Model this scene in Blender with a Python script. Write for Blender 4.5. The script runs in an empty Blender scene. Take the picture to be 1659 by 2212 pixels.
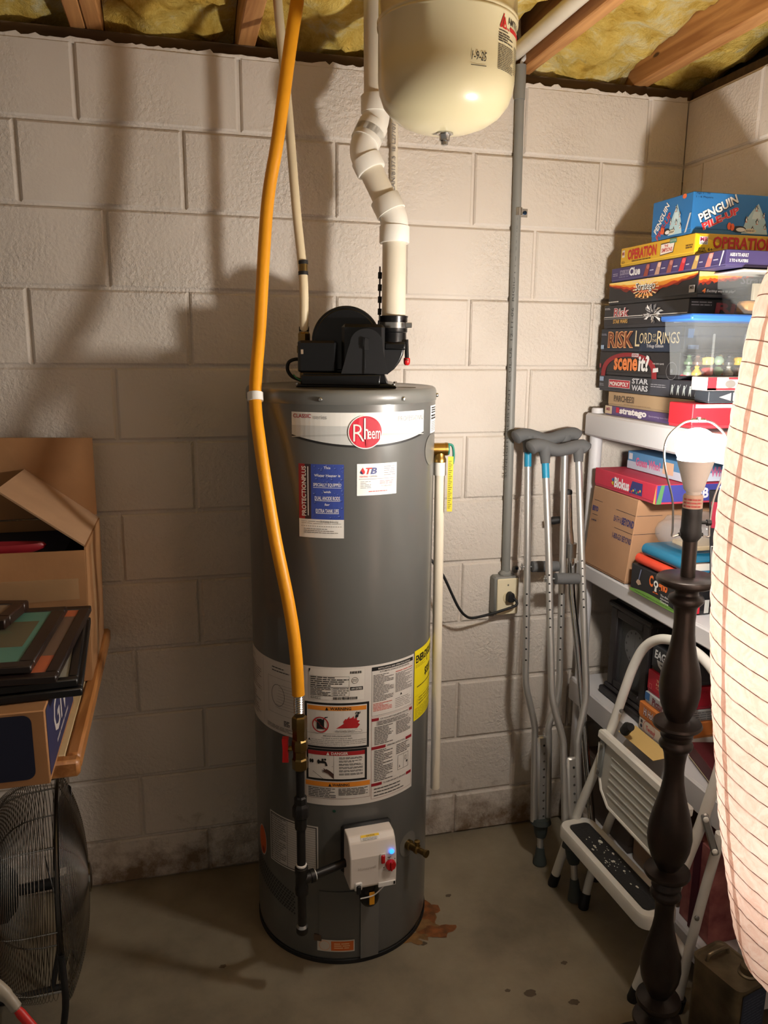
import bpy, bmesh, math, random
from mathutils import Vector, Matrix, noise
random.seed(7)
PI = math.pi
SC = bpy.context.scene
COL = SC.collection

# ------------------------------------------------------------------ camera, world, exposure
CAM = Vector((0.37118, -2.27757, 1.62882))
YAW, PITCH, ROLL = 0.254587, -0.206168, 0.010060
_f = Vector((math.sin(YAW) * math.cos(PITCH), math.cos(YAW) * math.cos(PITCH), math.sin(PITCH)))
_r = Vector((math.cos(YAW), -math.sin(YAW), 0.0))
_u = _r.cross(_f)
_r2 = _r * math.cos(ROLL) + _u * math.sin(ROLL)
_u2 = -_r * math.sin(ROLL) + _u * math.cos(ROLL)
camd = bpy.data.cameras.new('camera')
camd.sensor_fit = 'HORIZONTAL'
camd.sensor_width = 36.0
camd.lens = 36.0 * 1694.91 / 1659.0
camd.clip_start = 0.02
cam = bpy.data.objects.new('camera', camd)
COL.objects.link(cam)
cam.matrix_world = Matrix(((_r2.x, _u2.x, -_f.x, CAM.x), (_r2.y, _u2.y, -_f.y, CAM.y), (_r2.z, _u2.z, -_f.z, CAM.z), (0, 0, 0, 1)))
SC.camera = cam
SC.view_settings.view_transform = 'Standard'
SC.view_settings.look = 'None'
SC.view_settings.exposure = 0.15
SC.view_settings.gamma = 1.0
SC.view_settings.use_curve_mapping = False
SC.cycles.max_bounces = 6
SC.cycles.diffuse_bounces = 4
SC.cycles.use_denoising = True
SC.cycles.sample_clamp_indirect = 4.0
SC.cycles.caustics_reflective = False
SC.cycles.caustics_refractive = False
wd = bpy.data.worlds.new('dim_basement')
SC.world = wd
wd.use_nodes = True
wd.node_tree.nodes['Background'].inputs[0].default_value = (1.0, 0.88, 0.74, 1)
wd.node_tree.nodes['Background'].inputs[1].default_value = 0.19
BULB = 740.0        # radiance of the bare bulb
LANTERN_W = 5.0     # small lamp inside the paper lantern

# ------------------------------------------------------------------ materials
def lin(c):
    def g(v):
        v /= 255.0
        return v / 12.92 if v <= 0.04045 else ((v + 0.055) / 1.055) ** 2.4
    return (g(c[0]), g(c[1]), g(c[2]), 1.0)
_M = {}
def mat(name, rgb, rough=0.6, metal=0.0, coat=0.0, emit=0.0, spec=0.5, trans=0.0, alpha=1.0, bump=0.0, bscale=60.0, var=0.0, vscale=8.0, var_rgb=None, ior=1.45):
    key = name
    if key in _M:
        return _M[key]
    m = bpy.data.materials.new(name)
    m.use_nodes = True
    nt = m.node_tree
    b = nt.nodes['Principled BSDF']
    b.inputs['Base Color'].default_value = lin(rgb)
    b.inputs['Roughness'].default_value = rough
    b.inputs['Metallic'].default_value = metal
    b.inputs['IOR'].default_value = ior
    b.inputs['Coat Weight'].default_value = coat
    b.inputs['Specular IOR Level'].default_value = spec
    b.inputs['Transmission Weight'].default_value = trans
    b.inputs['Alpha'].default_value = alpha
    if emit:
        b.inputs['Emission Color'].default_value = lin(rgb)
        b.inputs['Emission Strength'].default_value = emit
    geo = None
    if bump or var:
        geo = nt.nodes.new('ShaderNodeNewGeometry')
    if var:
        n = nt.nodes.new('ShaderNodeTexNoise')
        n.inputs['Scale'].default_value = vscale
        n.inputs['Detail'].default_value = 4
        nt.links.new(geo.outputs['Position'], n.inputs['Vector'])
        cr = nt.nodes.new('ShaderNodeValToRGB')
        cr.color_ramp.elements[0].position = 0.35
        cr.color_ramp.elements[1].position = 0.7
        c2 = var_rgb or tuple(v * (1 - var) for v in rgb)
        cr.color_ramp.elements[0].color = lin(c2)
        cr.color_ramp.elements[1].color = lin(rgb)
        nt.links.new(n.outputs['Fac'], cr.inputs['Fac'])
        nt.links.new(cr.outputs['Color'], b.inputs['Base Color'])
    if bump:
        n2 = nt.nodes.new('ShaderNodeTexNoise')
        n2.inputs['Scale'].default_value = bscale
        n2.inputs['Detail'].default_value = 5
        nt.links.new(geo.outputs['Position'], n2.inputs['Vector'])
        bp = nt.nodes.new('ShaderNodeBump')
        bp.inputs['Strength'].default_value = bump
        bp.inputs['Distance'].default_value = 0.004
        nt.links.new(n2.outputs['Fac'], bp.inputs['Height'])
        nt.links.new(bp.outputs['Normal'], b.inputs['Normal'])
    _M[key] = m
    return m
def ink(rgb, rough=0.55):
    return mat('ink_%02x%02x%02x' % tuple(int(v) for v in rgb), rgb, rough)
def nd(nt, t, **kw):
    n = nt.nodes.new(t)
    for k, v in kw.items():
        if k in n.inputs.keys():
            n.inputs[k].default_value = v
        else:
            setattr(n, k, v)
    return n
def ramp(nt, fac, stops):
    cr = nt.nodes.new('ShaderNodeValToRGB')
    e = cr.color_ramp.elements
    while len(e) < len(stops):
        e.new(0.5)
    for el, (p, c) in zip(e, stops):
        el.position = p
        el.color = c
    nt.links.new(fac, cr.inputs['Fac'])
    return cr.outputs['Color']
def mixc(nt, fac, a, b, mode='MIX'):
    m = nt.nodes.new('ShaderNodeMix')
    m.data_type = 'RGBA'
    m.blend_type = mode
    for s, v in ((m.inputs['Factor'], fac), (m.inputs['A'], a), (m.inputs['B'], b)):
        if isinstance(v, (int, float)):
            s.default_value = v
        elif isinstance(v, tuple):
            s.default_value = v
        else:
            nt.links.new(v, s)
    return m.outputs['Result']
W1 = (1, 1, 1, 1); K0 = (0, 0, 0, 1)

def wall_material():
    m = bpy.data.materials.new('painted_block')
    m.use_nodes = True
    nt = m.node_tree
    b = nt.nodes['Principled BSDF']
    geo = nd(nt, 'ShaderNodeNewGeometry')
    pos = geo.outputs['Position']
    n1 = nd(nt, 'ShaderNodeTexNoise', Scale=2.2, Detail=4.0)
    nt.links.new(pos, n1.inputs['Vector'])
    base = ramp(nt, n1.outputs['Fac'], [(0.3, lin((205, 195, 184))), (0.7, lin((216, 207, 197)))])
    # damp dirt near the floor
    sep = nd(nt, 'ShaderNodeSeparateXYZ')
    nt.links.new(pos, sep.inputs[0])
    n2 = nd(nt, 'ShaderNodeTexNoise', Scale=9.0, Detail=8.0, Roughness=0.7)
    nt.links.new(pos, n2.inputs['Vector'])
    mz = nd(nt, 'ShaderNodeMapRange')
    mz.inputs['From Min'].default_value = 0.0
    mz.inputs['From Max'].default_value = 0.42
    mz.inputs['To Min'].default_value = 0.30
    mz.inputs['To Max'].default_value = -0.25
    nt.links.new(sep.outputs['Z'], mz.inputs['Value'])
    ad = nd(nt, 'ShaderNodeMath', operation='ADD')
    nt.links.new(n2.outputs['Fac'], ad.inputs[0])
    nt.links.new(mz.outputs[0], ad.inputs[1])
    dirt = ramp(nt, ad.outputs[0], [(0.60, K0), (0.86, W1)])
    c = mixc(nt, dirt, base, lin((120, 98, 76)))
    # specks of flaked paint
    n3 = nd(nt, 'ShaderNodeTexNoise', Scale=26.0, Detail=6.0, Roughness=0.75)
    nt.links.new(pos, n3.inputs['Vector'])
    sp = ramp(nt, n3.outputs['Fac'], [(0.72, K0), (0.75, W1)])
    c = mixc(nt, sp, c, lin((140, 124, 110)))
    nt.links.new(c, b.inputs['Base Color'])
    b.inputs['Roughness'].default_value = 0.55
    # pitted face: coarse lumps and fine grain
    n4 = nd(nt, 'ShaderNodeTexNoise', Scale=95.0, Detail=4.0, Roughness=0.6)
    nt.links.new(pos, n4.inputs['Vector'])
    n5 = nd(nt, 'ShaderNodeTexNoise', Scale=3.2, Detail=3.0)
    nt.links.new(pos, n5.inputs['Vector'])
    amt = ramp(nt, n5.outputs['Fac'], [(0.36, (0.10, 0.10, 0.10, 1)), (0.70, W1)])
    mu = nd(nt, 'ShaderNodeMath', operation='MULTIPLY')
    nt.links.new(n4.outputs['Fac'], mu.inputs[0])
    nt.links.new(amt, mu.inputs[1])
    bp = nd(nt, 'ShaderNodeBump', Strength=0.95, Distance=0.009)
    nt.links.new(mu.outputs[0], bp.inputs['Height'])
    nt.links.new(bp.outputs['Normal'], b.inputs['Normal'])
    return m
def floor_material():
    m = bpy.data.materials.new('concrete_floor')
    m.use_nodes = True
    nt = m.node_tree
    b = nt.nodes['Principled BSDF']
    geo = nd(nt, 'ShaderNodeNewGeometry')
    pos = geo.outputs['Position']
    n1 = nd(nt, 'ShaderNodeTexNoise', Scale=2.6, Detail=8.0, Roughness=0.62)
    nt.links.new(pos, n1.inputs['Vector'])
    base = ramp(nt, n1.outputs['Fac'], [(0.30, lin((100, 92, 76))), (0.52, lin((134, 124, 105))), (0.75, lin((156, 145, 124)))])
    n2 = nd(nt, 'ShaderNodeTexNoise', Scale=38.0, Detail=6.0, Roughness=0.7)
    nt.links.new(pos, n2.inputs['Vector'])
    sp = ramp(nt, n2.outputs['Fac'], [(0.66, K0), (0.78, W1)])
    c = mixc(nt, sp, base, lin((96, 84, 68)))
    nt.links.new(c, b.inputs['Base Color'])
    b.inputs['Roughness'].default_value = 0.62
    bp = nd(nt, 'ShaderNodeBump', Strength=0.25, Distance=0.004)
    nt.links.new(n2.outputs['Fac'], bp.inputs['Height'])
    nt.links.new(bp.outputs['Normal'], b.inputs['Normal'])
    return m
def insulation_material():
    m = bpy.data.materials.new('yellow_fibreglass')
    m.use_nodes = True
    nt = m.node_tree
    b = nt.nodes['Principled BSDF']
    geo = nd(nt, 'ShaderNodeNewGeometry')
    pos = geo.outputs['Position']
    n0 = nd(nt, 'ShaderNodeTexNoise', Scale=6.0, Detail=2.0)
    nt.links.new(pos, n0.inputs['Vector'])
    warp = nd(nt, 'ShaderNodeMix', data_type='VECTOR')
    warp.inputs['Factor'].default_value = 0.12
    nt.links.new(pos, warp.inputs['A'])
    nt.links.new(n0.outputs['Color'], warp.inputs['B'])
    n1 = nd(nt, 'ShaderNodeTexNoise', Scale=11.0, Detail=8.0, Roughness=0.7)
    nt.links.new(warp.outputs['Result'], n1.inputs['Vector'])
    base = ramp(nt, n1.outputs['Fac'], [(0.28, lin((160, 116, 44))), (0.40, lin((228, 186, 84))), (0.52, lin((246, 214, 116))), (0.68, lin((250, 238, 190)))])
    nt.links.new(base, b.inputs['Base Color'])
    b.inputs['Roughness'].default_value = 0.95
    b.inputs['Specular IOR Level'].default_value = 0.1
    n2 = nd(nt, 'ShaderNodeTexNoise', Scale=70.0, Detail=6.0, Roughness=0.7)
    nt.links.new(warp.outputs['Result'], n2.inputs['Vector'])
    ad = nd(nt, 'ShaderNodeMath', operation='ADD')
    nt.links.new(n1.outputs['Fac'], ad.inputs[0])
    nt.links.new(n2.outputs['Fac'], ad.inputs[1])
    bp = nd(nt, 'ShaderNodeBump', Strength=0.9, Distance=0.02)
    nt.links.new(ad.outputs[0], bp.inputs['Height'])
    nt.links.new(bp.outputs['Normal'], b.inputs['Normal'])
    return m
def wood_material(name, c1, c2, axis='Y', rough=0.6, scale=14.0):
    m = bpy.data.materials.new(name)
    m.use_nodes = True
    nt = m.node_tree
    b = nt.nodes['Principled BSDF']
    geo = nd(nt, 'ShaderNodeNewGeometry')
    mp = nd(nt, 'ShaderNodeMapping')
    s = [scale, scale, scale]
    s['XYZ'.index(axis)] = scale * 0.08
    mp.inputs['Scale'].default_value = s
    nt.links.new(geo.outputs['Position'], mp.inputs['Vector'])
    n = nd(nt, 'ShaderNodeTexNoise', Scale=2.2, Detail=6.0, Distortion=1.2)
    nt.links.new(mp.outputs[0], n.inputs['Vector'])
    col = ramp(nt, n.outputs['Fac'], [(0.32, lin(c1)), (0.66, lin(c2))])
    n2 = nd(nt, 'ShaderNodeTexNoise', Scale=3.1, Detail=2.0)
    mp2 = nd(nt, 'ShaderNodeMapping')
    s2 = [7.0, 7.0, 7.0]
    s2['XYZ'.index(axis)] = 2.4
    mp2.inputs['Scale'].default_value = s2
    nt.links.new(geo.outputs['Position'], mp2.inputs['Vector'])
    nt.links.new(mp2.outputs[0], n2.inputs['Vector'])
    kn = ramp(nt, n2.outputs['Fac'], [(0.735, K0), (0.77, W1)])
    col = mixc(nt, kn, col, lin(tuple(v * 0.5 for v in c1)))
    nt.links.new(col, b.inputs['Base Color'])
    b.inputs['Roughness'].default_value = rough
    bp = nd(nt, 'ShaderNodeBump', Strength=0.3, Distance=0.003)
    nt.links.new(n.outputs['Fac'], bp.inputs['Height'])
    nt.links.new(bp.outputs['Normal'], b.inputs['Normal'])
    return m
def paper_material(name='crinkled_paper', c1=(242, 222, 210), c2=(252, 242, 234)):
    m = bpy.data.materials.new(name)
    m.use_nodes = True
    nt = m.node_tree
    nt.nodes.remove(nt.nodes['Principled BSDF'])
    out = nt.nodes['Material Output']
    geo = nd(nt, 'ShaderNodeNewGeometry')
    n = nd(nt, 'ShaderNodeTexNoise', Scale=32.0, Detail=5.0, Roughness=0.7, Distortion=1.5)
    nt.links.new(geo.outputs['Position'], n.inputs['Vector'])
    col = ramp(nt, n.outputs['Fac'], [(0.36, lin(c1)), (0.60, lin(c2))])
    bp = nd(nt, 'ShaderNodeBump', Strength=0.5, Distance=0.006)
    nt.links.new(n.outputs['Fac'], bp.inputs['Height'])
    d = nd(nt, 'ShaderNodeBsdfDiffuse')
    t = nd(nt, 'ShaderNodeBsdfTranslucent')
    nt.links.new(col, d.inputs['Color'])
    nt.links.new(col, t.inputs['Color'])
    nt.links.new(bp.outputs['Normal'], d.inputs['Normal'])
    mx = nd(nt, 'ShaderNodeMixShader')
    mx.inputs[0].default_value = 0.5
    nt.links.new(d.outputs[0], mx.inputs[1])
    nt.links.new(t.outputs[0], mx.inputs[2])
    nt.links.new(mx.outputs[0], out.inputs['Surface'])
    return m
def clear_material(name, rgb, tr=0.6, rough=0.15):
    m = bpy.data.materials.new(name)
    m.use_nodes = True
    nt = m.node_tree
    b = nt.nodes['Principled BSDF']
    out = nt.nodes['Material Output']
    b.inputs['Base Color'].default_value = lin(rgb)
    b.inputs['Roughness'].default_value = rough
    t = nd(nt, 'ShaderNodeBsdfTransparent')
    t.inputs[0].default_value = (0.96, 0.97, 0.97, 1)
    mx = nd(nt, 'ShaderNodeMixShader')
    mx.inputs[0].default_value = tr
    nt.links.new(b.outputs[0], mx.inputs[1])
    nt.links.new(t.outputs[0], mx.inputs[2])
    nt.links.new(mx.outputs[0], out.inputs['Surface'])
    return m

WALL = wall_material()
FLOOR = floor_material()
INSUL = insulation_material()
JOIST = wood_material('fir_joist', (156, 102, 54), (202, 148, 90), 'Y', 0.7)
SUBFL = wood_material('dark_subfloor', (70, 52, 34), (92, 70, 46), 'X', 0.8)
OAKEDGE = wood_material('honey_wood', (150, 96, 48), (190, 132, 76), 'Y', 0.4, 20.0)
CARD = mat('cardboard', (176, 128, 84), 0.85, var=0.14, vscale=5.0, bump=0.15, bscale=40)
CARD2 = mat('pale_cardboard', (190, 152, 118), 0.85, var=0.1, vscale=6.0, bump=0.12, bscale=40)
GREY = mat('grey_tank_enamel', (92, 92, 89), 0.30, coat=0.25, var=0.04, vscale=3)
GREYTOP = mat('grey_tank_cap', (104, 104, 100), 0.32, coat=0.2)
BLK = mat('black_plastic', (15, 15, 16), 0.26, bump=0.06, bscale=120)
BLKM = mat('matt_black', (18, 18, 19), 0.6)
IRON = mat('black_iron', (40, 38, 37), 0.42, 0.5, bump=0.12, bscale=80)
BRASS = mat('brass', (176, 140, 74), 0.30, 1.0)
BRASSD = mat('aged_brass', (130, 108, 66), 0.34, 1.0, bump=0.1, bscale=90)
STEEL = mat('steel', (196, 196, 194), 0.25, 1.0)
ZINC = mat('zinc', (170, 170, 168), 0.38, 1.0)
ALU = mat('brushed_aluminium', (196, 195, 192), 0.42, 0.75)
CHROME = mat('chrome', (214, 214, 214), 0.08, 1.0)
PVC = mat('pvc_white', (226, 216, 196), 0.35, var=0.06, vscale=7)
PVCF = mat('pvc_fitting', (232, 228, 218), 0.30)
CPVC = mat('cream_pipe', (222, 206, 172), 0.40, var=0.08, vscale=9)
YEL = mat('yellow_jacket', (238, 160, 24), 0.42, var=0.06, vscale=14)
GPVC = mat('grey_conduit', (128, 128, 124), 0.45)
RUBG = mat('grey_rubber', (92, 93, 94), 0.75)
RUBD = mat('dark_rubber', (58, 64, 62), 0.75)
IVORY = mat('ivory_plastic', (226, 214, 182), 0.4)
WHITEP = mat('white_plastic', (228, 226, 222), 0.4)
WHITEM = mat('white_enamel', (226, 224, 217), 0.38, var=0.05, vscale=10)
BEIGE = mat('beige_enamel', (200, 189, 153), 0.26, coat=0.3)
RED = mat('red_plastic', (186, 24, 28), 0.35)
SHELFM = mat('shelf_plastic', (206, 205, 208), 0.5, bump=0.05, bscale=160)
BRONZE = mat('bronze_paint', (52, 44, 40), 0.36, 0.55, var=0.2, vscale=22)
PAPER = paper_material()
CLEAR = clear_material('clear_bin', (190, 194, 194), 0.86, 0.25)
GLASS = clear_material('frame_glass', (200, 205, 205), 0.95, 0.05)
FILM = clear_material('plastic_film', (200, 204, 210), 0.80, 0.12)

# ------------------------------------------------------------------ mesh building
class MB:
    def __init__(s):
        s.v = []; s.f = []; s.m = []; s.mats = []
    def mi(s, m):
        if m not in s.mats:
            s.mats.append(m)
        return s.mats.index(m)
    def add(s, vs, fs, m):
        o = len(s.v)
        i = s.mi(m)
        s.v += [Vector(v) for v in vs]
        for f in fs:
            s.f.append([a + o for a in f]); s.m.append(i)
    def hexa(s, p, m):      # 8 corners: bottom ring 0-3, top ring 4-7
        s.add(p, [(3, 2, 1, 0), (4, 5, 6, 7), (0, 1, 5, 4), (1, 2, 6, 5), (2, 3, 7, 6), (3, 0, 4, 7)], m)
    def box(s, a, b, m, c=0.0, ax=None):
        """box from corner a to corner b, edges chamfered by c; ax = (origin, ex, ey, ez) local frame"""
        x0, y0, z0 = min(a[0], b[0]), min(a[1], b[1]), min(a[2], b[2])
        x1, y1, z1 = max(a[0], b[0]), max(a[1], b[1]), max(a[2], b[2])
        T = (lambda p: Vector(p)) if ax is None else (lambda p: ax[0] + ax[1] * p[0] + ax[2] * p[1] + ax[3] * p[2])
        if c <= 0:
            s.hexa([T(p) for p in ((x0, y0, z0), (x1, y0, z0), (x1, y1, z0), (x0, y1, z0), (x0, y0, z1), (x1, y0, z1), (x1, y1, z1), (x0, y1, z1))], m)
            return
        c = min(c, (x1 - x0) * .49, (y1 - y0) * .49, (z1 - z0) * .49)
        def ring(z, k):
            return [T(p) for p in ((x0 + k, y0 + c, z), (x0 + c, y0 + k, z), (x1 - c, y0 + k, z), (x1 - k, y0 + c, z), (x1 - k, y1 - c, z), (x1 - c, y1 - k, z), (x0 + c, y1 - k, z), (x0 + k, y1 - c, z))]
        vs = ring(z0, c) + ring(z0 + c, 0) + ring(z1 - c, 0) + ring(z1, c)
        fs = [tuple(reversed(range(8))), tuple(range(24, 32))]
        for k in range(3):
            for i in range(8):
                j = (i + 1) % 8
                fs.append((k * 8 + i, k * 8 + j, k * 8 + 8 + j, k * 8 + 8 + i))
        s.add(vs, fs, m)
    def tube(s, pts, r, m, n=12, cap=True, closed=False):
        pts = [Vector(p) for p in pts]
        rs = r if isinstance(r, (list, tuple)) else [r] * len(pts)
        N = len(pts)
        vs = []
        prev = None
        for i, p in enumerate(pts):
            if closed:
                t = pts[(i + 1) % N] - pts[i - 1]
            else:
                t = pts[min(i + 1, N - 1)] - pts[max(i - 1, 0)]
            t.normalize()
            if prev is None:
                a = Vector((0, 0, 1)) if abs(t.z) < 0.9 else Vector((1, 0, 0))
                e = t.cross(a).normalized()
            else:
                e = (prev - t * prev.dot(t)).normalized()
            prev = e
            g = t.cross(e)
            for k in range(n):
                a = 2 * PI * k / n
                vs.append(p + (e * math.cos(a) + g * math.sin(a)) * rs[i])
        fs = []
        for i in range(N if closed else N - 1):
            for k in range(n):
                l = (k + 1) % n
                j = (i + 1) % N
                fs.append((i * n + k, i * n + l, j * n + l, j * n + k))
        if cap and not closed:
            fs.append(tuple(reversed(range(n))))
            fs.append(tuple((N - 1) * n + k for k in range(n)))
        s.add(vs, fs, m)
    def lathe(s, prof, o, m, n=32, ez=Vector((0, 0, 1)), caps=True):
        """prof: list of (radius, height) along ez from origin o"""
        o = Vector(o); ez = Vector(ez).normalized()
        a = Vector((1, 0, 0)) if abs(ez.x) < 0.9 else Vector((0, 1, 0))
        ex = (a - ez * a.dot(ez)).normalized(); ey = ez.cross(ex)
        vs = []
        for (r, h) in prof:
            for k in range(n):
                t = 2 * PI * k / n
                vs.append(o + ez * h + (ex * math.cos(t) + ey * math.sin(t)) * max(r, 1e-5))
        fs = []
        for i in range(len(prof) - 1):
            for k in range(n):
                l = (k + 1) % n
                fs.append((i * n + k, i * n + l, (i + 1) * n + l, (i + 1) * n + k))
        if caps:
            fs.append(tuple(reversed(range(n))))
            fs.append(tuple((len(prof) - 1) * n + k for k in range(n)))
        s.add(vs, fs, m)
    def prism(s, poly, fr, d0, d1, m):
        """2D polygon extruded; fr = (origin, ex, ey, en): from depth d0 to d1 along en"""
        o, ex, ey, en = fr
        n = len(poly)
        vs = [o + ex * p[0] + ey * p[1] + en * d0 for p in poly] + [o + ex * p[0] + ey * p[1] + en * d1 for p in poly]
        fs = [tuple(reversed(range(n))), tuple(range(n, 2 * n))]
        for i in range(n):
            j = (i + 1) % n
            fs.append((i, j, n + j, n + i))
        s.add(vs, fs, m)
    def sphere(s, c, r, m, n=16, k=10, sc=(1, 1, 1)):
        c = Vector(c)
        vs = []
        for i in range(k + 1):
            a = -PI / 2 + PI * i / k
            for j in range(n):
                b = 2 * PI * j / n
                vs.append(c + Vector((math.cos(a) * math.cos(b) * r * sc[0], math.cos(a) * math.sin(b) * r * sc[1], math.sin(a) * r * sc[2])))
        fs = []
        for i in range(k):
            for j in range(n):
                l = (j + 1) % n
                fs.append((i * n + j, i * n + l, (i + 1) * n + l, (i + 1) * n + j))
        s.add(vs, fs, m)
    def grid(s, fn, nu, nv, m):
        vs = [fn(i / nu, j / nv) for j in range(nv + 1) for i in range(nu + 1)]
        fs = [(j * (nu + 1) + i, j * (nu + 1) + i + 1, (j + 1) * (nu + 1) + i + 1, (j + 1) * (nu + 1) + i) for j in range(nv) for i in range(nu)]
        s.add(vs, fs, m)

ORG = {}
def obj(name, mb, parent=None, smooth=40.0, fix=True, loc=None, **props):
    me = bpy.data.meshes.new(name)
    base = ORG[parent.name] if parent is not None else Vector((0, 0, 0))
    o0 = Vector(loc) if loc is not None else base.copy()
    me.from_pydata([tuple(v - o0) for v in mb.v], [], mb.f)
    for m in mb.mats:
        me.materials.append(m)
    me.polygons.foreach_set('material_index', mb.m)
    me.validate()
    if fix:
        bm = bmesh.new(); bm.from_mesh(me)
        bmesh.ops.recalc_face_normals(bm, faces=bm.faces)
        bm.to_mesh(me); bm.free()
    if smooth:
        me.polygons.foreach_set('use_smooth', [True] * len(me.polygons))
        me.set_sharp_from_angle(angle=math.radians(smooth))
    me.update()
    o = bpy.data.objects.new(name, me)
    COL.objects.link(o)
    if parent is not None:
        o.parent = parent
        o.location = o0 - base
    else:
        o.location = o0
    ORG[o.name] = o0
    for k, v in props.items():
        o[k] = v
    return o
def tag(o, label, cat, group=None):
    o['label'] = label; o['category'] = cat
    if group:
        o['group'] = group
    return o
def thing(name, loc, label, cat, group=None):
    o = bpy.data.objects.new(name, None)
    o.empty_display_size = 0.05
    COL.objects.link(o)
    o.location = loc
    ORG[o.name] = Vector(loc)
    return tag(o, label, cat, group)
def struct(o):
    o['kind'] = 'structure'
    return o

_T = {}
def text2d(s, bold=0.0, shear=0.0):
    key = (s, bold, shear)
    if key in _T:
        return _T[key]
    cu = bpy.data.curves.new('t', 'FONT')
    cu.body = s; cu.size = 1.0; cu.offset = bold; cu.shear = shear; cu.resolution_u = 2
    cu.fill_mode = 'FRONT'
    o = bpy.data.objects.new('t', cu)
    me = o.to_mesh()
    vs = [(v.co.x, v.co.y) for v in me.vertices]
    fs = [tuple(p.vertices) for p in me.polygons]
    o.to_mesh_clear()
    bpy.data.objects.remove(o); bpy.data.curves.remove(cu)
    if not vs:
        vs = [(0, 0), (1, 0), (1, 1)]; fs = [(0, 1, 2)]
    x0 = min(v[0] for v in vs); x1 = max(v[0] for v in vs); y0 = min(v[1] for v in vs); y1 = max(v[1] for v in vs)
    w = max(x1 - x0, 1e-6); h = max(y1 - y0, 1e-6)
    vs = [((v[0] - x0) / w, (v[1] - y0) / h) for v in vs]
    _T[key] = (vs, fs, w / h)
    return _T[key]

class Decal:
    """flat printing laid on a surface: fn(x, y, lift) gives the point; W x H metres"""
    STEP = 0.00035
    def __init__(s, fn, curved=0.0, lift=0.0006):
        s.mb = MB(); s.fn = fn; s.k = 0; s.curved = curved; s.lift = lift
    def _l(s, layer):
        return s.lift + s.STEP * layer
    def poly(s, pts, rgb, layer=1, m=None):
        m = m or ink(rgb)
        l = s._l(layer)
        s.mb.add([s.fn(x, y, l) for x, y in pts], [tuple(range(len(pts)))], m)
    def rect(s, x0, y0, x1, y1, rgb, layer=1, m=None):
        m = m or ink(rgb)
        l = s._l(layer)
        n = 1
        if s.curved:
            n = max(1, int(math.ceil(abs(x1 - x0) / s.curved)))
        vs = []; fs = []
        for i in range(n + 1):
            x = x0 + (x1 - x0) * i / n
            vs += [s.fn(x, y0, l), s.fn(x, y1, l)]
        for i in range(n):
            fs.append((2 * i, 2 * i + 2, 2 * i + 3, 2 * i + 1))
        s.mb.add(vs, fs, m)
    def frame(s, x0, y0, x1, y1, t, rgb, layer=1):
        s.rect(x0, y0, x1, y0 + t, rgb, layer); s.rect(x0, y1 - t, x1, y1, rgb, layer)
        s.rect(x0, y0, x0 + t, y1, rgb, layer); s.rect(x1 - t, y0, x1, y1, rgb, layer)
    def disc(s, cx, cy, rx, ry, rgb, layer=1, n=28):
        s.poly([(cx + rx * math.cos(2 * PI * k / n), cy + ry * math.sin(2 * PI * k / n)) for k in range(n)], rgb, layer)
    def ringp(s, cx, cy, rx, ry, t, rgb, layer=1, n=28):
        m = ink(rgb); l = s._l(layer)
        vs = []
        for k in range(n):
            a = 2 * PI * k / n
            vs += [s.fn(cx + rx * math.cos(a), cy + ry * math.sin(a), l), s.fn(cx + (rx - t) * math.cos(a), cy + (ry - t) * math.sin(a), l)]
        s.mb.add(vs, [(2 * k, 2 * ((k + 1) % n), 2 * ((k + 1) % n) + 1, 2 * k + 1) for k in range(n)], m)
    def text(s, t, x0, y0, x1, y1, rgb, layer=2, bold=0.0, shear=0.0, rot=0.0, keep=False, align=0.5):
        """fit the words into the box; rot (degrees) turns them about the box centre"""
        vs, fs, ar = text2d(t, bold, shear)
        w, h = x1 - x0, y1 - y0
        if keep:
            w2 = min(w, ar * h); x0 = x0 + (w - w2) * align; w = w2
        cx, cy = x0 + w / 2, y0 + h / 2
        ca, sa = math.cos(math.radians(rot)), math.sin(math.radians(rot))
        l = s._l(layer)
        out = []
        for (a, b) in vs:
            px, py = (a - 0.5) * w, (b - 0.5) * h
            out.append(s.fn(cx + px * ca - py * sa, cy + px * sa + py * ca, l))
        s.mb.add(out, fs, ink(rgb))
    def lines(s, x0, y0, x1, y1, n, rgb, layer=2, fill=0.45, words=5, seed=1, short=0.35):
        """n rows of small print too fine to read"""
        rr = random.Random(seed)
        dy = (y1 - y0) / n
        for i in range(n):
            yb = y1 - (i + 1) * dy + dy * 0.25
            xe = x1 - (x1 - x0) * (rr.random() * short if rr.random() < 0.5 else 0)
            x = x0
            av = (x1 - x0) / words
            while x < xe - av * 0.15:
                w = av * (0.45 + rr.random() * 0.8)
                xb = min(x + w, xe)
                s.rect(x, yb, xb, yb + dy * fill, rgb, layer)
                x = xb + av * 0.12
    def obj(s, name, parent, **kw):
        return obj(name, s.mb, parent, smooth=0, fix=False, **kw)
def plane_fn(o, ex, ey, en):
    o = Vector(o); ex = Vector(ex); ey = Vector(ey); en = Vector(en)
    return lambda x, y, l: o + ex * x + ey * y + en * l
def smooth_path(pts, sub=6):
    """Catmull-Rom through the points"""
    P = [Vector(p) for p in pts]
    out = []
    for i in range(len(P) - 1):
        p0 = P[max(i - 1, 0)]; p1 = P[i]; p2 = P[i + 1]; p3 = P[min(i + 2, len(P) - 1)]
        for k in range(sub):
            t = k / sub
            out.append(0.5 * ((2 * p1) + (p2 - p0) * t + (2 * p0 - 5 * p1 + 4 * p2 - p3) * t * t + (-p0 + 3 * p1 - 3 * p2 + p3) * t ** 3))
    out.append(P[-1])
    return out
X3, Y3, Z3 = Vector((1, 0, 0)), Vector((0, 1, 0)), Vector((0, 0, 1))


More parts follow.
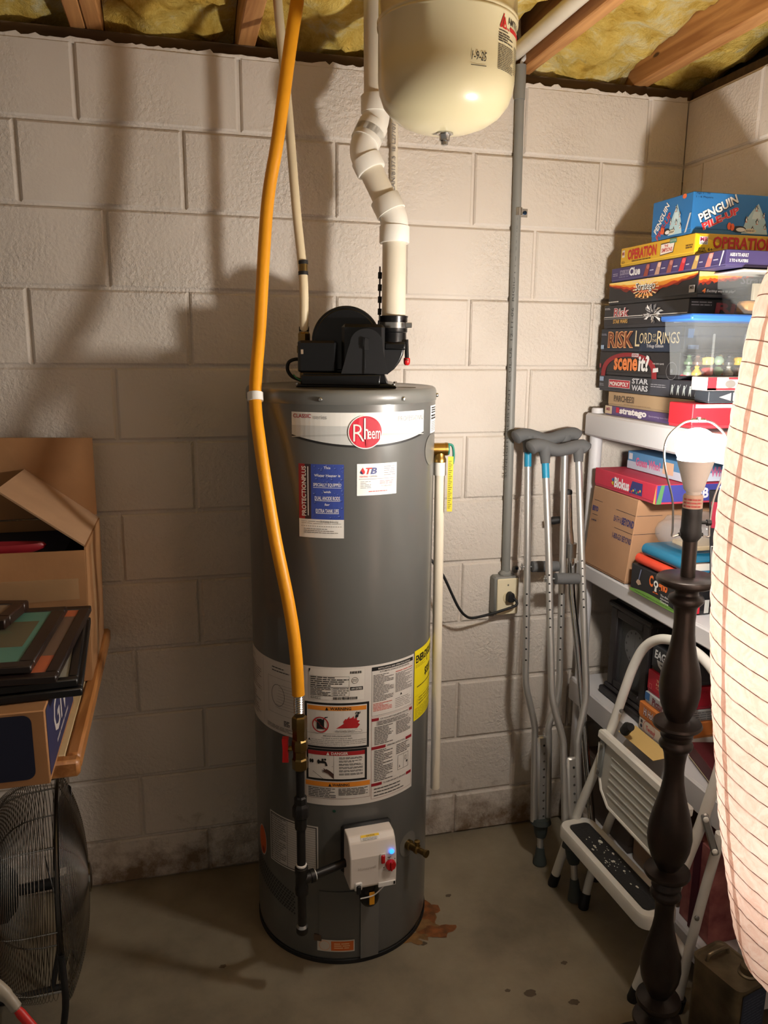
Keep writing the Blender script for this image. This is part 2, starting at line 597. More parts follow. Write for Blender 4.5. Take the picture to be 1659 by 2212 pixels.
# ------------------------------------------------------------------ the room
XR = 1.911          # face of the right wall
TOPZ = 2.372        # top of the block walls
ROWH = 0.2032; BLK_W = 0.4064; JT = 0.009
def block_mesh(w, h, name='block'):
    mb = MB()
    g = JT / 2; c = 0.0050; d = 0.0076
    # lies in XZ, face towards -Y, joint face at y = 0
    x0, x1, z0, z1 = g, w - g, g, h - g
    A = [(x0, 0.004, z0), (x1, 0.004, z0), (x1, 0.004, z1), (x0, 0.004, z1)]
    B = [(x0, -d * 0.45, z0), (x1, -d * 0.45, z0), (x1, -d * 0.45, z1), (x0, -d * 0.45, z1)]
    F = [(x0 + c, -d, z0 + c), (x1 - c, -d, z0 + c), (x1 - c, -d, z1 - c), (x0 + c, -d, z1 - c)]
    fs = []
    for k in range(4):
        l = (k + 1) % 4
        fs += [(k, l, 4 + l, 4 + k), (4 + k, 4 + l, 8 + l, 8 + k)]
    fs.append((8, 9, 10, 11))
    mb.add(A + B + F, fs, WALL)
    me = bpy.data.meshes.new(name)
    me.from_pydata([tuple(v) for v in mb.v], [], mb.f)
    me.materials.append(WALL)
    return me
_BM = {}
def lay_wall(parent, length_lo, length_hi, offs, right=False):
    zb = 0.150                       # first joint above the slab
    zs = [(0.0, zb)] + [(zb + k * ROWH, zb + (k + 1) * ROWH) for k in range(10)] + [(zb + 10 * ROWH, TOPZ)]
    for i, (z0, z1) in enumerate(zs):
        off = offs[i]
        k = math.floor((length_lo - off) / BLK_W)
        while True:
            a = off + k * BLK_W; b = a + BLK_W; k += 1
            if a >= length_hi - 0.005:
                break
            a = max(a, length_lo); b = min(b, length_hi)
            if b - a < 0.04:
                continue
            key = (round(b - a, 3), round(z1 - z0, 3))
            if key not in _BM:
                _BM[key] = block_mesh(b - a, z1 - z0)
            o = bpy.data.objects.new('block', _BM[key])
            COL.objects.link(o)
            o.parent = parent
            jit = random.uniform(-0.0010, 0.0010)
            if right:
                o.rotation_euler = (0, 0, -PI / 2)        # local +x runs towards -y, face towards -x
                o.location = (XR + jit, -a, z0)
            else:
                o.location = (a, jit, z0)
LO = -1.7
mb = MB()
mb.box((LO, 0.0, -0.02), (XR + 0.20, 0.19, TOPZ), WALL)
wb = struct(obj('wall_back', mb, loc=(0, 0, 0), smooth=0))
# bond as photographed, from the slab up
lay_wall(wb, LO, XR, [0.0, 0.208, 0.0, 0.213, 0.0, 0.195, 0.0, 0.203, 0.0, 0.203, 0.0, 0.150])
mb = MB()
mb.box((XR, -3.2, -0.02), (XR + 0.19, -0.0005, TOPZ), WALL)
wr = struct(obj('wall_right', mb, loc=(0, 0, 0), smooth=0))
lay_wall(wr, 0.0, 3.2, [0.1, 0.30, 0.1, 0.30, 0.1, 0.30, 0.1, 0.30, 0.1, 0.30, 0.1, 0.33], right=True)
# rough bead of paint along the top edge of the wall
mb = MB()
rr = random.Random(3)
x = LO
pts = []
while x < XR:
    pts.append((x, -0.004 - 0.004 * rr.random(), TOPZ - 0.001 + 0.009 * rr.random() * (1 if rr.random() < .6 else 0.2)))
    x += 0.008 + 0.012 * rr.random()
vs = []
for p in pts:
    vs += [(p[0], -0.004, TOPZ - 0.010), (p[0], p[1], TOPZ - 0.004), p, (p[0], 0.020, TOPZ + 0.001)]
fs = []
for i in range(len(pts) - 1):
    for k in range(3):
        fs.append((i * 4 + k, i * 4 + 4 + k, i * 4 + 5 + k, i * 4 + 1 + k))
mb.add(vs, fs, WALL)
obj('paint_bead', mb, wb, smooth=30)
mb = MB()
for (xa, za, pp) in ((1.905, 2.02, [(-.012, .115), (0, .118), (.004, .10), (0, .05), (-.004, 0)]),):
    mb.tube([(xa + a, -0.0055, za + b) for a, b in pp], 0.0016, mat('dark_drip', (92, 76, 62), 0.8), 5)
obj('crack', mb, wb)

mb = MB()
def floor_pt(u, v):
    x = LO + (XR + 0.15 - LO) * u; y = -4.2 + 4.3 * v
    return Vector((x, y, 0.0))
mb.grid(floor_pt, 8, 8, FLOOR)
mb.box((LO, -4.2, -0.12), (XR + 0.15, 0.1, -0.004), FLOOR)
fl = struct(obj('floor', mb, loc=(0, 0, 0), smooth=0, fix=False))
# stains and drips on the slab, each with its own outline
def blot(cx, cy, r, seed, m, z, sx=1.0, sy=1.0, n=26, rough=0.35):
    mb = MB()
    vs = [Vector((cx, cy, z + 0.0006))]
    for k in range(n):
        a = 2 * PI * k / n
        q = 1 + rough * noise.noise(Vector((math.cos(a) * 1.7 + seed, math.sin(a) * 1.7, seed * 0.37)))
        vs.append(Vector((cx + math.cos(a) * r * q * sx, cy + math.sin(a) * r * q * sy, z)))
    mb.add(vs, [(0, 1 + k, 1 + (k + 1) % n) for k in range(n)], m)
    return mb
RUST = mat('rust_stain', (142, 84, 38), 0.5, var=0.35, vscale=40)
RUST2 = mat('pale_rust_stain', (150, 112, 66), 0.55, var=0.3, vscale=30)
OIL = mat('dark_drip_mark', (84, 72, 56), 0.5)
for i, (x, y, r, m, sx, sy) in enumerate([(0.975, -0.405, 0.050, RUST2, 1.1, 0.8), (1.024, -0.345, 0.034, RUST, 0.8, 1.3), (1.016, -0.432, 0.036, RUST, 1.3, 0.7), (0.945, -0.445, 0.030, RUST2, 1.2, .6)]):
    obj('rust_stain', blot(x, y, r, i * 3.1 + 1, m, 0.0008 + 0.0002 * i, sx, sy, rough=0.9), fl)
for i, (x, y, r) in enumerate([(1.185, -0.70, 0.013), (1.318, -0.628, 0.007), (1.282, -0.754, 0.010), (1.132, -0.679, 0.006), (0.968, -0.470, 0.008), (1.10, -0.30, 0.007), (1.16, -0.82, .006), (0.60, -0.66, .006), (0.42, -0.42, .007)]):
    obj('drip_mark', blot(x, y, r, i * 1.7 + 9, OIL, 0.0007, 1.3, 0.9), fl)

# ceiling: subfloor, sill, joists, batts
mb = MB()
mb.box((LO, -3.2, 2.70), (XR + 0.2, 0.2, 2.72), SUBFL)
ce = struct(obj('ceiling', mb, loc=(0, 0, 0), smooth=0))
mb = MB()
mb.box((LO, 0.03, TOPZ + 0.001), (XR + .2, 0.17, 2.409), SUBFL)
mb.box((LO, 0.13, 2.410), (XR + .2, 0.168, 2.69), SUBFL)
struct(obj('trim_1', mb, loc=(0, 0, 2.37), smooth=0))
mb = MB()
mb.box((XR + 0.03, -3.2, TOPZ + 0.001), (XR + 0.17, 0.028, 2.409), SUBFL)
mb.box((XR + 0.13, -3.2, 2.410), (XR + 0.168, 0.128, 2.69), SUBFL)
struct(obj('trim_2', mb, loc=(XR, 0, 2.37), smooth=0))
JB = 2.410
def joist(x0, x1, label):
    mb = MB()
    mb.box((x0, -3.1, JB), (x1, 0.128, 2.698), JOIST, c=0.003)
    o = obj('joist', mb, loc=((x0 + x1) / 2, -1.5, JB), smooth=30)
    tag(o, label, 'joist', 'floor joists overhead')
    struct(o)
for a, b, l in ((-0.262, -0.224, 'wooden floor joist beyond the doubled pair over the workbench'), (0.143, 0.1805, 'inner board of the doubled joist above the cardboard box'), (0.1825, 0.222, 'second board of the doubled joist, on its right side'),
                (0.558, 0.606, 'single wooden joist just left of the yellow gas hose'), (0.962, 1.000, 'wooden joist above the cream expansion tank'),
                (1.357, 1.398, 'wooden joist with a white pipe running along its side'), (1.736, 1.786, 'thick knotty joist ending near the room corner')):
    joist(a, b, l)

def batt(x0, x1, label, seed, low=2.475, ends=(2.50, 2.50)):
    nx = max(4, int((x1 - x0) / 0.016)); ny = 120
    y0, y1 = -2.0, 0.125
    def fn(u, v):
        x = x0 + (x1 - x0) * u
        y = y0 + (y1 - y0) * v
        sag = 4 * u * (1 - u)
        z = low + 0.02 - 0.030 * sag
        q = Vector((x * 5.0 + seed * 3, y * 5.0, seed))
        z += 0.030 * noise.noise(q) + 0.020 * noise.noise(q * 2.3 + Vector((3, 1, 7))) + 0.010 * noise.noise(q * 5.7) + 0.006 * noise.noise(q * 13.0)
        fold = 1.0 - abs(noise.noise(q * 1.3 + Vector((9, 4, 2))))
        z += 0.02 * (1 - fold ** 6)
        e = max(0.0, (y + 0.16) / 0.285)
        z -= 0.085 * min(1.0, e) ** 1.5 * (1 if y < 0.03 else 1)
        z = max(z, 2.378 + 0.008 * noise.noise(q * 4))
        z = min(z, 2.66)
        return Vector((x, y, z))
    mb = MB()
    mb.grid(fn, nx, ny, INSUL)
    # back of the batt
    mb.add([(x0, y0, 2.68), (x1, y0, 2.68), (x1, y1, 2.68), (x0, y1, 2.68)], [(0, 1, 2, 3)], INSUL)
    o = obj('insulation_batt', mb, loc=((x0 + x1) / 2, -0.9, 2.5), smooth=180, fix=False)
    tag(o, label, 'insulation', 'insulation batts between the joists')
batt(-0.222, 0.141, 'yellow fibreglass batt above the cardboard box, left of the doubled joist', 1)
batt(0.224, 0.556, 'yellow fibreglass batt between the doubled joist and the single joist', 2)
batt(0.608, 0.960, 'yellow fibreglass batt behind the hose and left of the cream tank', 3)
batt(1.002, 1.305, 'yellow fibreglass batt right of the cream tank, beside the white pipe', 4, 2.455)
batt(1.400, 1.734, 'bright yellow fibreglass batt filling the wide bay above the conduit wall', 5, 2.465)
batt(1.788, 2.02, 'yellow fibreglass batt running over the top of the right wall', 6, 2.455)

# ------------------------------------------------------------------ water heater
HC = Vector((0.782, -0.248, 0.0)); HR = 0.2445
TH0 = math.atan2(CAM.y - HC.y, CAM.x - HC.x)
def cyl_fn(c, R, th0):
    return lambda s, z, l: Vector((c.x + (R + l) * math.cos(th0 + s / R), c.y + (R + l) * math.sin(th0 + s / R), z))
HF = cyl_fn(HC, HR, TH0)
heater = thing('water_heater', (HC.x, HC.y, 0.0), 'tall grey cylindrical gas water heater with warning labels and black blower on top', 'water heater')
mb = MB()
mb.lathe([(0.10, 0.004), (HR - 0.012, 0.004), (HR - 0.003, 0.010), (HR - 0.001, 0.018), (HR, 0.03), (HR, 0.10), (HR, 1.0), (HR, 1.500)], HC, GREY, 96, caps=False)
obj('tank_body', mb, heater, smooth=50)
mb = MB()
mb.lathe([(HR + 0.0005, 1.4985), (HR + 0.0022, 1.500), (HR + 0.0022, 1.522), (HR - 0.001, 1.5295), (HR - 0.006, 1.5325), (HR - 0.014, 1.533), (HR - 0.020, 1.5305), (0.12, 1.532), (0.01, 1.533)], HC, GREYTOP, 96, caps=False)
obj('top_cap', mb, heater, smooth=50)
mb = MB()
mb.lathe([(HR + 0.0005, 0.0), (HR + 0.002, 0.001), (HR + 0.002, 0.012), (HR, 0.014)], HC, BLKM, 96, caps=False)
obj('base_ring', mb, heater)
def outward(th):
    return Vector((math.cos(TH0 + th), math.sin(TH0 + th), 0)), Vector((-math.sin(TH0 + th), math.cos(TH0 + th), 0))
def on_tank(s, z, l=0.0):
    return HF(s, z, l)
for s in (-0.0484, 0.155, 0.352, -0.26):
    n, t = outward(s / HR)
    mb = MB()
    mb.lathe([(0.0055, 0.0), (0.0055, 0.003), (0.0035, 0.0055), (0.001, 0.006)], on_tank(s, 1.511, 0.002), STEEL, 12, ez=n)
    obj('screw', mb, heater)

# silver name band
WHT = (226, 224, 218); SIL = (196, 197, 194); DK = (24, 24, 24)
D = Decal(HF, curved=0.012)
D.rect(-0.122, 1.428, 0.236, 1.481, WHT, 0)
D.rect(-0.122, 1.4285, 0.236, 1.450, SIL, 0.5)
n = 30
bot = []
for k in range(n + 1):
    s = -0.122 + 0.358 * k / n
    q = (s - 0.057) / 0.179
    bot.append((s, 1.4045 + 0.0235 * q * q))
for k in range(n):
    (sa, za), (sb, zb) = bot[k], bot[k + 1]
    D.poly([(sa, za), (sb, zb), (sb, 1.4290), (sa, 1.4290)], SIL, 0.4)
    D.poly([(sa, za - 0.0052), (sb, zb - 0.0052), (sb, zb), (sa, za)], DK, 0.6)
    qa = (sa - 0.057) / 0.179; qb = (sb - 0.057) / 0.179
    D.poly([(sa, 1.4215 + 0.006 * (1 - qa * qa)), (sb, 1.4215 + 0.006 * (1 - qb * qb)), (sb, 1.4235 + 0.009 * (1 - qb * qb)), (sa, 1.4235 + 0.009 * (1 - qa * qa))], (176, 177, 174), 0.8)
D.text('CLASSIC', -0.1175, 1.4675, -0.072, 1.4765, (168, 26, 40), 2, 0.012)
D.text('series', -0.0655, 1.4655, -0.0345, 1.4745, (160, 160, 158), 2, 0.004)
D.text('PROFESSIONAL', 0.142, 1.4585, 0.233, 1.4705, (150, 151, 150), 2, 0.002)
D.obj('name_band', heater, label='silver name band with a black lower edge')
D = Decal(HF, lift=0.0026)
D.disc(0.056, 1.436, 0.0415, 0.0395, (236, 232, 228), 0, 48)
D.disc(0.056, 1.436, 0.0392, 0.0372, (200, 28, 52), 1, 48)
D.poly([(0.056, 1.3988)] + [(0.056 + 0.0392 * math.cos(a), 1.436 + 0.0372 * math.sin(a)) for a in [(-PI / 2 + PI * k / 24) for k in range(25)]], (176, 20, 44), 1.5)
D.text('R', 0.0265, 1.4145, 0.0525, 1.4545, WHT, 3, -0.012)
D.rect(0.0515, 1.4195, 0.0555, 1.4685, WHT, 3)
D.text('h', 0.0515, 1.4195, 0.0625, 1.4555, WHT, 3, 0.004)
D.text('eem', 0.0610, 1.4195, 0.0925, 1.4390, WHT, 3, 0.004)
D.obj('brand_disc', heater, label='round crimson brand disc with white lettering')

# blue additional label
D = Decal(HF, curved=0.015)
NAVY = (52, 72, 150)
s0, s1 = -0.105, 0.005
D.rect(s0, 1.1820, s1, 1.3600, WHT, 0)
D.rect(s0, 1.2275, s0 + 0.026, 1.3600, (150, 34, 42), 1)
D.rect(s0 + 0.016, 1.2275, s0 + 0.0315, 1.3600, (52, 38, 44), 1.5)
D.rect(s0 + 0.0315, 1.2275, s1, 1.3600, NAVY, 1)
rr = random.Random(5)
for k in range(70):
    a = s0 + 0.036 + rr.random() * 0.072; b = 1.231 + rr.random() * 0.126; q = 0.0008 + 0.0016 * rr.random()
    if a + q < s1 - 0.001:
        D.disc(a + q * .5, b - q * .6, q * 1.5, q * 1.2, (36, 50, 112), 1.3, 8)
        D.disc(a, b, q, q * 0.7, (96, 116, 186), 1.6, 8)
D.text('PROTECTIONPLUS', -0.0915 - 0.060, 1.2888, -0.0915 + 0.060, 1.3002, WHT, 3, 0.02, rot=90)
D.rect(-0.0820, 1.2360, -0.0798, 1.3540, WHT, 3)
for t, z, w, h, u in (('This', 1.3520, 0.016, 0.006, 0), ('Water Heater is', 1.3335, 0.062, 0.0062, 0), ('SPECIALLY EQUIPPED', 1.3105, 0.067, 0.0090, 1), ('with', 1.2945, 0.017, 0.0055, 0), ('DUAL ANODE RODS', 1.2790, 0.060, 0.0090, 1), ('for', 1.2640, 0.012, 0.0058, 0), ('EXTRA TANK LIFE', 1.2485, 0.055, 0.0090, 1)):
    D.text(t, -0.0345 - w / 2, z - h / 2, -0.0345 + w / 2, z + h / 2, (232, 232, 236), 3, 0.014)
    if u:
        D.rect(-0.0345 - w / 2, z - h / 2 - 0.0022, -0.0345 + w / 2, z - h / 2 - 0.0012, (232, 232, 236), 3)
D.lines(s0 + 0.006, 1.2155, s1 - 0.006, 1.2250, 2, (120, 116, 110), 2, 0.18, 5, 3)
D.text('TB Heating & Cooling', -0.052, 1.2185, -0.008, 1.2250, (110, 108, 106), 3, 0, 0.3)
for k in range(18):
    D.rect(s0 + 0.006 + k * 0.0056, 1.2098, s0 + 0.0092 + k * 0.0056, 1.2108, (60, 58, 56), 2)
D.lines(s0 + 0.012, 1.1930, s1 - 0.010, 1.2065, 3, (120, 116, 110), 2, 0.3, 9, 8)
D.obj('anode_label', heater, label='blue and red label with water drops above a white form')

# installer's card
D = Decal(HF, curved=0.02)
D.rect(0.0357, 1.2850, 0.1385, 1.3610, (240, 238, 234), 0)
D.frame(0.0357, 1.2850, 0.1385, 1.3610, 0.0014, (250, 249, 246), 1)
D.poly([(0.0500, 1.3525), (0.0475, 1.3480), (0.0445, 1.3440), (0.0437, 1.3405), (0.0455, 1.3375), (0.0490, 1.3362), (0.0530, 1.3372), (0.0550, 1.3402), (0.0545, 1.3440), (0.0520, 1.3475)], (214, 48, 52), 2)
D.poly([(0.0445, 1.3440), (0.0470, 1.3435), (0.0490, 1.3395), (0.0510, 1.3364), (0.0490, 1.3362), (0.0455, 1.3375), (0.0437, 1.3405)], (38, 44, 92), 3)
D.text('T', 0.0570, 1.3360, 0.0725, 1.3515, (222, 62, 56), 2, 0.03, 0.25)
D.text('B', 0.0685, 1.3360, 0.0850, 1.3515, (86, 92, 140), 2, 0.03, 0.25)
D.text('HEATING', 0.0420, 1.3288, 0.0620, 1.3325, (214, 70, 62), 2, 0.01)
D.text('+ COOLING', 0.0640, 1.3288, 0.0855, 1.3325, (120, 118, 120), 2, 0.01)
D.rect(0.040, 1.3240, 0.134, 1.3250, (132, 122, 120), 2)
D.lines(0.103, 1.3310, 0.1345, 1.3560, 5, (140, 136, 134), 2, 0.3, 2, 2, 0.1)
D.lines(0.0440, 1.3020, 0.0700, 1.3205, 5, (136, 132, 130), 2, 0.32, 2, 4)
D.lines(0.0920, 1.3110, 0.1290, 1.3205, 3, (222, 120, 110), 2, 0.35, 3, 5, 0.1)
D.text('717-826-4400', 0.0960, 1.3050, 0.1250, 1.3085, (130, 128, 124), 2)
D.lines(0.064, 1.2925, 0.112, 1.2965, 1, (224, 110, 104), 2, 0.5, 6, 6, 0)
D.obj('installer_card', heater, label='white installer card with a red and blue logo')
# narrow white sticker by the relief valve
D = Decal(HF, curved=0.02)
D.rect(0.278, 1.4190, 0.338, 1.4880, (238, 237, 234), 0)
D.lines(0.286, 1.468, 0.330, 1.485, 3, (30, 30, 30), 2, 0.6, 3, 2, 0)
D.lines(0.284, 1.452, 0.332, 1.466, 2, (40, 40, 40), 2, 0.6, 2, 3, 0)
D.lines(0.284, 1.424, 0.332, 1.449, 6, (110, 110, 110), 2, 0.35, 5, 4, 0)
D.obj('side_sticker', heater)
D = Decal(HF)
D.text("Inst'd 1-9-25", 0.236, 1.5055, 0.322, 1.5165, (24, 22, 22), 3, 0.0, 0.2)
D.obj('handwriting', heater)

# big instruction sheet
PW = (214, 208, 200)
D = Decal(HF, curved=0.012)
D.rect(-0.1046, 0.4740, 0.2110, 0.8530, PW, 0)
# rating plate
D.rect(-0.0835, 0.7660, 0.0555, 0.8470, (222, 217, 208), 1)
D.frame(-0.0810, 0.8005, 0.0180, 0.8290, 0.0006, (70, 68, 64), 2)
D.lines(-0.0795, 0.8015, 0.0165, 0.8285, 5, (48, 46, 44), 2.5, 0.5, 6, 21, 0.5)
D.frame(-0.0810, 0.7760, 0.0180, 0.8000, 0.0006, (70, 68, 64), 2)
D.rect(-0.0250, 0.7760, -0.0244, 0.8000, (70, 68, 64), 2)
D.lines(-0.0795, 0.7770, -0.0280, 0.7995, 6, (60, 58, 56), 2.5, 0.5, 4, 22, 0.6)
D.lines(-0.0225, 0.7780, 0.0160, 0.7995, 4, (70, 68, 66), 2.5, 0.4, 3, 23, 0.4)
D.lines(-0.080, 0.7675, -0.053, 0.7745, 3, (60, 58, 56), 2.5, 0.5, 3, 24, 0.4)
rr = random.Random(11)
x = -0.022
while x < 0.040:
    w = 0.0008 + 0.0022 * rr.random()
    D.rect(x, 0.7675, x + w, 0.7745, (34, 32, 32), 2.5); x += w + 0.0008 + 0.0012 * rr.random()
x = 0.020
while x < 0.050:
    w = 0.0006 + 0.0020 * rr.random()
    D.rect(x, 0.8360, x + w, 0.8425, (34, 32, 32), 2.5); x += w + 0.0008 + 0.001 * rr.random()
D.ringp(0.032, 0.8180, 0.0085, 0.0085, 0.001, (90, 86, 82), 2.5)
D.lines(0.026, 0.8140, 0.038, 0.8225, 3, (110, 106, 100), 2.5, 0.4, 2, 25, 0)
D.rect(0.0205, 0.7915, 0.0525, 0.8010, (28, 26, 28), 2.5)
D.text('AHRI CERTIFIED', 0.023, 0.7935, 0.050, 0.7990, (220, 216, 208), 3.5, 0.01)
D.poly([(-0.0835, 0.847), (-0.079, 0.847), (-0.0825, 0.838), (-0.0838, 0.838)], DK, 3)
# warning panel
def panel(x0, y0, x1, y1):
    D.rect(x0, y0, x1, y1, DK, 1)
    D.rect(x0 + 0.006, y0 + 0.006, x1 - 0.006, y1 - 0.006, (218, 212, 204), 2)
panel(-0.0960, 0.6330, 0.0690, 0.7580)
D.rect(-0.0880, 0.7375, 0.0615, 0.7490, (224, 138, 42), 3)
D.poly([(-0.0420, 0.7385), (-0.0340, 0.7385), (-0.0380, 0.7470)], DK, 4)
D.text('WARNING', -0.0300, 0.7392, 0.0230, 0.7470, DK, 4, 0.02)
D.disc(-0.0540, 0.7010, 0.0010, 0.0010, DK, 4, 6)
D.poly([(-0.0640, 0.6865), (-0.0450, 0.6865), (-0.0450, 0.7120), (-0.0510, 0.7125), (-0.0520, 0.7145), (-0.0640, 0.7120)], DK, 4)
D.poly([(-0.0480, 0.7120), (-0.0450, 0.7120), (-0.0420, 0.7175), (-0.0355, 0.7195), (-0.0355, 0.7210), (-0.0430, 0.7200)], DK, 4)
D.ringp(-0.0545, 0.6985, 0.0215, 0.0215, 0.0030, (176, 34, 38), 5, 36)
D.poly([(-0.0715, 0.7105), (-0.0690, 0.7130), (-0.0375, 0.6865), (-0.0400, 0.6840)], (176, 34, 38), 5)
fl_ = [(-0.0150, 0.6895), (0.0050, 0.7030), (0.0030, 0.7080), (0.0090, 0.7160), (0.0110, 0.7130), (0.0190, 0.7225), (0.0180, 0.7160), (0.0250, 0.7180), (0.0290, 0.7230), (0.0300, 0.7150), (0.0380, 0.7190), (0.0370, 0.7110), (0.0450, 0.7090), (0.0400, 0.7030), (0.0455, 0.6990), (0.0380, 0.6895)]
mbp = [(0.0150, 0.6895)]
for k in range(len(fl_) - 1):
    D.poly([(0.0150, 0.6900), fl_[k + 1], fl_[k]], (176, 34, 38), 4)
D.disc(0.0405, 0.7305, 0.0030, 0.0030, DK, 6, 12)
D.poly([(0.0330, 0.7180), (0.0400, 0.7190), (0.0420, 0.7270), (0.0345, 0.7265)], DK, 6)
D.poly([(0.0345, 0.7265), (0.0330, 0.7310), (0.0370, 0.7350), (0.0385, 0.7335), (0.0352, 0.7305)], DK, 6)
D.poly([(0.0420, 0.7270), (0.0460, 0.7300), (0.0455, 0.7345), (0.0440, 0.7340), (0.0442, 0.7305)], DK, 6)
for k in range(7):
    D.ringp(-0.012 + k * 0.0095, 0.6815 + 0.001 * (k % 2), 0.0055, 0.0040, 0.0006, (120, 116, 110), 3.4, 12)
D.rect(-0.0180, 0.6795, 0.046, 0.6850, (218, 212, 204), 3.8)
D.text('Flammable Vapors', -0.0160, 0.6803, 0.0320, 0.6843, (50, 48, 46), 5, 0.01)
D.rect(-0.0895, 0.6740, 0.0640, 0.6746, (90, 86, 80), 3)
D.text('FIRE AND EXPLOSION HAZARD', -0.0480, 0.6665, 0.0230, 0.6705, (44, 42, 42), 3, 0.004)
D.text('Can result in serious injury or death.', -0.0520, 0.6600, 0.0270, 0.6642, (44, 42, 42), 3, 0.004)
for i, t in enumerate(('Do not store or use gasoline or other flammable vapors and liquids', 'in the vicinity of this or any other appliance. Storage of or use of gasoline', 'or other flammable vapors or liquids in the vicinity of this or any other', 'appliance can result in serious injury or death.')):
    D.text(t, -0.0780 if i == 0 else -0.0870, 0.6550 - i * 0.0048, 0.0610 if i < 3 else 0.010, 0.6584 - i * 0.0048, (44, 42, 42), 3, 0.004)
D.poly([(-0.0875, 0.6535), (-0.0810, 0.6535), (-0.0843, 0.6600)], DK, 3)
# danger panel
panel(-0.0935, 0.5430, 0.0640, 0.6320)
D.rect(-0.0880, 0.6150, 0.0580, 0.6260, (164, 32, 36), 3)
D.poly([(-0.0400, 0.6160), (-0.0320, 0.6160), (-0.0360, 0.6245)], (226, 220, 212), 4)
D.text('DANGER', -0.0275, 0.6168, 0.0150, 0.6245, (226, 220, 212), 4, 0.02)
D.rect(-0.0215, 0.5490, -0.0209, 0.6150, (60, 58, 56), 3)
D.poly([(-0.0870, 0.5720), (-0.0230, 0.5850), (-0.0230, 0.5843), (-0.0870, 0.5712)], (70, 66, 64), 3)
D.poly([(-0.0760, 0.5680), (-0.0500, 0.5490), (-0.0490, 0.5495), (-0.0750, 0.5685)], (70, 66, 64), 3)
for q in ((-0.0815, 0.5965), (-0.0760, 0.5965)):
    D.disc(q[0], q[1], 0.0030, 0.0055, DK, 4, 10)
D.disc(-0.0600, 0.5960, 0.0035, 0.0062, DK, 4, 12)
D.rect(-0.0590, 0.5925, -0.0420, 0.5985, DK, 4)
D.poly([(-0.0440, 0.5985), (-0.0400, 0.5960), (-0.0365, 0.5860), (-0.0420, 0.5850), (-0.0445, 0.5925)], DK, 4)
D.rect(-0.0520, 0.5985, -0.0470, 0.6050, DK, 4); D.disc(-0.0430, 0.6030, 0.0030, 0.0030, DK, 4, 10)
D.poly([(-0.0215, 0.5500), (-0.0215, 0.5640), (-0.0310, 0.5720), (-0.0400, 0.5770), (-0.0420, 0.5750), (-0.0480, 0.5790), (-0.0455, 0.5730), (-0.0530, 0.5745), (-0.0465, 0.5700), (-0.0520, 0.5690), (-0.0440, 0.5670), (-0.0360, 0.5640)], (70, 44, 38), 4)
for i in range(6):
    D.lines(-0.0080, 0.6045 - i * 0.0090, 0.0530, 0.6105 - i * 0.0090, 2, (52, 50, 48), 3, 0.5, 5, 30 + i, 0.5)
# lower warning
D.frame(-0.0960, 0.4930, 0.0725, 0.5400, 0.0007, (120, 60, 50), 1)
D.rect(-0.0955, 0.5270, 0.0720, 0.5400, (224, 138, 42), 2)
D.poly([(-0.0350, 0.5283), (-0.0275, 0.5283), (-0.0312, 0.5370)], DK, 3)
D.text('WARNING', -0.0250, 0.5290, 0.0190, 0.5368, DK, 3, 0.02)
D.lines(-0.0880, 0.4960, -0.0130, 0.5240, 6, (60, 58, 56), 3, 0.45, 5, 41, 0.3)
D.lines(-0.0090, 0.5030, 0.0660, 0.5240, 5, (60, 58, 56), 3, 0.45, 5, 42, 0.3)
# right-hand column
RX0, RX1 = 0.0755, 0.2060
D.frame(RX0, 0.7150, RX1, 0.8470, 0.0007, (50, 48, 48), 1)
D.rect(RX0, 0.8370, RX1, 0.8470, DK, 2)
D.text('INSTALLATION AND OPERATION DETAILS', RX0 + 0.017, 0.8393, RX1 - 0.012, 0.8438, (220, 216, 208), 3, 0.008)
D.text('AUTOMATIC STORAGE WATER HEATER', RX0 + 0.021, 0.8305, RX1 - 0.015, 0.8348, (50, 48, 48), 3, 0.006)
D.lines(RX0 + 0.004, 0.7530, RX0 + 0.062, 0.8270, 19, (78, 74, 72), 3, 0.42, 6, 51, 0.5)
D.lines(RX0 + 0.004, 0.7270, RX0 + 0.058, 0.7500, 6, (196, 84, 66), 3, 0.42, 6, 52, 0.5)
D.lines(RX0 + 0.068, 0.8210, RX1 - 0.003, 0.8250, 1, (196, 84, 66), 3, 0.5, 3, 53, 0.5)
D.lines(RX0 + 0.068, 0.7660, RX1 - 0.003, 0.8190, 15, (78, 74, 72), 3, 0.42, 6, 54, 0.5)
D.poly([(RX0 + 0.084, 0.7560), (RX0 + 0.091, 0.7560), (RX0 + 0.0875, 0.7620)], DK, 3)
D.lines(RX0 + 0.068, 0.7230, RX1 - 0.006, 0.7520, 6, (90, 86, 84), 3, 0.2, 2, 55, 0.2)
D.frame(RX0, 0.4830, RX1, 0.7120, 0.0006, (150, 70, 64), 1)
for z, t, a, b in ((0.7045, 'FOR YOUR SAFETY READ BEFORE OPERATING', 0.020, 0.012), (0.6260, 'OPERATING INSTRUCTIONS', 0.040, 0.024), (0.5230, 'TO TURN OFF GAS TO APPLIANCE', 0.030, 0.020)):
    D.rect(RX0, z - 0.004, RX0 + a, z + 0.004, (140, 24, 34), 2)
    D.rect(RX1 - b, z - 0.004, RX1, z + 0.004, (140, 24, 34), 2)
    D.text(t, RX0 + a + 0.004, z - 0.0024, RX1 - b - 0.003, z + 0.0024, (60, 54, 54), 3, 0.006)
D.frame(RX0 + 0.014, 0.6870, RX1 - 0.006, 0.6990, 0.0005, (90, 86, 84), 2)
D.lines(RX0 + 0.016, 0.6880, RX1 - 0.010, 0.6985, 3, (70, 66, 64), 3, 0.45, 8, 61, 0.3)
D.lines(RX0 + 0.008, 0.6340, RX0 + 0.062, 0.6850, 12, (74, 70, 68), 3, 0.45, 5, 62, 0.5)
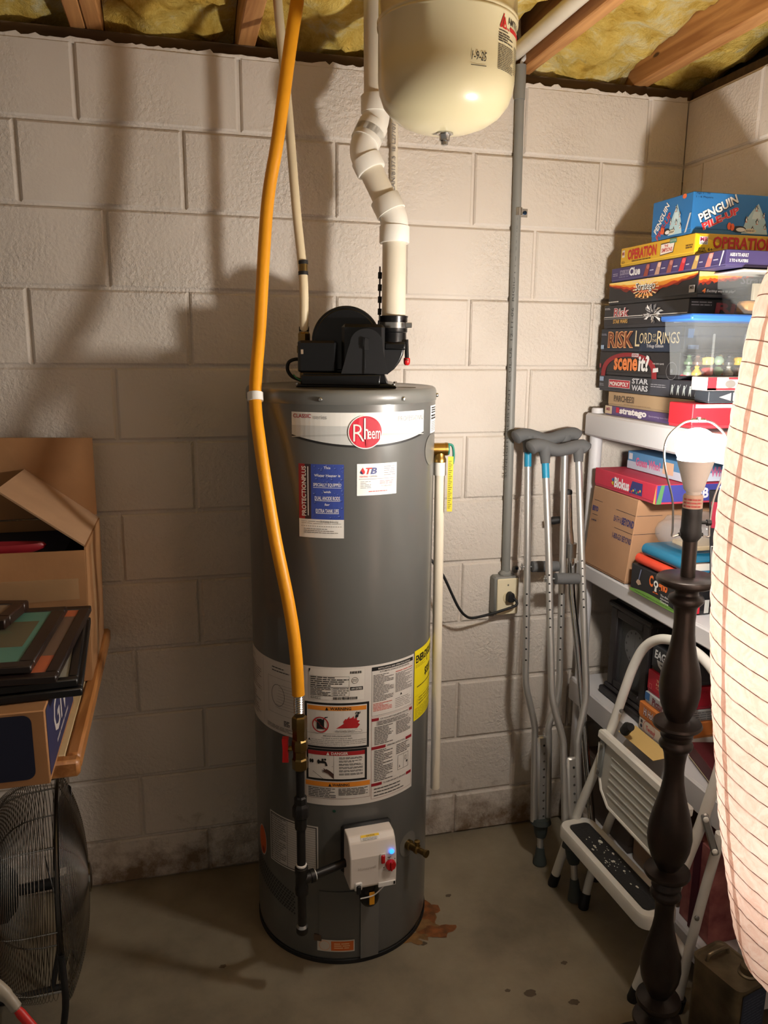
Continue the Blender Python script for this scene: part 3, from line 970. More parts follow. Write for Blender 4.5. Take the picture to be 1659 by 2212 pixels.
D.lines(RX0 + 0.072, 0.6480, RX1 - 0.004, 0.6850, 9, (74, 70, 68), 3, 0.45, 5, 63, 0.5)
D.lines(RX0 + 0.008, 0.5310, RX0 + 0.062, 0.6200, 19, (74, 70, 68), 3, 0.45, 5, 64, 0.6)
D.lines(RX0 + 0.074, 0.5910, RX1 - 0.006, 0.6200, 6, (74, 70, 68), 3, 0.45, 4, 65, 0.5)
D.frame(RX0 + 0.079, 0.5440, RX0 + 0.118, 0.5860, 0.0009, (84, 80, 78), 2)
D.rect(RX0 + 0.100, 0.5450, RX0 + 0.1006, 0.5850, (84, 80, 78), 2)
D.frame(RX0 + 0.104, 0.5660, RX0 + 0.110, 0.5780, 0.0009, (50, 48, 48), 3)
D.disc(RX0 + 0.112, 0.5600, 0.0030, 0.0035, (50, 48, 48), 3, 10)
D.text('A', RX0 + 0.083, 0.5500, RX0 + 0.088, 0.5580, DK, 3)
D.lines(RX0 + 0.008, 0.4880, RX1 - 0.030, 0.5160, 3, (74, 70, 68), 3, 0.3, 8, 66, 0.3)
D.obj('instruction_sheet', heater, label='large white sheet of warnings with orange and red bars')
# left sheet with a wiring diagram
PL = (206, 200, 192)
D = Decal(HF, curved=0.012)
D.rect(-0.352, 0.6480, -0.1075, 0.8450, PL, 0)
D.rect(-0.2420, 0.6560, -0.2415, 0.8380, (120, 114, 108), 1)
for k, (a, b, c, d, nn) in enumerate(((-0.345, 0.82, -0.30, 0.83, 2), (-0.345, 0.74, -0.255, 0.81, 10), (-0.345, 0.665, -0.26, 0.73, 8), (-0.20, 0.815, -0.14, 0.832, 2), (-0.225, 0.656, -0.115, 0.668, 3))):
    D.lines(a, b, c, d, nn, (130, 118, 108) if k < 3 else (70, 66, 64), 2, 0.3, 5, 70 + k, 0.6)
D.frame(-0.218, 0.70, -0.122, 0.800, 0.0006, (110, 104, 98), 1)
D.ringp(-0.180, 0.752, 0.024, 0.030, 0.0012, (90, 84, 80), 2, 24)
for k in range(9):
    D.rect(-0.190 + 0.002 * k, 0.718 + 0.008 * k, -0.126, 0.7186 + 0.008 * k, (110, 104, 98), 2)
D.lines(-0.160, 0.672, -0.140, 0.688, 4, (60, 56, 54), 2, 0.6, 2, 81, 0.2)
D.obj('wiring_sheet', heater)
# yellow energy label
YL = (232, 214, 24)
D = Decal(HF, curved=0.010)
D.rect(0.2155, 0.6600, 0.3500, 0.8570, YL, 0)
D.text('ENERGYGUIDE', 0.2210, 0.8210, 0.3450, 0.8430, (20, 20, 18), 2, 0.03)
D.poly([(0.2870, 0.8120), (0.2940, 0.8120), (0.2905, 0.8060)], (20, 20, 18), 2)
D.rect(0.2895, 0.8100, 0.2915, 0.8250, (20, 20, 18), 2)
D.lines(0.2200, 0.8080, 0.2800, 0.8180, 3, (110, 100, 20), 2, 0.3, 5, 91, 0.3)
D.text('$327', 0.2740, 0.7680, 0.3260, 0.7930, (20, 20, 18), 2, 0.03)
D.rect(0.2280, 0.7520, 0.3450, 0.7545, (20, 20, 18), 2)
D.rect(0.2180, 0.7280, 0.3480, 0.7284, (150, 140, 30), 1)
D.lines(0.2380, 0.7000, 0.3400, 0.7250, 3, (100, 92, 20), 2, 0.3, 4, 92, 0.4)
D.frame(0.2300, 0.7000, 0.2520, 0.7160, 0.0008, (110, 100, 20), 2)
D.lines(0.2200, 0.6650, 0.3400, 0.6950, 7, (120, 112, 22), 2, 0.3, 5, 93, 0.3)
D.obj('energy_label', heater, label='yellow energy label curving round the right side')
# service record sheet, orange tags, floor-level sticker
D = Decal(HF, curved=0.012)
D.rect(-0.2235, 0.2600, -0.0630, 0.4090, (206, 202, 196), 0)
D.frame(-0.2195, 0.2640, -0.0670, 0.4050, 0.0025, (44, 42, 42), 1)
D.rect(-0.1560, 0.2640, -0.1550, 0.4050, (60, 58, 58), 1)
for k in range(20):
    D.rect(-0.2175, 0.2700 + k * 0.0067, -0.0690, 0.2707 + k * 0.0067, (96, 92, 90), 1)
D.lines(-0.2165, 0.2700, -0.1600, 0.4040, 20, (130, 126, 122), 2, 0.4, 4, 95, 0.5)
D.obj('service_table', heater)
D = Decal(HF)
D.disc(-0.272, 0.290, 0.0260, 0.0460, (206, 196, 186), 0, 24)
D.disc(-0.272, 0.290, 0.0235, 0.0430, (206, 92, 38), 1, 24)
D.disc(-0.268, 0.262, 0.0080, 0.0100, (150, 50, 26), 2, 12)
D.obj('orange_tag', heater)
D = Decal(HF, curved=0.012)
D.rect(-0.0680, 0.0380, 0.0330, 0.0740, (204, 196, 184), 0)
D.rect(-0.0300, 0.0415, 0.0300, 0.0705, (206, 104, 48), 1)
D.ringp(-0.048, 0.056, 0.0150, 0.0150, 0.0015, (220, 160, 120), 1)
D.lines(-0.022, 0.0470, 0.0220, 0.0660, 3, (236, 190, 140), 2, 0.5, 2, 97, 0.1)
D.obj('floor_sticker', heater, label='small orange and white sticker near the floor')
D = Decal(HF)
D.disc(-0.0205, 0.458, 0.0045, 0.0040, (16, 66, 52), 0, 12)
D.obj('ink_dot', heater)
# air intake screen, burner door, pilot cover strip
D = Decal(HF, curved=0.012)
rr = random.Random(2)
for k in range(22):
    s = -0.318 + k * 0.0085
    for j in range(8):
        a = s + (j % 2) * 0.0042; b = 0.235 - 0.0022 * k - j * 0.0085 + 0.002
        D.disc(a, b, 0.0031, 0.0031, (46, 46, 46), 0, 6)
D.obj('air_screen', heater, kind='stuff')
mb = MB()
def shell(mb, sa, sb, za, zb, lift, m, n=10):
    vs = []
    for i in range(n + 1):
        s = sa + (sb - sa) * i / n
        vs += [on_tank(s, za, -0.001), on_tank(s, za, lift), on_tank(s, zb, lift), on_tank(s, zb, -0.001)]
    fs = []
    for i in range(n):
        for k in range(3):
            fs.append((4 * i + k, 4 * i + 4 + k, 4 * i + 5 + k, 4 * i + 1 + k))
    fs += [(0, 1, 2, 3), (4 * n + 3, 4 * n + 2, 4 * n + 1, 4 * n)]
    mb.add(vs, fs, m)
shell(mb, -0.062, 0.046, 0.082, 0.222, 0.003, GREY)
obj('burner_door', mb, heater, smooth=30)
mb = MB()
shell(mb, 0.048, 0.098, 0.016, 0.238, 0.006, mat('grey_strip', (104, 103, 99), 0.32, coat=0.2), 8)
obj('pilot_cover', mb, heater, smooth=30)
mb = MB()
shell(mb, -0.076, -0.056, 0.070, 0.088, 0.004, mat('brown_tape', (88, 70, 56), 0.5), 3)
obj('tape_tab', mb, heater)
# translucent grommets round the fittings
GROM = mat('grommet', (112, 110, 104), 0.3)
for s, z, r, nm in ((0.283, 1.378, 0.037, 'valve_grommet'), (0.063, 0.380, 0.044, 'control_grommet'), (0.200, 0.306, 0.034, 'drain_grommet')):
    D = Decal(HF, lift=0.0016)
    l = 0.0016
    n = 32
    vs = [HF(s, z, l + 0.001)] + [HF(s + r * math.cos(2 * PI * k / n), z + r * 1.05 * math.sin(2 * PI * k / n), l) for k in range(n)]
    mb = MB(); mb.add(vs, [(0, 1 + k, 1 + (k + 1) % n) for k in range(n)], GROM)
    obj(nm, mb, heater, smooth=30)

# gas control box
n0, t0 = outward(0.243)
o0 = HC + n0 * HR
fr = (o0, t0, Z3, n0)
ctl = MB()
ctl.box((-0.066, 0.292, 0.000), (0.066, 0.428, 0.018), BLKM, 0.006, (o0, t0, Z3, n0))
ctl_o = obj('control_mount', ctl, heater)
mb = MB()
WC = mat('control_white', (222, 214, 206), 0.42)
pr = [(0.018, 0.290), (0.080, 0.290), (0.084, 0.296), (0.084, 0.378), (0.070, 0.412), (0.056, 0.424), (0.018, 0.424)]
side = (o0 - t0 * 0.061, n0, Z3, t0)
mb.prism([(a, b) for a, b in pr], side, 0.0, 0.122, WC)
cb = obj('control_box', mb, heater, smooth=20, label='white gas control box with a red knob')
bmod = cb.modifiers.new('round', 'BEVEL'); bmod.width = 0.005; bmod.segments = 3; bmod.limit_method = 'ANGLE'; bmod.angle_limit = math.radians(25)
CF = plane_fn(o0 + n0 * 0.084, t0, Z3, n0)
D = Decal(CF)
D.rect(0.014, 0.318, 0.0145, 0.378, (190, 182, 174), 0)
D.text('Honeywell', -0.040, 0.342, 0.006, 0.352, (196, 188, 180), 1, 0.02)
D.lines(0.036, 0.358, 0.046, 0.372, 2, (120, 116, 112), 1, 0.3, 1, 1, 0)
for k in range(7):
    a = math.radians(200 - k * 50)
    D.disc(0.044 + 0.0185 * math.cos(a), 0.347 + 0.0185 * math.sin(a), 0.0016, 0.0016, (70, 66, 64), 1, 6)
D.text('HOT', 0.024, 0.3325, 0.031, 0.335, (90, 86, 84), 1)
D.obj('control_print', cb)
mb = MB(); mb.box((0.0165, 0.352, 0.0), (0.0310, 0.382, 0.003), WHITEP, 0.001, (o0 + n0 * 0.084, t0, Z3, n0))
mb.box((0.0185, 0.355, 0.002), (0.0290, 0.379, 0.007), RED, 0.002, (o0 + n0 * 0.084, t0, Z3, n0))
obj('rocker_switch', mb, cb, label='red rocker switch')
mb = MB()
mb.lathe([(0.0135, 0.0), (0.0135, 0.007), (0.012, 0.010), (0.004, 0.0105)], o0 + n0 * 0.084 + t0 * 0.044 + Z3 * 0.347, RED, 24, ez=n0)
mb.box((-0.0022, -0.012, 0.010), (0.0022, 0.012, 0.014), RED, 0.001, (o0 + n0 * 0.084 + t0 * 0.044 + Z3 * 0.347, t0, Z3, n0))
obj('temperature_knob', mb, cb, label='round red knob')
mb = MB()
mb.lathe([(0.0060, 0.0), (0.0060, 0.003), (0.003, 0.005)], o0 + n0 * 0.084 + t0 * 0.047 + Z3 * 0.383, mat('blue_lamp', (40, 120, 255), 0.3, emit=3.0), 16, ez=n0)
obj('status_light', mb, cb, label='lit blue status light')
mb = MB(); mb.box((-0.050, 0.288, -0.002), (-0.030, 0.312, 0.004), WHITEP, 0.003, (o0 + n0 * 0.084, t0, Z3, n0))
mb.box((-0.046, 0.280, 0.002), (-0.034, 0.306, 0.009), BLKM, 0.003, (o0 + n0 * 0.084, t0, Z3, n0))
obj('cable_plug', mb, cb)
mb = MB()
mb.box((0.012, 0.288, 0.0), (0.058, 0.301, 0.004), WHITEP, 0.001, (o0 + n0 * 0.084, t0, Z3, n0))
mb.box((0.052, 0.292, 0.004), (0.056, 0.299, 0.006), BLKM, 0.0, (o0 + n0 * 0.084, t0, Z3, n0))
obj('lower_lip', mb, cb)
sl = (Z3 * 0.034 - n0 * 0.014).normalized(); sn = (n0 * 0.034 + Z3 * 0.014).normalized()
D = Decal(plane_fn(o0 + n0 * 0.0635 + Z3 * 0.4175, t0, (Z3 * 0.012 - n0 * 0.014).normalized(), (n0 * 0.012 + Z3 * 0.014).normalized()), lift=0.0015)
D.rect(-0.028, -0.006, 0.020, 0.008, (228, 226, 220), 0)
D.rect(-0.028, 0.002, 0.020, 0.008, (236, 196, 24), 1)
D.text('CAUTION', -0.014, 0.0032, 0.008, 0.0068, DK, 2, 0.01)
D.lines(-0.024, -0.0055, 0.018, 0.0012, 3, (120, 116, 112), 2, 0.4, 5, 3, 0.2)
D.obj('caution_sticker', cb, label='yellow and white caution sticker')
mb = MB()
cc = o0 + n0 * 0.045 + t0 * 0.000
mb.tube([cc + Z3 * 0.292, cc + Z3 * 0.235], 0.026, BLK, 20)
mb.sphere(cc + Z3 * 0.235, 0.026, BLK, 16, 8)
obj('valve_body', mb, heater)
mb = MB()
mb.box((-0.008, 0.232, 0.072), (0.006, 0.268, 0.076), mat('orange_tab', (220, 150, 30), 0.4), 0.001, (o0, t0, Z3, n0))
obj('orange_flag', mb, heater, label='small orange tag wired under the control')
mb = MB()
mb.tube(smooth_path([o0 + n0 * .07 - t0 * .030 + Z3 * .252, o0 + n0 * .078 + t0 * .004 + Z3 * .262, o0 + n0 * .07 + t0 * .036 + Z3 * .280]), 0.0016, WHITEP, 8)
obj('wire_tie', mb, heater)
# drain cock
n1, t1 = outward(0.81)
p = HC + n1 * HR + Z3 * 0.306
mb = MB()
mb.lathe([(0.014, 0.0), (0.014, 0.012), (0.011, 0.014), (0.011, 0.030), (0.013, 0.031), (0.013, 0.037), (0.0085, 0.040), (0.0085, 0.060), (0.0105, 0.062), (0.0105, 0.068)], p, BRASSD, 20, ez=n1)
mb.lathe([(0.006, 0.0), (0.006, 0.018), (0.008, 0.019), (0.008, 0.024), (0.003, 0.026)], p + n1 * 0.034, BRASSD, 14, ez=Z3)
obj('drain_cock', mb, heater, label='brass drain cock')
# relief valve
pv = Vector((1.031, -0.32, 1.369))
n2 = (pv - HC); n2.z = 0; n2.normalize()
st = HC + n2 * (HR - 0.01); st.z = 1.372
mb = MB()
side_ax = Vector((1, -0.12, 0)).normalized()
mb.tube([st, pv + Vector((-0.012, 0, 0.0))], 0.0135, BRASS, 18)
mb.tube([pv + side_ax * -0.022, pv + side_ax * 0.014], 0.0165, BRASS, 20)
mb.tube([pv + side_ax * 0.014, pv + side_ax * 0.020], 0.0175, BRASS, 20)
mb.lathe([(0.010, 0.0), (0.0135, -0.012), (0.0150, -0.022), (0.0178, -0.026), (0.0178, -0.034)], pv, BRASS, 20)
rv = obj('relief_valve', mb, heater, label='brass temperature relief valve')
GRN = mat('green_lever', (44, 122, 104), 0.4)
mb = MB()
mb.tube([pv + side_ax * 0.020, pv + side_ax * 0.024], 0.0160, GRN, 18)
mb.tube(smooth_path([pv + side_ax * 0.024 + Z3 * 0.012, pv + side_ax * 0.034 + Z3 * 0.008, pv + side_ax * 0.038 - Z3 * 0.015, pv + side_ax * 0.036 - Z3 * 0.040]), 0.0035, GRN, 8)
obj('lever', mb, rv, label='green test lever')
mb = MB()
tx = Vector((1.052, -0.345, 0)); 
mb.box((-0.0055, 1.205, -0.0006), (0.0085, 1.352, 0.0006), mat('yellow_tag', (214, 198, 60), 0.5), 0, (tx, Vector((0.968, -0.25, 0)), Z3, Vector((-0.25, -0.968, 0))))
vt = obj('hanging_tag', mb, rv, label='long yellow tag hanging from the valve')
D = Decal(plane_fn(tx + Vector((-0.25, -0.968, 0)) * 0.0006, Vector((0.968, -0.25, 0)), Z3, Vector((-0.25, -0.968, 0))))
for k in range(26):
    D.rect(-0.0035, 1.214 + k * 0.005, 0.0020 + 0.004 * ((k * 7) % 3) / 2, 1.2158 + k * 0.005, (110, 100, 40), 1)
D.obj('tag_print', rv)
# loose clear plastic hanging on the right side of the jacket
mb = MB()
def film(u, v):
    z = 0.30 + (0.80 - 0.30) * v
    s = 0.300 + 0.060 * u
    b = 0.004 + 0.022 * u * math.sin(PI * v) + 0.004 * noise.noise(Vector((u * 3, v * 9, 1))) 
    return HF(s, z, b + 0.002)
mb.grid(film, 6, 24, FILM)
obj('plastic_sleeve', mb, heater, smooth=180, fix=False, label='loose clear plastic sleeve')

# ------------------------------------------------------------------ blower on top of the heater
RH = Vector((0.968, -0.25, 0)).normalized(); NH = Vector((-RH.y * -1, 0, 0))
NH = Vector((RH.y, -RH.x, 0))          # towards the camera
BO = Vector((HC.x, HC.y, 1.532))
BF = (BO, RH, Z3, NH)
def bp(u, w, d):
    return BO + RH * u + Z3 * w + NH * d
def bobj(name, mb, bev=0.003, **kw):
    o = obj(name, mb, heater, smooth=30, **kw)
    if bev:
        b = o.modifiers.new('round', 'BEVEL'); b.width = bev; b.segments = 2; b.limit_method = 'ANGLE'; b.angle_limit = math.radians(40)
    return o
mb = MB()
mb.prism([(-0.108, 0.0), (0.142, 0.0), (0.138, 0.006), (0.122, 0.010), (-0.100, 0.010)], BF, -0.085, 0.115, BLK)
mb.prism([(-0.098, 0.008), (0.122, 0.008), (0.110, 0.034), (-0.090, 0.036)], BF, -0.070, 0.095, BLK)
mb.prism([(-0.094, 0.006), (0.100, 0.004), (0.102, 0.032), (-0.094, 0.030)], BF, 0.080, 0.118, BLK)
bobj('blower_base', mb)
mb = MB()
cz, cu, rr_ = 0.112, 0.014, 0.0875
arc = [(cu + rr_ * math.cos(a), cz + rr_ * math.sin(a)) for a in [PI * k / 28 for k in range(29)]]
mb.prism([(cu - rr_, 0.034), (cu + rr_, 0.034)] + arc, BF, -0.060, 0.040, BLK)
arc2 = [(cu + (rr_ - .007) * math.cos(a), cz + (rr_ - .007) * math.sin(a)) for a in [PI * k / 28 for k in range(29)]]
mb.prism([(cu - rr_ + .007, 0.040), (cu + rr_ - .007, 0.040)] + arc2, BF, 0.036, 0.046, BLK)
bobj('fan_housing', mb)
mb = MB()
mb.box((-0.103, 0.034, -0.02), (-0.008, 0.113, 0.088), BLK, 0.006, BF)
mb.box((-0.105, 0.036, -0.03), (-0.088, 0.112, 0.080), mat('dark_cover', (58, 54, 50), 0.45), 0.003, BF)
jb = bobj('junction_box', mb, 0)
D = Decal(plane_fn(bp(0, 0, 0.088), RH, Z3, NH))
D.rect(-0.096, 0.080, -0.090, 0.091, (150, 132, 112), 1)
D.obj('box_sticker', jb)
mb = MB()
mb.box((0.004, 0.034, 0.038), (0.111, 0.154, 0.088), BLK, 0.008, BF)
bobj('motor_cover', mb, 0)
bell = [(0.004, 0.033), (0.012, 0.060), (0.020, 0.090), (0.026, 0.108)] + [(0.066 + 0.040 * math.cos(a), 0.106 + 0.037 * math.sin(a)) for a in [PI - PI * k / 16 for k in range(17)]] + [(0.108, 0.085), (0.114, 0.060), (0.120, 0.033)]
BLKL = mat('satin_black', (34, 34, 35), 0.24)
mb = MB()
mb.prism(bell, BF, 0.085, 0.104, BLKL)
mb.prism([(0.058, 0.100), (0.076, 0.100), (0.076, 0.118), (0.058, 0.118)], BF, 0.100, 0.112, BLKL)
mb.prism([(0.061, 0.034), (0.064, 0.034), (0.066, 0.100), (0.062, 0.100)], BF, 0.100, 0.108, BLKL)
bobj('intake_bell', mb, 0.003, label='bell shaped satin black front of the blower')
mb = MB()
mb.prism([(0.0615, 0.092), (0.0715, 0.092), (0.0715, 0.118), (0.0635, 0.121), (0.0615, 0.116)], BF, 0.106, 0.1135, BLKM)
obj('intake_slot', mb, heater)
CU = 0.133
mb = MB()
scroll = [(0.100, 0.030), (0.120, 0.032), (0.136, 0.044), (0.150, 0.062), (0.158, 0.080), (0.163, 0.112), (0.103, 0.112)]
mb.prism(scroll, BF, -0.030, 0.036, BLKL)
mb.prism([(0.110, 0.092), (0.164, 0.092), (0.164, 0.110), (0.110, 0.110)], BF, -0.034, 0.042, BLK)
bobj('outlet_scroll', mb, 0.004)
mb = MB()
ob = bp(CU, 0, 0); ob.z = BO.z
mb.lathe([(0.0335, 0.100), (0.0335, 0.135), (0.036, 0.137), (0.036, 0.172), (0.037, 0.174), (0.037, 0.177), (0.0320, 0.177)], ob, BLK, 32)
obj('outlet_coupling', mb, heater)
mb = MB()
mb.lathe([(0.0362, 0.146), (0.0374, 0.1465), (0.0374, 0.1605), (0.0362, 0.161)], ob, STEEL, 36, caps=False)
mb.box((0.030, 0.147, 0.030), (0.046, 0.160, 0.040), STEEL, 0.001, (ob, RH, Z3, NH))
obj('hose_clamp', mb, heater, label='steel band clamp')
mb = MB()
mb.tube([bp(0.166, 0.118, 0.02), bp(0.168, 0.070, 0.024)], 0.0055, BLK, 12)
mb.tube([bp(0.150, 0.112, 0.02), bp(0.168, 0.112, 0.022)], 0.006, BLK, 10)
obj('sensor_stem', mb, heater)
mb = MB()
mb.lathe([(0.004, -0.012), (0.0075, -0.009), (0.0085, -0.003), (0.0085, 0.003), (0.0075, 0.006), (0.004, 0.007)], bp(0.168, 0.066, 0.024), RED, 16)
mb.tube([bp(0.1685, 0.069, 0.032), bp(0.1685, 0.066, 0.033)], 0.004, STEEL, 8)
obj('sensor_cap', mb, heater, label='small red cap')
mb = MB()
mb.tube(smooth_path([bp(-0.100, 0.066, 0.03), bp(-0.118, 0.066, 0.035), bp(-0.133, 0.058, 0.035), bp(-0.136, 0.040, 0.035), bp(-0.126, 0.024, 0.035), bp(-0.108, 0.016, 0.04), bp(-0.090, 0.012, 0.05)], 6), 0.0046, BLKM, 10)
obj('blower_lead', mb, heater)
mb = MB()
mb.tube(smooth_path([bp(-0.120, 0.028, 0.045), bp(-0.112, 0.020, 0.05), bp(-0.100, 0.014, 0.055)], 4), 0.0016, mat('green_wire', (30, 150, 100), 0.4), 6)
obj('ground_wire', mb, heater, label='thin green wire')
mb = MB()
zz = 0.168
mb.tube([bp(0.097, 0.112, -0.02), bp(0.097, 0.300, -0.02)], 0.0022, mat('dark_red_wire', (60, 26, 24), 0.5), 6)
for k in range(5):
    mb.tube([bp(0.097, 0.150 + k * 0.030, -0.02), bp(0.0975, 0.166 + k * 0.030, -0.02)], 0.0052, BLKM, 8)
obj('pressure_tube', mb, heater)
for u, d in ((-0.104, 0.10), (0.134, 0.10), (0.14, -0.05)):
    mb = MB()
    mb.lathe([(0.005, 0.0), (0.005, 0.003), (0.002, 0.0045)], bp(u, 0.006, d), STEEL, 10)
    obj('base_screw', mb, heater)
mb = MB()
mb.lathe([(0.026, 0.0), (0.026, 0.0012), (0.023, 0.0015), (0.001, 0.0008)], HC + RH * 0.165 + Z3 * 1.5305 + NH * 0.05, mat('tan_plug', (128, 122, 106), 0.5), 24)
obj('top_plug', mb, heater)

# ------------------------------------------------------------------ pipes round the heater
def arc_pts(a, c, b, r, n=8):
    """corner a-c-b rounded with radius r"""
    a, c, b = Vector(a), Vector(c), Vector(b)
    d1 = (a - c).normalized(); d2 = (b - c).normalized()
    ang = d1.angle(d2); t = r / math.tan(ang / 2)
    p1 = c + d1 * t; p2 = c + d2 * t
    cen = c + (d1 + d2).normalized() * (r / math.sin(ang / 2))
    v1 = p1 - cen; v2 = p2 - cen
    ax = v1.cross(v2).normalized(); A = v1.angle(v2)
    return [cen + Matrix.Rotation(A * k / n, 3, ax) @ v1 for k in range(n + 1)]
V0 = Vector((0.911, -0.281, 1.706)); V1 = Vector((0.914, -0.268, 1.945)); V2 = Vector((0.838, -0.224, 2.112)); V3_ = Vector((0.880, -0.202, 2.190)); V4 = Vector((0.879, -0.190, 2.66))
vent = thing('vent_pipe', V0, 'thick white plastic vent pipe bending up from the black blower to the ceiling', 'pipe')
PR = 0.0302; FR = 0.0358
def seg(a, b, r=PR):
    mb = MB(); mb.tube([a, b], r, PVC, 28); return mb
e1 = arc_pts(V0, V1, V2, 0.075); e2 = arc_pts(V1, V2, V3_, 0.050); 
d01 = (V1 - V0).normalized(); d12 = (V2 - V1).normalized(); d23 = (V3_ - V2).normalized(); d34 = (V4 - V3_).normalized()
obj('pipe_section', seg(V0, e1[0] + d01 * 0.002), vent)
obj('pipe_section', seg(e1[-1] - d12 * .002, e2[0] + d12 * .002), vent)
mb = MB()
def fitting(pts, da, db, hub=0.040):
    mb = MB()
    mb.tube([pts[0] - da * (hub - 0.004)] + [pts[0]] + pts[1:-1] + [pts[-1], pts[-1] + db * (hub - 0.004)], FR - 0.001, PVCF, 28)
    for p, d in ((pts[0], -da), (pts[-1], db)):
        mb.tube([p, p + d * (hub - 0.002), p + d * hub], [FR + 0.0022, FR + 0.0022, FR + 0.0008], PVCF, 28)
    return mb
obj('elbow_fitting', fitting(e1, d01, d12), vent)
obj('elbow_fitting', fitting(e2, d12, d23, 0.034), vent)
e3 = arc_pts(V2, V3_, V4, 0.06)
obj('elbow_fitting', fitting(e3, d23, d34, 0.040), vent)
obj('pipe_section', seg(e3[-1] - d34 * .002, V4), vent)

# thin printed conduit behind the vent
mb = MB()
a, b = Vector((0.977, -0.013, 1.75)), Vector((0.980, -0.013, 2.40))
mb.tube([a, b], 0.0108, PVC, 16)
wp2 = obj('pipe_section', mb, None, loc=a); wp2.name = 'thin_pipe'
ORG['thin_pipe'] = a.copy()
tag(wp2, 'thin white pipe with lettering on the wall behind the vent pipe', 'pipe')
D = Decal(cyl_fn(Vector((0.9785, -0.013, 0)), 0.0108, math.atan2(CAM.y, CAM.x - 0.978)))
D.text('70/8773  CAN/B137.5  IE L27707  1C80 C3 CR-57', -0.160 + 0.0, 2.0805, 0.160, 2.0925, (140, 136, 132), 1, 0, rot=0)
D = Decal(lambda x, y, l: Vector((0.978, -0.013, 0)) + Vector((-0.30 * (0.0108 + l), -0.953 * (0.0108 + l), 0)) + RH * x + Z3 * y)
D.text('70/8773  CAN/B137.5  IE L27707  1C80', -0.150, 2.130, 0.150, 2.141, (138, 134, 130), 1, 0.01, rot=90)
D.obj('pipe_print', wp2)

# cold water riser
wpipe = thing('water_pipe', (0.692, -0.217, 1.62), 'slim cream water pipe rising from the heater left of the blower', 'pipe')
P = [Vector(p) for p in ((0.688, -0.226, 1.660), (0.687, -0.236, 1.70), (0.686, -0.238, 1.80), (0.673, -0.219, 1.967), (0.658, -0.201, 2.205), (0.639, -0.187, 2.442), (0.630, -0.180, 2.60))]
mb = MB(); mb.tube(smooth_path(P, 5), 0.0114, CPVC, 16)
obj('pipe_section', mb, wpipe)
mb = MB()
for k in (0.0, 0.026):
    a = Vector((0.6862, -0.238, 1.806 + k))
    mb.tube([a, a + Vector((-.0003, .0006, 0.009))], 0.0126, BLKM, 16)
mb.tube([Vector((0.6862, -0.238, 1.815)), Vector((0.686, -0.237, 1.832))], 0.0121, BRASSD, 16)
obj('crimp_ring', mb, wpipe, label='pair of black crimp rings')
mb = MB()
a = Vector((0.688, -0.228, 0))
mb.tube([a + Z3 * 1.668, a + Z3 * 1.680], 0.0132, BLKM, 16)
obj('lower_ring', mb, wpipe)
mb = MB()
mb.lathe([(0.012, 1.535), (0.012, 1.600), (0.0115, 1.602), (0.0115, 1.612), (0.019, 1.614), (0.019, 1.632), (0.014, 1.634), (0.014, 1.642), (0.0155, 1.644), (0.0155, 1.662), (0.012, 1.668)], a, BRASSD, 8)
obj('brass_union', mb, wpipe, smooth=20, label='brass union fitting')

# yellow gas hose
gh = thing('gas_hose', (0.613, -0.565, 0.78), 'long yellow jacketed gas hose hanging in front of the grey heater', 'hose')
P = [Vector(p) for p in ((0.676, -0.35, 2.52), (0.663, -0.352, 2.392), (0.647, -0.346, 2.299), (0.616, -0.329, 2.098), (0.590, -0.313, 1.948), (0.566, -0.332, 1.682), (0.546, -0.383, 1.520), (0.550, -0.43, 1.404), (0.572, -0.489, 1.205), (0.597, -0.535, 1.047), (0.609, -0.556, 0.938), (0.6135, -0.563, 0.827))]
mb = MB(); mb.tube(smooth_path(P, 8), 0.0150, YEL, 20)
obj('yellow_jacket', mb, gh)
mb = MB()
sp = [Vector((0.6140, -0.5635, 0.829 - 0.0030 * k)) for k in range(17)]
mb.tube(sp, [0.0128 if k % 2 else 0.0105 for k in range(17)], STEEL, 18)
obj('corrugated_end', mb, gh, label='bare corrugated steel end')
mb = MB()
a = Vector((0.5456, -0.3860, 1.512)); d = Vector((-0.02, -0.34, -0.94)).normalized()
mb.tube([a - d * 0.010, a + d * 0.010], 0.0190, WHITEP, 20)
obj('paper_band', mb, gh, label='white paper band')

GX, GY = 0.615, -0.565
gp = thing('gas_pipe', (GX, GY, 0.19), 'black iron gas pipe with a red valve handle and drip leg before the heater', 'pipe')
g0 = Vector((GX, GY, 0))
mb = MB()
mb.lathe([(0.014, 0.775), (0.0175, 0.772), (0.0185, 0.766), (0.0185, 0.742), (0.0172, 0.738), (0.0172, 0.716)], g0, BRASSD, 6)
mb.lathe([(0.0155, 0.716), (0.0185, 0.712), (0.0195, 0.704), (0.0195, 0.690), (0.0165, 0.686), (0.0165, 0.668), (0.0190, 0.664), (0.0190, 0.640), (0.015, 0.636)], g0, BRASSD, 8)
mb.tube([g0 + Z3 * 0.690 - RH * 0.018, g0 + Z3 * 0.690 - RH * 0.032], 0.006, BRASSD, 10)
obj('gas_valve', mb, gp, smooth=20, label='aged brass gas valve')
mb = MB()
ho = g0 + Z3 * 0.688 - RH * 0.034
for s in (-1, 1):
    mb.prism([(-0.006, 0.000), (0.006, 0.000), (0.0075, s * 0.010), (0.0065, s * 0.019), (0.0075, s * 0.030), (-0.0075, s * 0.030), (-0.0070, s * 0.018), (-0.0065, s * 0.010)], (ho, RH, Z3, NH), -0.007, 0.009, RED)
obj('valve_handle', mb, gp, label='red butterfly handle')
mb = MB(); mb.tube([g0 + Z3 * 0.640, g0 + Z3 * 0.352], 0.0108, IRON, 18)
obj('nipple', mb, gp)
mb = MB()
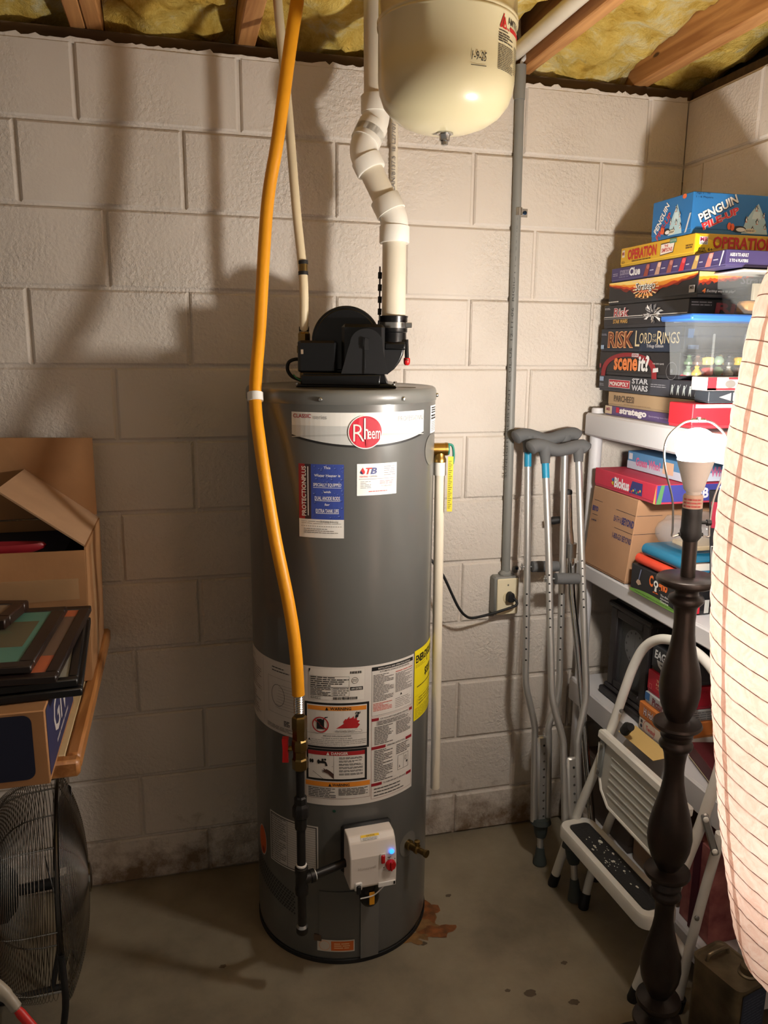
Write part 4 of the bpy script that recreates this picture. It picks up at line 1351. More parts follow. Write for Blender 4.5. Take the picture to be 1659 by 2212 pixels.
mb.lathe([(0.0125, 0.566), (0.0155, 0.562), (0.0155, 0.546), (0.019, 0.540), (0.0205, 0.536), (0.0205, 0.512), (0.0165, 0.508), (0.0155, 0.500), (0.0145, 0.478), (0.0125, 0.474)], g0, IRON, 8)
obj('union', mb, gp, smooth=20)
mb = MB()
mb.lathe([(0.0125, 0.372), (0.0165, 0.370), (0.0165, 0.356), (0.0150, 0.352), (0.0150, 0.318), (0.0165, 0.314), (0.0165, 0.298), (0.0125, 0.296)], g0, IRON, 20)
tdir = (HC + n0 * (HR + 0.035) + Z3 * 0.338 - t0 * 0.03) - (g0 + Z3 * 0.335)
tdir.normalize()
tc = g0 + Z3 * 0.336
mb.tube([tc, tc + tdir * 0.022, tc + tdir * 0.023, tc + tdir * 0.034], [0.0145, 0.0145, 0.0168, 0.0168], IRON, 18)
obj('tee', mb, gp)
mb = MB()
mb.lathe([(0.0128, 0.374), (0.0135, 0.378), (0.0118, 0.380)], g0, WHITEP, 18)
obj('thread_tape', mb, gp, label='white thread sealing tape')
mb = MB()
mb.tube([tc + tdir * 0.034, tc + tdir * 0.037], 0.0135, WHITEP, 16)
obj('thread_tape', mb, gp, label='white thread sealing tape')
mb = MB()
tend = HC + n0 * (HR + 0.035) + Z3 * 0.338 - t0 * 0.062
mb.tube([tc + tdir * 0.034, tend], 0.0108, IRON, 18)
obj('feed_nipple', mb, gp)
mb = MB()
mb.lathe([(0.0108, 0.298), (0.0108, 0.205), (0.0150, 0.203), (0.0150, 0.188), (0.013, 0.184), (0.004, 0.183)], g0, IRON, 18)
obj('drip_leg', mb, gp)
mb = MB()
mb.lathe([(0.0110, 0.209), (0.0125, 0.207), (0.0152, 0.2025), (0.0112, 0.203)], g0, ZINC, 18)
obj('cap_tape', mb, gp)

# relief discharge pipe
dpo = Vector((1.040, -0.325, 0.386))
dp = thing('discharge_pipe', dpo, 'straight white discharge pipe hanging down the right side of the heater', 'pipe')
mb = MB(); mb.tube([dpo, Vector((1.032, -0.3205, 1.318))], 0.0134, PVC, 20)
obj('pipe_section', mb, dp)
mb = MB(); mb.tube([Vector((1.0325, -0.3205, 1.300)), Vector((1.032, -0.3205, 1.336))], 0.0163, PVCF, 20)
obj('adapter', mb, dp)

# ------------------------------------------------------------------ expansion tank
TC = Vector((0.931, -0.598, 0.0)); TR = 0.1405
et = thing('expansion_tank', (TC.x, TC.y, 2.066), 'cream steel expansion tank hanging from the ceiling, dated in black marker', 'tank')
prof = [(0.006, 2.0685), (0.030, 2.0702), (0.062, 2.0760), (0.090, 2.0860), (0.113, 2.1005), (0.129, 2.1195), (0.1375, 2.1420), (TR - 0.0003, 2.1620), (TR, 2.180), (TR, 2.2605), (TR + 0.0026, 2.2635), (TR + 0.0030, 2.2665), (TR + 0.0012, 2.2690), (TR + 0.0026, 2.2715), (TR + 0.0030, 2.2745), (TR, 2.2785), (TR, 2.330), (0.136, 2.352), (0.118, 2.372), (0.08, 2.388), (0.03, 2.395), (0.006, 2.396)]
mb = MB(); mb.lathe(prof, TC, BEIGE, 80)
obj('tank_shell', mb, et, smooth=60)
mb = MB()
mb.lathe([(0.0175, 2.072), (0.0175, 2.0665), (0.0125, 2.0655), (0.0105, 2.060), (0.0105, 2.054), (0.0075, 2.052), (0.0075, 2.046), (0.0045, 2.0445)], TC, STEEL, 20)
obj('air_valve', mb, et, label='silver air valve under the tank')
mb = MB(); mb.tube([TC + Z3 * 2.392, TC + Z3 * 2.412], 0.011, BRASSD, 12)
obj('supply_nipple', mb, et)
TT0 = math.atan2(CAM.y - TC.y, CAM.x - TC.x)
TF = cyl_fn(TC, TR, TT0)
D = Decal(TF, lift=0.001)
D.text('1-9-25', 0.0480, 2.1655, 0.0800, 2.1815, (40, 36, 34), 1, 0.004, 0.15)
D.poly([(0.0470, 2.1560), (0.0800, 2.1568), (0.0800, 2.1582), (0.0470, 2.1572)], (40, 36, 34), 1)
D.obj('handwritten_date', et, label='handwritten date 1-9-25 underlined')
D = Decal(TF, curved=0.01)
s0 = 0.1110
RD = (190, 36, 40); BK = (46, 42, 40)
D.poly([(s0 + 0.000, 2.2330), (s0 + 0.006, 2.2330), (s0 + 0.0145, 2.2590), (s0 + 0.0120, 2.2590)], RD, 1)
D.poly([(s0 + 0.008, 2.2330), (s0 + 0.024, 2.2330), (s0 + 0.0165, 2.2530), (s0 + 0.0145, 2.2530)], RD, 1)
D.poly([(s0 + 0.0135, 2.2360), (s0 + 0.0185, 2.2360), (s0 + 0.0170, 2.2405), (s0 + 0.0148, 2.2405)], (222, 208, 172), 2)
D.poly([(s0 + 0.026, 2.2330), (s0 + 0.034, 2.2330), (s0 + 0.0280, 2.2370)], RD, 1)
D.rect(s0 + 0.036, 2.2335, s0 + 0.094, 2.2415, RD, 1)
D.text('AMTROL', s0 + 0.027, 2.2440, s0 + 0.090, 2.2570, BK, 1, 0.004)
D.rect(s0 - 0.002, 2.2275, s0 + 0.028, 2.2290, BK, 1)
D.lines(s0 - 0.002, 2.2080, s0 + 0.050, 2.2250, 4, BK, 1, 0.5, 4, 3, 0.5)
D.lines(s0 - 0.002, 2.1590, s0 + 0.056, 2.2050, 15, BK, 1, 0.42, 5, 4, 0.4)
D.lines(s0 + 0.062, 2.1640, s0 + 0.098, 2.2150, 14, BK, 1, 0.42, 4, 5, 0.4)
D.obj('maker_label', et, label='printed label with a red triangular emblem')

# ------------------------------------------------------------------ grey conduit, outlet, cord
cd_ = thing('electrical_conduit', (1.366, -0.0175, 0.92), 'grey plastic electrical conduit running down the block wall to the outlet', 'conduit')
mb = MB(); mb.tube([Vector((1.3670, -0.0185, 0.915)), Vector((1.3460, -0.0185, 2.400))], 0.0134, GPVC, 18)
obj('pipe_section', mb, cd_)
mb = MB(); mb.tube([Vector((1.3462, -0.0185, 2.325)), Vector((1.3460, -0.0185, 2.415))], 0.0158, GPVC, 18)
obj('coupling', mb, cd_)
mb = MB(); mb.tube([Vector((1.3545, -0.0185, 2.012)), Vector((1.3542, -0.0185, 2.034))], 0.0150, STEEL, 18)
mb.box((1.366, -0.008, 2.010), (1.392, -0.0045, 2.036), STEEL, 0.001)
mb.lathe([(0.006, 0), (0.006, 0.003), (0.002, 0.004)], (1.382, -0.008, 2.023), mat('blue_screw', (40, 60, 84), 0.3, 0.8), 10, ez=-Y3)
obj('pipe_strap', mb, cd_, label='steel strap and screw')
D = Decal(lambda x, y, l: Vector((1.3560, -0.0185, 0)) + (Vector((-0.62, -0.785, 0)) * (0.0134 + l)) + Vector((0.785, -0.62, 0)) * x + Z3 * y)
D.text('SUNLIGHT RESISTANT  C-UL-US  12-11-06  RIGID PVC CONDUIT', -0.40, 1.632, 0.40, 1.639, (70, 70, 68), 1, 0.0, rot=90)
D.obj('conduit_print', cd_)

out = thing('wall_outlet', (1.355, -0.006, 0.855), 'grey outlet box with an ivory cover plate on the block wall', 'outlet')
mb = MB(); mb.box((1.318, -0.050, 0.792), (1.402, -0.005, 0.918), GPVC, 0.006)
mb.box((1.344, -0.036, 0.910), (1.390, -0.006, 0.932), GPVC, 0.008)
obj('outlet_box', mb, out)
mb = MB()
mb.lathe([(0.008, 0), (0.008, .006)], (1.404, -0.012, 0.935), GPVC, 12, ez=-Y3)
mb.lathe([(0.0045, 0), (0.0045, .008), (.002, .009)], (1.404, -0.012, 0.935), mat('blue_screw', (40, 60, 84)), 8, ez=-Y3)
mb.box((1.392, -0.014, 0.918), (1.412, -0.006, 0.940), GPVC, 0.004)
obj('mounting_ear', mb, out)
mb = MB()
mb.box((1.318, -0.014, 0.776), (1.336, -0.006, 0.800), GPVC, 0.003)
obj('mounting_ear', mb, out)
mb = MB(); mb.box((1.325, -0.0555, 0.795), (1.397, -0.050, 0.914), IVORY, 0.0025)
op = obj('cover_plate', mb, out, label='ivory cover plate with one socket')
mb = MB()
mb.lathe([(0.0185, 0.0), (0.0185, 0.0020), (0.0178, 0.0024)], (1.363, -0.0555, 0.852), mat('ivory_plastic2', (206, 192, 156), 0.45), 26, ez=-Y3)
mb.lathe([(0.0030, 0.0), (0.0022, 0.0016)], (1.361, -0.0555, 0.893), ZINC, 10, ez=-Y3)
obj('socket_face', mb, op)
crd = thing('power_cord', (1.363, -0.062, 0.85), 'black power cord looping from the wall outlet behind the heater', 'cord')
mb = MB(); mb.tube(smooth_path([(1.06, -0.10, 1.04), (1.095, -0.12, 0.99), (1.120, -0.12, 0.957), (1.147, -0.12, 0.902), (1.170, -0.12, 0.856), (1.195, -0.112, 0.825), (1.225, -0.105, 0.811), (1.290, -0.095, 0.816), (1.331, -0.090, 0.823), (1.366, -0.092, 0.833), (1.378, -0.090, 0.840), (1.376, -0.086, 0.850), (1.370, -0.080, 0.856)], 6), 0.0042, BLKM, 10)
obj('cable', mb, crd)
mb = MB()
fp = (Vector((1.364, -0.058, 0.856)), X3, Z3, -Y3)
mb.prism([(-0.012, -0.010), (-0.006, -0.014), (0.008, -0.014), (0.013, -0.006), (0.010, 0.012), (0.004, 0.018), (-0.006, 0.017), (-0.011, 0.008)], fp, 0.0, 0.024, BLKM)
o = obj('plug', mb, crd)
b = o.modifiers.new('round', 'BEVEL'); b.width = 0.003; b.segments = 2

# white pipe along the joist and the flat cable from the conduit
mb = MB(); mb.tube([(1.330, 0.02, 2.448), (1.330, -2.2, 2.452)], 0.0205, PVC, 20)
o = obj('overhead_pipe', mb, None, loc=(1.33, -1.0, 2.45)); tag(o, 'white pipe running along the side of a ceiling joist', 'pipe')
mb = MB(); mb.tube(smooth_path([(1.346, -0.0185, 2.405), (1.349, -0.022, 2.425), (1.358, -0.020, 2.440), (1.352, 0.0, 2.475), (1.340, -0.010, 2.50), (1.325, -0.04, 2.53)], 6), [0.0055] * 31, WHITEP, 8)
o = obj('flat_cable', mb, None, loc=(1.346, -0.02, 2.41)); tag(o, 'white flat cable leaving the top of the grey conduit', 'cable')

# ------------------------------------------------------------------ crutches and cane
def crutch(root_at, label, L, R, pad, grip, mid, group='aluminium underarm crutches'):
    """L, R: centre lines of the two side tubes from top to bottom; mid: lower leg points; pad: arc points"""
    c = thing('crutch', root_at, label, 'crutch', group)
    for pts in (L, R):
        mb = MB(); mb.tube(smooth_path(pts, 6), 0.0105, ALU, 16)
        obj('side_tube', mb, c)
    mb = MB()
    P = smooth_path(pad, 5)
    n = len(P) - 1
    mb.tube(P, [0.010 if i in (0, n) else 0.0185 if i in (1, n - 1) else 0.0225 - 0.003 * math.sin(PI * i / n) for i in range(n + 1)], RUBG, 16)
    for t in (L, R):
        a, b = Vector(t[0]), Vector(t[1]); d = (a - b).normalized()
        mb.tube([a - d * 0.004, a + d * 0.020, a + d * 0.045], [0.014, 0.016, 0.022], RUBG, 14)
    obj('underarm_pad', mb, c)
    a, b = Vector(L[0]), Vector(L[1]); d = (b - a).normalized()
    mb = MB(); mb.tube([a + d * 0.004, a + d * 0.048], 0.0112, mat('blue_label', (36, 140, 178), 0.45), 16)
    obj('blue_sticker', mb, c, label='blue sticker round the tube')
    g0_, g1_ = Vector(grip[0]), Vector(grip[1]); gd = (g1_ - g0_).normalized()
    mb = MB(); mb.tube([g0_ + gd * 0.012, g0_ + gd * 0.014, g0_ + gd * 0.030, g0_ + gd * 0.034, g1_ - gd * 0.014, g1_ - gd * 0.012], [0.012, 0.0175, 0.0165, 0.0175, 0.0165, 0.012], RUBG, 18)
    obj('hand_grip', mb, c)
    mb = MB(); mb.tube([g0_ - gd * 0.024, g0_ + gd * 0.012], 0.0035, ZINC, 8)
    mb.box((-0.010, -0.004, -0.002), (0.010, 0.004, 0.002), ZINC, 0.001, (g0_ - gd * 0.020, Z3, Y3, gd))
    obj('wing_nut', mb, c)
    m = [Vector(p) for p in mid]
    ax = (m[1] - m[0]).normalized(); wx = X3; wy = ax.cross(wx).normalized()
    mb = MB(); mb.box((-0.0165, -0.0095, 0.0), (0.0165, 0.0095, (m[1] - m[0]).length), ALU, 0.006, (m[0], wx, wy, ax))
    fy = wy if wy.y < 0 else -wy
    leg = obj('lower_leg', mb, c)
    for k in range(10):
        mb = MB()
        q = m[0] + ax * (0.030 + 0.026 * k) + fy * 0.0094 + wx * 0.004
        mb.lathe([(0.0040, 0.0), (0.0036, 0.0010), (0.0010, 0.0012)], q, BLKM if k == 0 else STEEL, 8, ez=fy)
        obj('height_pin', mb, leg)
    for t in (L, R):
        q = [Vector(p) for p in t]
        for k in range(7):
            mb = MB()
            pz = q[1] + (q[2] - q[1]) * (0.35 + 0.13 * k)
            mb.lathe([(0.0032, 0.0), (0.0028, 0.0008)], pz + Vector((-0.4, -0.917, 0)) * 0.0100, BLKM, 8, ez=Vector((-0.4, -0.917, 0)))
            obj('adjusting_hole', mb, c)
    mb = MB()
    mb.tube([m[1] - ax * 0.012, m[1] + ax * 0.004, m[1] + ax * 0.010, m[1] + ax * 0.040, m[2]], [0.030, 0.034, 0.024, 0.020, 0.016], RUBD, 16)
    obj('collar', mb, c)
    mb = MB(); mb.tube([m[2] - ax * 0.02, m[3] + ax * 0.01], 0.0100, ALU, 14)
    obj('extension_tube', mb, c)
    mb = MB(); mb.tube([m[3] - ax * 0.004, m[3] + ax * 0.004, m[3] + ax * 0.022, m[4] - Z3 * 0 - ax * 0.012, m[4]], [0.0125, 0.0140, 0.0160, 0.0215, 0.0225], RUBD, 18)
    obj('rubber_tip', mb, c)
crutch((1.437, -0.225, 0), 'aluminium crutch standing nearer the wall outlet, its pad against the wall',
       [(1.397, -0.076, 1.325), (1.395, -0.114, 0.979), (1.391, -0.144, 0.712), (1.390, -0.156, 0.604), (1.403, -0.164, 0.537), (1.420, -0.173, 0.458), (1.4205, -0.179, 0.401), (1.417, -0.208, 0.145)],
       [(1.521, -0.076, 1.325), (1.515, -0.115, 0.972), (1.508, -0.145, 0.702), (1.505, -0.159, 0.592), (1.495, -0.166, 0.525), (1.470, -0.173, 0.453), (1.4695, -0.180, 0.396), (1.466, -0.209, 0.137)],
       [(1.352, -0.072, 1.363), (1.372, -0.070, 1.372), (1.400, -0.070, 1.372), (1.459, -0.072, 1.358), (1.520, -0.071, 1.371), (1.550, -0.071, 1.373), (1.566, -0.072, 1.362)],
       [(1.397, -0.115, 0.968), (1.512, -0.116, 0.963)],
       [(1.4445, -0.178, 0.425), (1.4415, -0.209, 0.141), (1.440, -0.215, 0.090), (1.439, -0.220, 0.052), (1.438, -0.2255, 0.0015)])
crutch((1.466, -0.411, 0), 'aluminium crutch standing farther forward, overlapping the other and half behind the stool',
       [(1.427, -0.137, 1.298), (1.426, -0.192, 1.037), (1.421, -0.234, 0.841), (1.419, -0.258, 0.730), (1.4175, -0.280, 0.622), (1.4255, -0.292, 0.565), (1.4465, -0.309, 0.482), (1.447, -0.324, 0.415), (1.441, -0.372, 0.193)],
       [(1.537, -0.137, 1.300), (1.5345, -0.187, 1.065), (1.533, -0.225, 0.890), (1.532, -0.255, 0.742), (1.530, -0.283, 0.610), (1.518, -0.295, 0.549), (1.499, -0.309, 0.483), (1.494, -0.321, 0.429), (1.490, -0.372, 0.190)],
       [(1.375, -0.130, 1.337), (1.395, -0.128, 1.347), (1.420, -0.128, 1.346), (1.470, -0.130, 1.332), (1.530, -0.129, 1.342), (1.552, -0.129, 1.342), (1.566, -0.130, 1.330)],
       [(1.430, -0.210, 0.955), (1.533, -0.211, 0.949)],
       [(1.471, -0.322, 0.425), (1.4655, -0.378, 0.165), (1.466, -0.389, 0.112), (1.466, -0.399, 0.060), (1.466, -0.411, 0.0015)])
cane = thing('forearm_crutch', (1.575, -0.335, 0), 'chrome forearm crutch with a black grip standing behind the two crutches', 'crutch')
P = [Vector(p) for p in ((1.537, -0.080, 1.190), (1.540, -0.092, 1.082), (1.546, -0.104, 1.009), (1.549, -0.125, 0.870), (1.560, -0.165, 0.700), (1.563, -0.205, 0.545), (1.566, -0.250, 0.370), (1.572, -0.300, 0.170), (1.575, -0.335, 0.012))]
mb = MB(); mb.tube(P[:3], 0.0135, CHROME, 18)
obj('upper_tube', mb, cane)
mb = MB(); mb.tube(smooth_path(P[2:], 5), 0.0112, CHROME, 16)
obj('shaft', mb, cane)
mb = MB(); mb.tube([P[0] - Z3 * .004, P[0] + Z3 * 0.004, P[0] + Z3 * 0.010], [0.0142, 0.0146, 0.012], BLKM, 16)
obj('end_cap', mb, cane)
mb = MB(); mb.tube([P[2] + Z3 * 0.024, P[2] - Z3 * 0.022], 0.0185, ZINC, 18)
mb.tube([P[2] + Z3 * 0.004 - X3 * 0.02, P[2] + Z3 * 0.004 - X3 * 0.012], 0.006, ZINC, 8)
obj('lock_collar', mb, cane)
mb = MB(); mb.tube([P[1] + Vector((-0.008, 0.010, 0.024)), P[1] + Vector((-0.045, 0.016, 0.020)), P[1] + Vector((-0.060, 0.018, 0.018))], [0.010, 0.013, 0.009], BLKM, 14)
obj('grip', mb, cane, label='black hand grip')
mb = MB(); mb.tube([P[-1] + Z3 * 0.035, P[-1] + Z3 * 0.01, P[-1] - Z3 * 0.0115], [0.014, 0.018, 0.020], BLKM, 16)
obj('rubber_tip', mb, cane)

# ------------------------------------------------------------------ plastic shelving
SX0, SX1, SY0, SY1 = 1.600, 1.905, -0.955, -0.045
sh = thing('shelving_unit', (1.75, -0.5, 0.0), 'pale grey plastic shelving unit full of board games against the right wall', 'shelf')
DECK = [(0.135, 0.065), (0.556, 0.080), (0.962, 0.052), (1.437, 0.070)]
for z, lip in DECK:
    mb = MB()
    mb.box((SX0 + 0.004, SY0 + 0.004, z - 0.016), (SX1 - 0.004, SY1 - 0.004, z), SHELFM, 0.002)
    t = 0.018
    mb.box((SX0, SY0, z - lip), (SX0 + t, SY1, z - 0.0006), SHELFM, 0.006)
    mb.box((SX1 - t, SY0, z - lip), (SX1, SY1, z - 0.0006), SHELFM, 0.006)
    mb.box((SX0 + t, SY0, z - lip), (SX1 - t, SY0 + t, z - 0.0006), SHELFM, 0.006)
    mb.box((SX0 + t, SY1 - t, z - lip), (SX1 - t, SY1, z - 0.0006), SHELFM, 0.006)
    for k in range(5):
        y = SY0 + 0.16 + k * 0.16
        mb.box((SX0 + t, y, z - lip + 0.012), (SX1 - t, y + 0.008, z - 0.015), SHELFM)
    obj('shelf_deck', mb, sh, smooth=30)
for px_, py_ in ((SX0 + 0.032, SY1 - 0.021), (SX1 - 0.032, SY1 - 0.021), (SX0 + 0.032, SY0 + 0.030), (SX1 - 0.032, SY0 + 0.030)):
    mb = MB()
    mb.lathe([(0.018, 0.0), (0.0195, 0.01), (0.0195, 1.447), (0.017, 1.453)], (px_, py_, 0), SHELFM, 20)
    obj('post', mb, sh)

# ------------------------------------------------------------------ boxes
def game_box(name, label, x0, x1, y0, y1, z0, z1, rgb, left=None, right=None, top=None, tray=None, shear=0.0, group=None, cat='box', M=None, seam=0.12, rgb_right=None):
    c = Vector(((x0 + x1) / 2, (y0 + y1) / 2, z0))
    T = (lambda p: Vector((p[0], p[1] + (p[2] - z0) * shear, p[2]))) if M is None else (lambda p: c + M @ (Vector((p[0], p[1] + (p[2] - z0) * shear, p[2])) - c))
    t = thing(name, c, label, cat, group)
    L, Wd, H = y1 - y0, x1 - x0, z1 - z0
    lm = mat('card_%02x%02x%02x' % tuple(int(v) for v in rgb), rgb, 0.5, var=0.05, vscale=9)
    mb = MB()
    mb.box((x0, y0, z0 + H * seam), (x1, y1, z1), lm, 0.0016)
    mb.v = [T(v) for v in mb.v]
    obj('lid', mb, t, smooth=30)
    mb = MB()
    q = tray or tuple(min(255, v * 0.8 + 20) for v in rgb)
    mb.box((x0 + 0.0014, y0 + 0.0014, z0), (x1 - 0.0014, y1 - 0.0014, z0 + H * 0.6), mat('card_%02x%02x%02x' % tuple(int(v) for v in q), q, 0.6), 0.001)
    mb.v = [T(v) for v in mb.v]
    obj('tray', mb, t, smooth=30)
    def F(o, ex, ey, en):
        return lambda x, y, l: T(Vector(o) + Vector(ex) * x + Vector(ey) * y + Vector(en) * l)
    if left:
        D = Decal(F((x0, y1, z0), (0, -1, 0), Z3, (-1, 0, 0))); left(D, L, H); D.obj('side_print', t)
    if right or rgb_right:
        D = Decal(F((x0, y0, z0), (1, 0, 0), Z3, (0, -1, 0)))
        if rgb_right:
            D.rect(0.0016, H * seam, Wd - 0.0016, H - 0.0016, rgb_right, 0)
        if right:
            right(D, Wd, H)
        D.obj('end_print', t)
    if top:
        D = Decal(F((x0, y1, z1), (0, -1, 0), (1, 0, 0), Z3)); top(D, L, Wd); D.obj('top_print', t)
    return t
WH = (236, 234, 230); BKK = (22, 22, 26)
def penguin(D, x, y, s, flip=1):
    D.disc(x, y, s * 0.55, s, (26, 26, 32), 2, 14)
    D.disc(x + 0.08 * s * flip, y - 0.15 * s, s * 0.34, s * 0.72, (232, 232, 230), 3, 12)
    D.disc(x, y + s * 0.95, s * 0.36, s * 0.36, (26, 26, 32), 4, 12)
    D.disc(x + 0.1 * s * flip, y + s * 0.95, s * 0.18, s * 0.2, (232, 232, 230), 5, 8)
    D.poly([(x + 0.2 * s * flip, y + s * 0.95), (x + 0.55 * s * flip, y + s * 0.86), (x + 0.2 * s * flip, y + s * 0.8)], (238, 120, 50), 6)
    for k in (-1, 1):
        D.poly([(x + k * s * .5, y + s * .4), (x + k * s * 0.95, y - s * .1), (x + k * s * .5, y - s * .05)], (26, 26, 32), 2.5)
        D.disc(x + k * s * 0.3, y - s * 1.0, s * 0.28, s * 0.12, (240, 110, 50), 4, 10)
def pile_print(D, L, H, corner):
    s = 1.0
    if corner:
        D.text('Age 5 - 99', L * 0.03, H * 0.93, L * 0.20, H * 0.985, (20, 40, 70), 1)
        D.text('1 - 6 Players', L * 0.03, H * 0.84, L * 0.24, H * 0.90, (20, 40, 70), 1)
        D.text('PENGUIN', L * 0.065, H * 0.50, L * 0.575, H * 0.72, (16, 18, 26), 1, 0.05, rot=27)
        D.text('PENGUIN', L * 0.060, H * 0.52, L * 0.570, H * 0.74, WH, 2, 0.03, rot=27)
        D.text('PILE-UP', L * 0.115, H * 0.305, L * 0.600, H * 0.485, (240, 200, 200), 1.5, 0.08, rot=24)
        D.text('PILE-UP', L * 0.115, H * 0.310, L * 0.595, H * 0.480, (216, 44, 52), 2.5, 0.03, rot=24)
        c0 = 0.80
    else:
        D.text('PENGUIN', L * 0.02, H * 0.44, L * 0.50, H * 0.62, WH, 2, 0.03, rot=52)
        D.text('PILE-UP', L * 0.10, H * 0.24, L * 0.56, H * 0.40, (206, 60, 62), 2, 0.02, rot=46)
        D.poly([(L * .86, H * .04), (L * .90, H * .06), (L * .99, H * .50), (L * .95, H * .50)], (200, 206, 210), 2)
        D.disc(L * 0.80, H * 0.94, L * 0.05, H * 0.06, (226, 110, 60), 2, 12)
        c0 = 0.62
    ic = (176, 206, 214)
    D.poly([(L * (c0 - .17), H * .06), (L * (c0 + .17), H * .06), (L * (c0 + .13), H * .38), (L * (c0 + .07), H * .62), (L * (c0 + .02), H * .80), (L * (c0 - .05), H * .62), (L * (c0 - .12), H * .40)], ic, 1)
    D.poly([(L * (c0 - .05), H * .42), (L * (c0 + .07), H * .42), (L * (c0 + .05), H * .60), (L * (c0 - .03), H * .60)], (206, 226, 230), 1.5)
    for a, b, q, f in ((c0 - .12, .40, .055, 1), (c0, .68, .055, -1), (c0 + .10, .52, .05, 1), (c0 + .02, .36, .055, 1), (c0 + .13, .25, .055, -1), (c0 - .03, .18, .05, 1)):
        penguin(D, L * a, H * b, H * q * 1.1, f)
    D.disc(L * (c0 - .20), H * .16, L * .09, H * .08, (26, 26, 32), 2, 16)
    D.disc(L * (c0 - .18), H * .15, L * .06, H * .05, (232, 232, 230), 3, 16)
    for k in (0, 1):
        D.disc(L * (c0 - .33 + .04 * k), H * (.22 - 0.02 * k), L * .026, H * .09, (236, 104, 56), 4, 12)
    D.disc(L * (c0 - .06), H * .13, L * .075, H * .055, (226, 218, 196), 6, 18)
    D.lines(L * (c0 - .12), H * .105, L * c0, H * .155, 3, (60, 54, 50), 7, 0.5, 3, 3, 0.1)
game_box('board_game', 'blue board game box with penguins, topmost of the tall stack', 1.63, 1.900, -0.465, -0.290, 1.9175, 2.0175, (36, 112, 176),
         lambda D, L, H: pile_print(D, L, H, False), lambda D, L, H: pile_print(D, L * 0.86, H, True), group='board games on the top shelf')
def op_left(D, L, H):
    D.text('OPERATION', L * .115, H * .30, L * .525, H * .86, (190, 40, 40), 2, 0.035)
    D.lines(L * .18, H * .17, L * .46, H * .25, 1, (90, 60, 20), 2, 0.6, 7, 2, 0)
    D.rect(L * .025, H * .5, L * .065, H * .88, (226, 214, 190), 1); D.text('MB', L * .030, H * .60, L * .060, H * .78, (170, 60, 60), 2, 0.02)
    D.poly([(L * .575, H * .22), (L * .745, H * .28), (L * .765, H * .82), (L * .580, H * .80)], (70, 40, 40), 1)
    D.poly([(L * .580, H * .26), (L * .740, H * .32), (L * .758, H * .78), (L * .586, H * .76)], (238, 228, 216), 2)
    D.text('THE', L * .630, H * .60, L * .680, H * .72, (190, 50, 50), 3, 0.02); D.text('SIMPSONS', L * .595, H * .36, L * .735, H * .56, (190, 50, 50), 3, 0.02)
    D.rect(L * .700, H * .74, L * .785, H * .96, (70, 130, 110), 4); D.text('EDITION', L * .708, H * .80, L * .777, H * .90, (226, 226, 210), 5)
    D.lines(L * .90, H * .30, L * .985, H * .52, 2, (110, 80, 30), 2, 0.5, 2, 4, 0.1)
    D.text('AGE 6+', L * .025, H * .16, L * .075, H * .30, BKK, 2)
def op_right(D, L, H):
    D.poly([(0.001, H * .14), (L * .16, H * .14), (L * .26, H * .55), (0.001, H * .98)], (250, 214, 30), 1)
    D.rect(L * .045, H * .48, L * .135, H * .84, (240, 236, 230), 2); D.text('MB', L * .052, H * .62, L * .128, H * .82, (170, 50, 90), 3, 0.03)
    D.lines(L * .055, H * .50, L * .125, H * .60, 2, (110, 110, 130), 3, 0.5, 2, 4, 0)
    D.text('AGE', L * .035, H * .24, L * .110, H * .34, BKK, 3, 0.02); D.text('EDAD', L * .035, H * .12, L * .125, H * .22, BKK, 3, 0.02); D.text('6+', L * .140, H * .18, L * .190, H * .34, BKK, 3, 0.02)
    D.text('OPERATION', L * .19, H * .32, L * .86, H * .88, (196, 36, 36), 2, 0.03)
    D.text('Human Steady Surgery and You\'re the Doctor!', L * .36, H * .19, L * .74, H * .25, (60, 40, 20), 2)
game_box('board_game', 'yellow board game box under the blue penguin box', 1.63, 1.900, -0.486, -0.142, 1.8650, 1.9165, (222, 176, 44), op_left, op_right, group='board games on the top shelf')
def clue_left(D, L, H):
    D.text('SCOOBY-DOO!', L * .095, H * .42, L * .190, H * .80, (170, 164, 196), 2, 0.02); D.text('Clue', L * .190, H * .30, L * .300, H * .88, (236, 234, 240), 2, 0.04)
    D.text('WHERE ARE YOU?', L * .085, H * .26, L * .185, H * .36, (150, 144, 180), 2)
    D.lines(L * .02, H * .40, L * .075, H * .65, 2, (170, 164, 190), 2, 0.4, 2, 2, 0.1)
    rr = random.Random(4)
    for k, cgb in enumerate(((146, 70, 60), (190, 150, 130), (150, 84, 76), (196, 48, 58), (196, 160, 96), (206, 130, 120))):
        a = L * (.36 + k * .104)
        D.poly([(a - L * .028, H * .12), (a + L * .012, H * .12), (a + L * .030, H * .92), (a - L * .002, H * .92)], cgb, 2)
        D.disc(a + L * .012, H * .74, L * .014, H * .16, tuple(min(255, v + 40) for v in cgb), 3, 10)
        D.lines(a + L * .03, H * .40, a + L * .065, H * .55, 1, (180, 176, 200), 2, 0.5, 1, k, 0)
    D.rect(0.001, H * .13, L - .001, H * .165, (110, 100, 150), 1)
    D.poly([(L * .955, H * .10), (L * .962, H * .10), (L * .985, H * .92), (L * .975, H * .95)], (226, 226, 230), 2)
game_box('board_game', 'purple detective board game box under the yellow box', 1.63, 1.900, -0.612, -0.097, 1.8245, 1.8640, (72, 62, 112), clue_left,
         lambda D, L, H: (D.text('AGES 8 TO ADULT', L * .03, H * .60, L * .22, H * .80, WH, 2, 0.03), D.text('2 TO 6 PLAYERS', L * .03, H * .28, L * .22, H * .46, WH, 2, 0.03), D.text('SCOOBY-DOO!', L * .42, H * .6, L * .60, H * .85, (190, 186, 206), 2)), group='board games on the top shelf')
